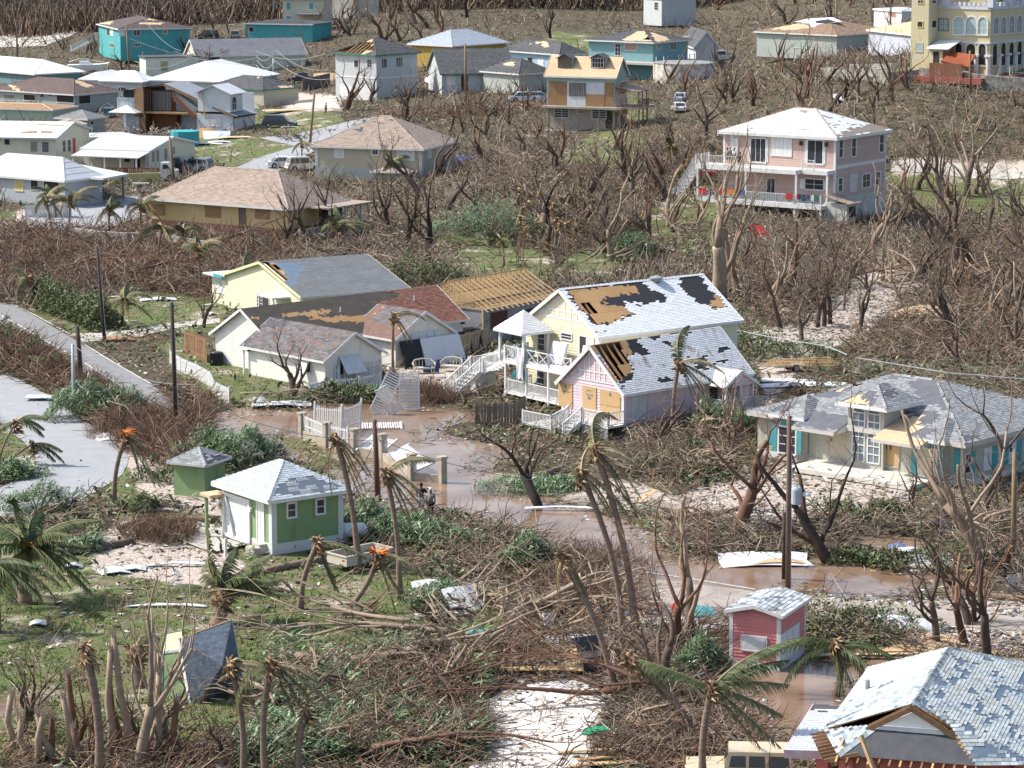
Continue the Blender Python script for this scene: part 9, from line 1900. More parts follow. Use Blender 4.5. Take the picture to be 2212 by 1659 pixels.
def sticks(name,x,y,z,L,r,m,el=(.0,.6),az=None,h0=.6,tint=(0,1),curl=.25):
 n=len(x);a=NR.uniform(0,2*pi,n)if az is None else NR.normal(az,.9,n);e=NR.uniform(el[0],el[1],n);Ls=NR.uniform(.35,1,n)*L;rs=r*NR.uniform(.6,1.5,n)*(1+y/260)
 d=np.stack([np.cos(a)*np.cos(e),np.sin(a)*np.cos(e),np.sin(e)],1);p0=np.stack([x,y,z+NR.rand(n)**1.6*h0],1);bend=NR.uniform(-1,1,(n,3))*curl;p1=p0+d*Ls[:,None]*.5+bend*Ls[:,None]*.3;p2=p0+(d+bend*.3)*Ls[:,None];p2[:,2]=np.maximum(p2[:,2],z-.05)
 s=np.cross(d,np.array([.3,.2,1.]));s/=np.linalg.norm(s,axis=1)[:,None]+1e-6;t_=np.cross(d,s);V=np.zeros((n,9,3))
 for i,(p,k)in enumerate(((p0,1),(p1,.8),(p2,.35))):
  for j in range(3):c=2*pi*j/3;V[:,i*3+j]=p+(s*cos(c)+t_*sin(c))*(rs*k)[:,None]
 q=np.array([[0,1,4,3],[1,2,5,4],[2,0,3,5],[3,4,7,6],[4,5,8,7],[5,3,6,8]]);F=(np.arange(n)[:,None,None]*9+q[None]).reshape(-1,4);T_=np.repeat(NR.uniform(tint[0],tint[1],n),6)
 return fme(name,V.reshape(-1,3),F,T_,m)
def blades(name,x,y,z,L,w,m,el=(.3,1.2),az=None,droop=.5,h0=.2,tint=(0,1),sp_=1.):
 n=len(x);a=NR.uniform(0,2*pi,n)if az is None else NR.normal(az,sp_,n);e=NR.uniform(el[0],el[1],n);Ls=NR.uniform(.5,1,n)*L;ws=w*NR.uniform(.6,1.4,n)*(1+y/300)
 d=np.stack([np.cos(a)*np.cos(e),np.sin(a)*np.cos(e),np.sin(e)],1);p0=np.stack([x,y,z+NR.rand(n)*h0],1);p1=p0+d*Ls[:,None]*.55;d2=d.copy();d2[:,2]-=droop*NR.uniform(.5,1.5,n);d2/=np.linalg.norm(d2,axis=1)[:,None];p2=p1+d2*Ls[:,None]*.45;p2[:,2]=np.maximum(p2[:,2],z+.01)
 s=np.cross(d,np.array([0,0,1.]))+NR.uniform(-.4,.4,(n,3));s/=np.linalg.norm(s,axis=1)[:,None]+1e-6;s*=ws[:,None]*.5;V=np.stack([p0-s*.6,p0+s*.6,p1+s,p1-s,p2+s*.15,p2-s*.15],1);q=np.array([[0,1,2,3],[3,2,4,5]]);F=(np.arange(n)[:,None,None]*6+q[None]).reshape(-1,4);return fme(name,V.reshape(-1,3),F,np.repeat(NR.uniform(tint[0],tint[1],n),2),m)
def chips(name,x,y,z,s,m,h=.06,tint=(0,1),tilt=.5,asp=2.2):
 n=len(x);a=NR.uniform(0,pi,n);S=s*NR.uniform(.4,1.5,n);u=np.stack([np.cos(a),np.sin(a),NR.uniform(-tilt,tilt,n)],1);v=np.stack([-np.sin(a),np.cos(a),NR.uniform(-tilt,tilt,n)],1);c=np.stack([x,y,z+h*(.3+NR.rand(n))],1);A=u*(S*asp*.5)[:,None];B=v*(S*.5)[:,None];V=np.stack([c-A-B,c+A-B,c+A*.8+B,c-A*.9+B*1.1],1);V=np.concatenate([V,V-np.array([0,0,.015])],1);q=np.array([[0,1,2,3],[4,7,6,5],[0,4,5,1],[1,5,6,2]]);F=(np.arange(n)[:,None,None]*8+q[None]).reshape(-1,4);return fme(name,V.reshape(-1,3),F,np.repeat(NR.uniform(tint[0],tint[1],n),4),m)
TWIG=ramp_tint('twig_litter',[(.045,.032,.024),(.125,.088,.063),(.22,.16,.115),(.34,.265,.2),(.46,.39,.32)],.9,1.);TWIGR=ramp_tint('red_twig',[(.045,.027,.019),(.14,.08,.052),(.24,.15,.1),(.38,.275,.2)],.9,1.)
LEAF=ramp_tint('torn_leaf',[(.022,.038,.014),(.045,.075,.024),(.085,.125,.042),(.15,.17,.075),(.24,.22,.11)],.6,1.);LG_=ramp_tint('strap_leaf',[(.025,.055,.02),(.055,.11,.035),(.11,.18,.07),(.22,.3,.15)],.45,1.,spec=.5);OLIVE=ramp_tint('olive_leaf',[(.04,.055,.022),(.08,.105,.045),(.13,.155,.075),(.22,.21,.13)],.7,1)
CHIP=ramp_tint('debris_chip',[(.15,.12,.09),(.35,.29,.22),(.5,.47,.42),(.68,.68,.66),(.26,.28,.3),(.5,.36,.2)],.8,1.)
x,y,z=scatter(100000,grass=.05);k=clump(x,y,2.5,-.7);sticks('twig_litter',x[k],y[k],z[k],1.3,.014,TWIG,(-.05,.35),h0=.35)
x,y,z=scatter(48000,grass=.06,sand=.05);k=clump(x+30,y,2,.15);sticks('brush_tangle',x[k],y[k],z[k],2.,.016,TWIGR,(0,1.),az=.3,h0=.7,curl=.8)
def reg(d,*pts):return DP(*pts)
HEAP=[(DP((0,500),(180,480),(330,520),(640,520),(650,640),(430,660),(240,620),(60,640),(0,660)),19000,'red'),(DP((640,520),(1000,540),(1000,600),(800,600),(680,560)),6000,'grey'),(DP((820,250),(1180,230),(1180,310),(1000,300),(900,280)),8000,'red'),(DP((1000,330),(1500,320),(1520,540),(1000,540)),14000,'grey'),(DP((1580,560),(1800,560),(2260,480),(2260,800),(1900,780),(1640,720)),5500,'red'),(DP((1580,560),(1800,560),(2260,480),(2260,800),(1900,780),(1640,720)),8500,'grey'),(DP((1440,180),(1960,150),(1960,250),(1560,240)),12000,'red'),(DP((1930,200),(2260,200),(2260,345),(1930,330)),9000,'grey'),(DP((300,840),(470,880),(440,960),(340,950),(280,900)),5000,'red'),(DP((180,880),(420,900),(440,1000),(360,1040),(240,980)),9000,'red'),(DP((940,1130),(1300,1180),(1380,1300),(1050,1260),(950,1200)),4000,'grey'),(DP((860,1280),(1600,1290),(1600,1400),(1000,1420),(860,1350)),4000,'grey'),(DP((600,1400),(1050,1400),(1050,1659),(560,1659)),4000,'grey'),(DP((780,1450),(1060,1430),(1030,1560),(1040,1659),(700,1659)),3500,'red'),(DP((1280,1400),(1620,1380),(1640,1659),(1320,1659),(1330,1520)),7500,'grey'),(DP((1340,900),(1640,880),(1640,1000),(1360,1060)),6000,'grey'),(DP((1360,1130),(1850,1130),(1850,1200),(1600,1210),(1400,1190)),8000,'grey'),(DP((1860,1060),(2260,1080),(2260,1290),(2080,1230),(1900,1160)),9000,'grey'),(DP((1720,1330),(2000,1390),(2000,1440),(1760,1420)),5000,'grey'),(DP((-20,720),(140,760),(140,860),(60,840),(-20,790)),6000,'red'),(DP((0,1560),(560,1610),(560,1660),(0,1660)),2500,'red'),(DP((280,1130),(400,1120),(380,1180),(300,1180)),1500,'red'),(DP((540,680),(1000,700),(1000,600),(700,620)),0,'grey')]
xa,ya,za,xb,yb2,zb=[[]for _ in range(6)]
for poly,n,c in HEAP:
 if not n:continue
 x,y,z=scatter(int(n*1.7),region=poly,grass=.35,sand=.08);k=NR.rand(len(x))<.8
 if c=='red':xa.append(x[k]);ya.append(y[k]);za.append(z[k])
 else:xb.append(x[k]);yb2 .append(y[k]);zb.append(z[k])
sticks('fallen_branches',*[np.concatenate(q)for q in(xa,ya,za)],2.,.015,TWIGR,(-.2,.8),h0=1.,curl=1.);sticks('fallen_branches',*[np.concatenate(q)for q in(xb,yb2,zb)],1.9,.015,TWIG,(-.2,.7),h0=.8,curl=1.)
x,y,z=scatter(75000,grass=.12,sand=.05);k=clump(x+60,y*1.3,2,.25);blades('leaf_litter',x[k],y[k],z[k],.55,.07,LEAF,(-.1,.7),h0=.35)
x,y,z=scatter(90000,ymin=150,grass=.3);k=clump(x+90,y,2,.0);blades('low_green_growth',x[k],y[k],z[k],.7,.11,OLIVE,(0,1.1),h0=.4)
x,y,z=scatter(26000,grass=.3,sand=.7,road=.15,ymax=400);k=NR.rand(len(x))<.55;chips('debris_chips',x[k],y[k],z[k],.14,CHIP)
LITTER=[(DP((1180,1300),(1600,1290),(1600,1400),(1200,1400)),2500),(DP((1640,1280),(2212,1290),(2212,1390),(1700,1340)),2500),(DP((1440,1000),(1980,1000),(1980,1130),(1500,1130)),1100),(DP((230,1150),(620,1170),(620,1290),(250,1290)),450),(DP((380,290),(640,290),(620,360),(400,350)),700),(DP((60,430),(310,410),(310,500),(60,500)),500),(DP((1640,700),(2000,560),(2000,640),(1760,760)),3500),(DP((1900,1060),(2212,1090),(2100,1150)),900),(DP((540,240),(740,210),(740,260)),500),(DP((1860,1400),(2212,1360),(2212,1500),(1900,1470)),1200),(DP((1380,1130),(1780,1140),(1780,1200),(1400,1190)),900)]
c_=[scatter(n*2,region=p,grass=1,sand=1)for p,n in LITTER];chips('debris_chips',*[np.concatenate([q[i]for q in c_])for i in range(3)],.13,CHIP,.08,tilt=.3)
y=1/(NR.rand(60000)*(1/118-1/235)+1/235);x=(NR.uniform(180,1080,60000)-512)/FPX*(y*cos(PI_)+CAM_H*sin(PI_));w=water_w(x,y);k=(w>-.3)&(w<1.4+np.sin(x*.8)*np.cos(y*.4)*1.2)&(NR.rand(len(x))<.45);n3=k.sum()//3;xk,yk=x[k],y[k];z0=np.full(len(xk),.04)
chips('floating_debris',xk[:n3],yk[:n3],z0[:n3],.13,CHIP,.02,tilt=.1);sticks('floating_twigs',xk[n3:2*n3],yk[n3:2*n3],z0[n3:2*n3],1.,.013,TWIG,(-.02,.2),h0=.05);blades('floating_leaves',xk[2*n3:],yk[2*n3:],z0[2*n3:],.5,.07,LEAF,(0,.5),h0=.05)
x,y,z=scatter(170000,grass=1,sand=0,ymax=260);pu_,pv_=pix(x,y,z);g_=np.zeros(len(x),bool)
for p in Z_GRASS:g_|=inpoly(pu_+3,pv_,p)
k=g_&clump(x*1.5,y*1.5,3,-.2);blades('grass',x[k],y[k],z[k],.22,.045,ramp_tint('lawn_blade',[(.07,.11,.025),(.1,.15,.035),(.16,.19,.06),(.24,.22,.11)],.8,1),(.5,1.4),h0=.02)
x,y,z=scatter(48000,ymin=245,ymax=640,grass=.08,sand=.03,pw=.9);k=clump(x*.5,y*.6,3,-.3);sticks('hillside_scrub',x[k],y[k],z[k],2.2,.022,TWIG,(-.1,1.3),h0=.5,tint=(0,1),curl=1.1)
x,y,z=scatter(90000,region=DP((-100,-40),(2300,-40),(2300,60),(1960,80),(1500,30),(1130,25),(1000,120),(720,110),(420,90),(230,100),(-100,70)),grass=.12,sand=.05);sticks('leafless_wood',x,y,z,6.5,.05,TWIG,(.7,1.5),h0=.5,tint=(0,.75),curl=.4)
x,y,z=scatter(30000,region=DP((560,1380),(1060,1380),(1040,1659),(540,1659)));k=clump(x*1.4,y*2,2,.0);blades('torn_fronds',x[k],y[k],z[k],1.,.08,LG_,(-.1,.8),az=.1,h0=.7,sp_=.8)
rr=RD(14)
for poly,n,s0,grp in((DP((500,1260),(1340,1270),(1340,1450),(900,1460),(700,1330)),34,.8,'limbs strewn over the lower middle'),(DP((560,1440),(1040,1440),(1000,1640),(560,1640)),16,.6,'limbs in the bottom debris'),(DP((1300,1400),(1620,1400),(1600,1640),(1320,1640)),14,.7,'limbs right of the sand clearing'),(DP((0,500),(640,530),(640,640),(60,640)),34,1.,'fallen limbs in the brown brush field'),(DP((1600,560),(2200,520),(2200,770),(1700,720)),26,.9,'fallen limbs right of the yellow cottage'),(DP((680,480),(1500,500),(1500,560),(800,590)),26,.9,'fallen limbs in the valley'),(DP((1350,900),(1640,880),(1640,1180),(1400,1180)),18,.7,'fallen limbs before the pink cottage'),(DP((1860,1080),(2200,1100),(2200,1280),(1950,1220)),10,.7,'fallen limbs by the right-hand pole')):
 xs=[p[0]for p in poly];yq_=[p[1]for p in poly];k=0
 while k<n:
  p=(rr.uniform(min(xs),max(xs)),rr.uniform(min(yq_),max(yq_)))
  if not inpoly([p[0]],[p[1]],poly)[0]:continue
  k+=1;b=G(p)
  if hht(b.x,b.y,.5)or water_w(b.x,b.y)>0:continue
  q_=PROT[rr.choice((3,6,9,12))if rr.random()<.65 else rr.randrange(16)][1];s_=s0*rr.uniform(.6,1.1);o=meshobj('fallen_limb',q_,None,b+Z3(.5),(rr.uniform(-.3,.3),rr.uniform(1.25,1.6),rr.uniform(0,6.28)),s_);tag(o,{'bare_bark':'grey-brown','reddish_bark':'reddish','pale_bark':'pale'}[q_.materials[0].name]+(' large' if s_>s0*.85 else ' small')+' bare limb with tangled twigs'+grp.split('limbs')[1],'branch',grp)
#shrubs that stand out singly
def shrub(label,px,w,d,h,kind='strap',n=900,az=0.1,name='green_shrub',m=None,group=None,L=None,bl=None):
 b=bl or G(px);rr_=np.random.RandomState(int(px[0]*3+px[1]));k=int(n)
 th=rr_.uniform(0,2*pi,k);rd=rr_.rand(k)**.5;lump=1+.18*np.sin(th*3+px[0])+.1*np.sin(th*7)
 X=np.cos(th)*rd*w/2*lump;Y=np.sin(th)*rd*d/2*lump;Zt=h*np.clip(1.05-rd**2,.05,1)**.7*(.8+.38*np.sin(X*1.9+px[0])*np.cos(Y*1.5+X*.7)+.12*np.sin(X*5+Y*3));Zz=Zt*rr_.uniform(.35,1,k)**.5
 t=thing(name,label,'shrub',b,0,group);global NR;sv,NR=NR,rr_
 if kind=='strap':o=blades('leaves',X,Y+0,Zz,L or.75,.06,m or LG_,(-.2,1.1),az,.9,0,(0,1),1.)
 elif kind=='leaf':o=blades('leaves',X,Y,Zz,L or.28,.11,m or LEAF,(-.4,1.2),None,.3,0)
 else:o=sticks('twigs',X,Y,Zz*.5,L or 1.3,.013,m or TWIGR,(.3,1.4),None,0,curl=.5)
 NR=sv;o.parent=t;del o['kind'];o['kind']='stuff'
 mb=MB()
 for i in range(6):a=i*1.05;mb.tube([(0,0,-.1),(cos(a)*w*.14,sin(a)*d*.14,h*.4),(cos(a)*w*.26,sin(a)*d*.26,h*.75)],[.05,.035,.015],5,0,.4)
 mb.bd('stem',BARK,t);return t
for c in[('big windswept green shrub beside the lamp post',T(0,2,900,300),7.5,5,2.4,'strap',4200),('green strap-leaved shrub left of the lamp post base',T(0,2,600,170),3,2.5,1.4,'strap',900),('large windswept green shrub behind the green garage',T(0,2,2000,710),6.8,5,2.7,'strap',4000),('pale green shrub between the hedge and the flood pole',T(0,2,1160,260),2,2,1.3,'strap',500),('green strap-leaved shrub right of the tall palm',T(1,2,880,1240),3.5,5,1.6,'strap',1800),('wide green strap-leaved bank in front of the wading people',T(1,2,1300,1330),6,5,1.15,'strap',4200),('green strap-leaved bank right of the wading people',T(1,2,1640,1400),5,3,.8,'strap',3200),('dark green spiky shrub below the fallen crowns, near the water',T(2,2,90,1580),3.6,3,1.6,'strap',1700),('green shrub in the bottom left debris',T(1,3,350,1500),6,7,1.2,'strap',3500),('green shrub along the bottom edge, middle',T(1,3,820,1250),6,7,1.1,'strap',3000),('small green shrub at the bottom fence',T(1,3,1250,1260),3,4,1.3,'strap',1100),('dark low shrub behind the broken gate',T(1,2,750,130),5.5,4,1.3,'leaf',2600),('dark low shrub right of the pillars wall fence',T(1,2,980,110),2.6,2,.9,'strap',700),('mossy green mound by the fallen trunk',T(0,2,1190,1110),2.6,3,1.2,'leaf',1500),('reddish dry bush on the fallen palm trunk',T(0,2,1400,1330),4,4,1.3,'twig',1500),('dark green bush on the gravel, left of the villa lawn',T(3,2,1050,1150),2.9,3,1.2,'leaf',1300),('dark olive bush left of it on the gravel edge',T(3,2,620,1180),3.,3,1.6,'leaf',1600),('twiggy bush in the flood right of the leaning trunk',T(3,2,780,1530),3.4,3,.9,'leaf',1200),('second twiggy bush in the flood near the blue debris',T(3,2,1020,1560),2.6,3,.9,'leaf',1000),('fan palm clump behind the bare trunks',T(2,3,1550,900),3.2,3,2.,'strap',1600),('light green tuft at the debris pile',T(1,3,1250,470),1.6,2,.5,'leaf',600),('green grass-like clump left of the white drum',T(1,3,1600,230),4.5,4,.9,'strap',1500),('large leafy heap in the valley behind the roof frame',T(1,1,2000,400),12,12,4.,'strap',5000),('leafy heap right of the palm stems',T(2,1,1000,560),6,8,2.6,'strap',1700),('dark leafy mound under the lemon house crown heap',T(1,1,1400,800),10,7,2.6,'leaf',4500),('green growth behind the pink cottage fence',T(3,1,200,1450),8,8,1.6,'leaf',3000),('leafy growth at the right end of the pink cottage',T(2,1,2100,1380),5,8,2.,'leaf',1800),('dark shredded bush right of the pink cottage porch',T(2,2,1800,420),4.5,4,2.3,'strap',1900),('low green scrub left of the taupe villa',T(2,2,1500,620),7,6,.9,'leaf',2600),('low green scrub below the pink cottage wall',T(2,2,1300,760),7,5,.8,'leaf',2200),('green frond heap at the flood edge left of the dark tree',T(2,2,60,900),5,6,.45,'strap',800),('green frond heap right of the dark crooked tree',T(2,2,350,900),4,4,.6,'strap',1400),('leafy debris heap right of the coral shed',T(3,3,700,500),8,8,1.4,'leaf',3200),('leafy debris heap before the right-hand tan pole',T(3,2,1700,1560),9,6,1.1,'leaf',2600),('small bush on the left lawn verge',T(0,2,1400,830),3.5,3,1.,'leaf',900),('dry shrub behind the side road gravel',T(0,2,1100,420),5,6,1.7,'twig',1500),('dry shrub left of the green shed',T(0,2,1350,560),5,6,1.8,'twig',1800),('dry shrub between the road and the flood pole',T(0,2,1620,320),3.5,5,1.7,'twig',900),('dry twiggy bush below the twin palms',T(2,2,700,1600),6,6,1.7,'twig',900),('dry shrub right of the twin palms base',T(2,3,640,160),5,6,1.4,'twig',700),('dry bush in the yard by the white stair',T(1,2,1500,150),3.5,4,1.8,'twig',1200),('windswept leaves at the far left, beside the side road',T(0,2,60,800),4,4,.9,'strap',1600),('dark windblown bush above the left fallen trunk',T(0,2,330,1110),5,4,1.8,'strap',1600),('green frond clump at the date palm base',T(0,2,700,1440),2.6,2.6,.9,'strap',900)]:shrub(*c)
for i in range(9):k=i/8;shrub(['first','second','third','fourth','fifth','sixth','seventh','eighth','ninth'][i]+' bush, counted from the road bend, of the clipped green road hedge',T(0,1,400+480*k,985+195*k),3.,4.5,2.7-.4*k,'leaf',2400,name='hedge_bush',group='hedge along the road')
for i in range(8):k=i/7;shrub(['first','second','third','fourth','fifth','sixth','seventh','eighth'][i]+' bush, from the upper left, of the withered hedge between the roads',T(0,1,-20+520*k,1290+330*k),3.2,4.5,1.9,'twig' if i%2 else 'leaf',1500,name='hedge_bush',group='withered hedge between the roads',m=OLIVE if i%2==0 else None)
for i in range(7):k=i/6;shrub(['first','second','third','fourth','fifth','sixth','seventh'][i]+' dry bush, left to right, of the brown hedge at the side road bend',T(0,2,760+560*k,60+500*k),3.,4.5,1.7,'twig',1000,name='hedge_bush',group='brown hedge at the side road bend')
shrub('dark root tangle of the banyan-like tree',T(2,1,1000,520),3.5,3,4.5,'strap',1500,m=ramp_tint('black_root',[(.01,.01,.008),(.03,.025,.02),(.07,.055,.04)],.9),name='root_tangle');shrub('black hanging roots under the tree on the right slope',T(3,1,1600,640),3.2,3,4.2,'strap',1300,m=MATS['black_root'],name='root_tangle')
#single pieces of wreckage
PM={'w':MW,'p':OP,'o':PO,'n':WN_,'g':mat('grey_sheet',(.4,.42,.44),.6),'b':mat('blue_plastic',(.12,.18,.5),.5),'t':mat('teal_plastic',(.1,.42,.42),.5),'s':SHP,'l':MATS['pale_panel'],'k':FELT,'r':mat('red_plastic',(.5,.04,.03),.5),'e':mat('green_plastic',(.02,.32,.16),.5),'h':mat('honey_board',(.55,.33,.14),.8)}
def sheet(name,label,px,w,l,rz,tx=0.,ty=0.,m='w',th=.04,curl=.12,up=.12):
 b=G(px)+Z3(up);mb=MB();n=5;rr_=RD(int(px[0]*9+px[1]))
 row=[[V3(((i/n-.5)*w*(1+.06*rr_.uniform(-1,1)),(j/2-.5)*l*(1+.06*rr_.uniform(-1,1)),curl*sin(pi*i/n)+.03*rr_.uniform(-1,1)))for i in range(n+1)]for j in range(3)];dn=Z3(-th)
 for j in range(2):
  for i in range(n):a,b_,c,d=row[j][i],row[j][i+1],row[j+1][i+1],row[j+1][i];mb.face([a,b_,c,d]);mb.face([a+dn,d+dn,c+dn,b_+dn])
 for j,s in((0,1),(2,-1)):
  for i in range(n):a,b_=row[j][i],row[j][i+1];q=[a,a+dn,b_+dn,b_];mb.face(q if s>0 else q[::-1])
 o=mb.bd(name,PM[m],None);o.location=b;o.rotation_euler=(tx,ty,rz);return tag(o,label,name.replace('_',' '))
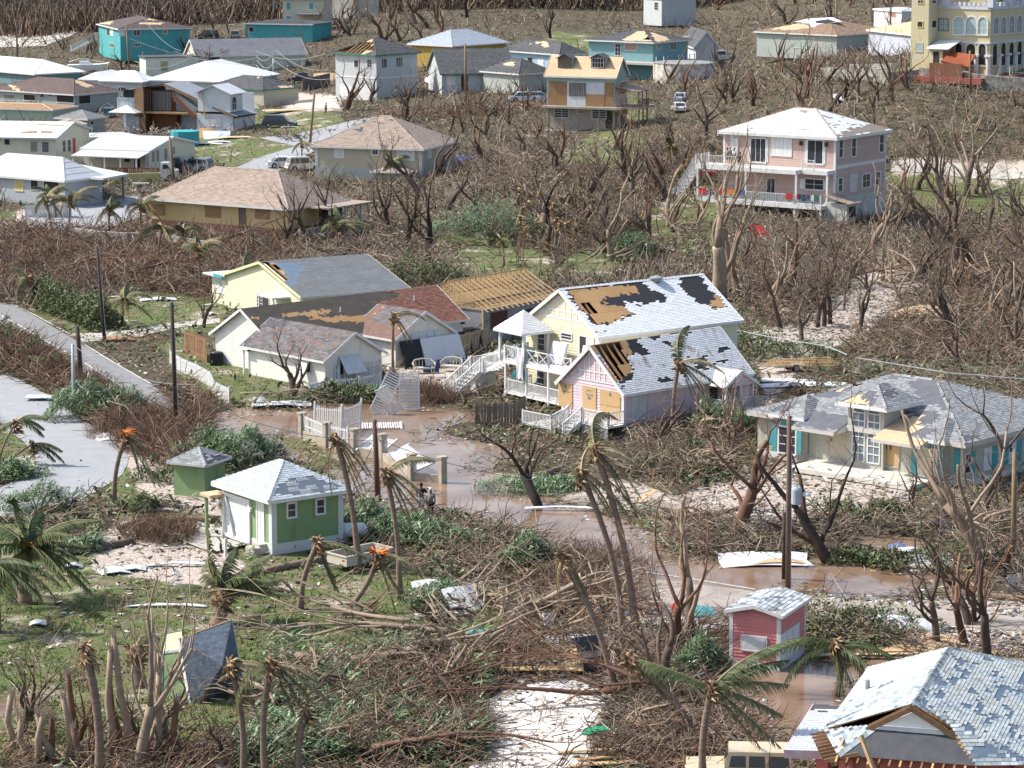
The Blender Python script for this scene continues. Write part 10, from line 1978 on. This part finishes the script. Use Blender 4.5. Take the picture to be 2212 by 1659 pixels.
for c in[('plywood_sheet','large curled pale plywood sheet in the clearing behind the taupe villa',T(3,1,1330,1080),4.6,2.4,.3,.5,-.1,'p'),('roof_scrap','upturned roof shingle panel lying at the drive mouth',T(0,1,1060,1280),2.8,2.,.05,0,0,'o'),('metal_sheet','white crumpled metal box by the side road kerb',T(0,2,960,480),2.,1.4,.1,.15,0,'w'),('metal_sheet','bent corrugated sheet on the side road verge',T(0,2,420,140),3.2,1.3,0,0,.1,'l'),('gutter_length','white gutter length on the lawn left of the toppled shed',T(0,3,1450,280),4.,.35,-.02,0,0,'w'),('gutter_length','pale trim length on the lawn before the garage apron',T(0,2,1560,1580),3.6,.35,.02,0,0,'l'),('plank','grey board by the mossy mound',T(0,2,1370,1110),2.4,.35,0,0,0,'g'),('shingle_scrap','grey roofing scrap on the left lawn, larger one',T(0,2,990,1635),1.6,1.3,.3,0,0,'l'),('shingle_scrap','grey roofing scrap on the left lawn, right of the larger one',T(0,2,1150,1615),1.4,1.,.1,0,0,'l'),('shingle_scrap','small pale scrap by the date palm',T(0,2,640,1590),1.,.8,.1,0,0,'g'),('shingle_scrap','white scrap on the shaded left lawn',T(0,3,330,430),.8,.8,.1,0,0,'w'),('foam_board','white square board lying on the scrub before the pink cottage',T(2,2,1115,735),1.,1.3,.1,.35,0,'w'),('plywood_sheet','tan board strip on the ground right of the scrub',T(2,2,1600,700),3.6,1.3,-.05,0,0,'p'),('plank','pale plank standing out of the frond heap',T(2,2,1120,1030),2.6,.3,.8,0,-.4,'n'),('white_tube','white curved pipe lying at the flood edge tree',T(2,2,430,1090),4.4,.35,-.05,0,0,'w'),('slatted_pallet','blue-white slatted panel at the brown pool',T(3,2,1230,1500),2.4,1.6,.2,.2,0,'w'),('plastic_sheet','blue scrap left of the slatted panel',T(3,2,1150,1490),.9,2.,.1,.3,0,'b'),('tarp','crumpled grey-blue sheet at the brown pool',T(3,2,1500,1560),4.,2.4,.2,.1,0,'l'),('timber','thick tan timber floating at the pool edge',T(3,2,1370,1610),5.6,.35,-.25,0,0,'n'),('plastic_sheet','bright blue plastic lid on the leafy debris',T(3,2,1555,1250),1.3,1.4,.1,.2,0,'b'),('board','white board strip behind the blue lid',T(3,2,1400,1225),2.6,.4,0,0,0,'w'),('tan_board','tan sheet in the leafy debris by the leaning trunk',T(3,2,600,1240),1.6,1.2,.1,.2,0,'p'),('wreckage_sheet','white and tan wall panel lying in the flood left of the transformer pole',T(2,2,2180,1540),4.8,2.2,.05,.1,0,'w'),('wreckage_sheet','brown panel at the flood edge right of it',T(3,2,60,1540),3.,1.8,.1,0,0,'p'),('lattice_scrap','white lattice scrap at the right edge',T(3,2,1900,1560),1.4,1.6,.2,.6,0,'w'),('gutter_length','pale gutter leaning at the right edge',T(3,2,2040,1380),4.4,.15,.75,0,-.3,'w'),('plank','white plank by the broken fence, right edge',T(3,2,2060,1550),2.2,.4,.6,0,0,'w'),('metal_sheet','white crumpled sheet behind the lower right roof',T(3,3,1200,540),2.6,3.4,.3,.35,.1,'w'),('metal_sheet','upright white scrap beside the crumpled sheet',T(3,3,1420,540),1.,2.2,.2,.6,0,'l'),('pallet','yellowish pallet boards behind the lower right roof',T(3,3,1330,610),4.2,2.6,.0,.05,0,'p'),('board','long pale board behind the lower right roof, upper',T(3,3,1200,680),8.6,.4,-.02,0,0,'n'),('board','long pale board behind the lower right roof, lower',T(3,3,1100,710),8.,.35,-.03,0,0,'p'),('board','long tan board right of the roof ridge',T(3,3,2000,800),8.,.4,-.25,0,0,'n'),('board','tan plank crossing at the right edge',T(3,3,2120,760),4.,.5,-.9,0,-.2,'p'),('culvert_pipe','white corrugated sheet curl in the debris, below the palms',T(1,3,1830,290),1.9,2.6,.5,.7,0,'w'),('white_board','white square panel right of the palm base',T(1,3,1490,120),1.5,1.4,.2,.25,0,'w'),('white_plank','white plank left of the white curl',T(1,3,1610,350),2.6,.25,.05,0,0,'w'),('teal_sheet','pale turquoise sheet on the fallen trunk end',T(1,3,1960,560),1.7,1.3,.1,.3,0,'t'),('board','pale teal board in the debris right of the leaning palm',T(2,3,830,370),2.2,1.2,.1,.2,0,'l'),('sheet_metal','white roof sheet in the debris pile, left',T(2,3,600,600),3.2,1.6,.1,.2,0,'w'),('sheet_metal','white sheet in the debris pile, right of the bare trunk',T(2,3,1750,480),4.2,1.,0,.1,0,'w'),('plywood_sheet','square of new plywood behind the black bin',T(2,3,640,720),2.,2.2,.0,.1,0,'p'),('plywood_sheet','orange-tan board in the middle of the debris pile',T(2,3,690,400),1.3,1.8,.2,.5,0,'h'),('plastic_tub','teal tub scrap left of the coral shed',T(2,3,1630,335),1.3,.9,.1,.3,0,'t'),('plastic_tub','red scrap left of the teal scrap',T(2,3,1430,300),.6,.7,.1,.3,0,'r'),('board','white board left of the coral shed',T(2,3,1350,420),3.,.8,.1,.2,0,'w'),('board','pale board strip in the debris pile, far left',T(2,3,330,480),.7,1.6,.1,1.1,0,'w'),('board','weathered board at the sand clearing corner',T(2,3,250,840),6.6,.6,0,0,0,'n'),('plastic_sheet','green plastic strip under the fallen tree',T(2,3,830,1370),2.2,.7,-.1,.1,0,'e'),('plank','bare plank by the off-road car, upper',T(2,3,1050,1530),6.2,.3,.08,0,0,'n'),('plank','bare plank by the off-road car, lower',T(2,3,1200,1590),6.,.3,.08,0,0,'h'),('plank','bare plank left of the car hood',T(2,3,1130,1640),6.,.35,.1,0,0,'n'),('white_plank','white length on the sand right of the palm base',T(3,3,60,1490)if 0 else T(2,3,2080,1480),3.6,.3,.0,0,0,'w'),('board','tan board right of the coral shed',T(3,3,350,470),2.,.35,0,0,0,'n'),('board','brown board right of the coral shed',T(3,3,330,600),1.8,.3,.7,0,0,'h'),('board','white fence wreck on the lawn behind the cream bungalow',T(0,1,1370,940),3.2,1.4,.2,0,0,'w'),('board','white strip on the lawn behind the bungalow, left',T(0,1,990,925),2.,.3,0,0,0,'w'),('board','white strip by the bungalow drive',T(0,1,1815,1060),.7,1.6,.4,0,0,'w'),('board','white trim near the lemon house',T(0,1,1900,990),3.,.25,-.2,0,0,'w'),('metal_sheet','long white sheet on the lawn by the wrecked house, left',T(0,0,1780,1250),6.,1.6,.03,0,0,'w'),('metal_sheet','long white sheet on the lawn by the wrecked house, right',T(0,0,1900,1235),3.2,1.4,.03,0,0,'w'),('crumpled_board','orange-brown panel and crumpled metal at the wrecked house wall',T(0,0,1790,1190),2.2,3,.1,.8,0,'h'),('metal_sheet','crumpled silver sheet beside the orange panel',T(0,0,1870,1195),3.6,3,.1,.5,0,'l'),('plywood_sheet','plywood strip debris on the lawn before the wrecked house',T(0,0,2080,1195),6,2.2,.1,0,0,'p'),('roof_scrap','fallen tan roof panel by the board fence',T(1,0,620,700),4.5,3.6,.1,.6,0,'p'),('power_pole','fallen power pole lying before the small cream house',T(1,0,270,900),16,.45,.12,0,0,'n'),('plywood_sheet','tan board spill on the far driveway',T(1,0,330,960),9,3,.15,0,0,'p'),('white_board','white board by the dark navy car',T(1,0,295,1105),2.4,.8,0,0,0,'w'),('metal_sheet','white sheet lying on the slope above the three-storey pink house',T(3,0,650,865),2.,3.2,.9,.3,0,'w'),('white_sheet','leaning white panel at the yellow villa terrace end',T(3,0,2125,600),2.6,4.2,.1,1.,0,'w'),('board','white boards on the villa lawn',T(3,0,1640,650),4.2,2.4,-.2,0,0,'w'),('board','long white rail on the villa lawn',T(3,0,2060,640),8,.6,-.3,0,0,'w'),('kayak','red kayak end under the three-storey pink house',T(2,1,2190,390),1.6,3.6,.6,.5,0,'r'),('tarp','blue tarp right of the beige house',T(1,0,1750,1385),4,2,.0,.3,0,'b'),('metal_strip','long white roof lying on the ground right of the pink cottage',T(3,1,60,1650),5.6,1.2,-.03,0,0,'w'),('metal_strip','corrugated white roof strip behind the taupe villa end',T(3,2,330,25),6.4,1.6,.06,0,0,'w'),('board','fallen white lattice under the dark twisted branches',T(1,2,220,190),4.,1.6,.1,0,0,'w'),('board','black flat box at the bungalow shore',T(1,2,30,180),.9,1.6,.1,.3,0,'g')]:
 if c[0]in('kayak','power_pole'):c=c[:9]+(.25,)
 sheet(*c)
b=G(T(2,3,690,840));t=thing('wheelie_bin','black open wheelie bin at the sand clearing edge','bin',b,.2);t.rotation_euler=(.1,-.1,.2);mb=MB();mb.poly([(-.4,-.35,0),(.4,-.35,0),(.48,-.42,.95),(-.48,-.42,.95)],.05,(0,-1,0));mb.box(-.42,.42,-.34,.38,0,.93);mb.bd('tub',mat('dark_bin_plastic',(.06,.065,.075),.5),t);mb=MB();mb.poly([(-.5,.4,.95),(.5,.4,.95),(.55,.6,1.6),(-.55,.6,1.6)],.05,(0,-1,0));mb.bd('lid',MATS['dark_bin_plastic'],t)
rr=RD(31)
mb=MB();bb=G(T(2,2,2080,1230))
for i in range(500):
 a=rr.uniform(0,6.28);q=rr.random()**.6;s=rr.uniform(.05,.16);c=V3((cos(a)*q*2.2,sin(a)*q*2.6,(1-q)*.9+.05));mb.box(c.x-s,c.x+s,c.y-s,c.y+s,c.z-s*.7,c.z+s*.7,0,rr.random())
o=mb.bd('rubble_heap',ramp_tint('rubble_stone',[(.2,.18,.15),(.45,.42,.38),(.6,.58,.54)],.9),None);o.location=bb;o['kind']='stuff'
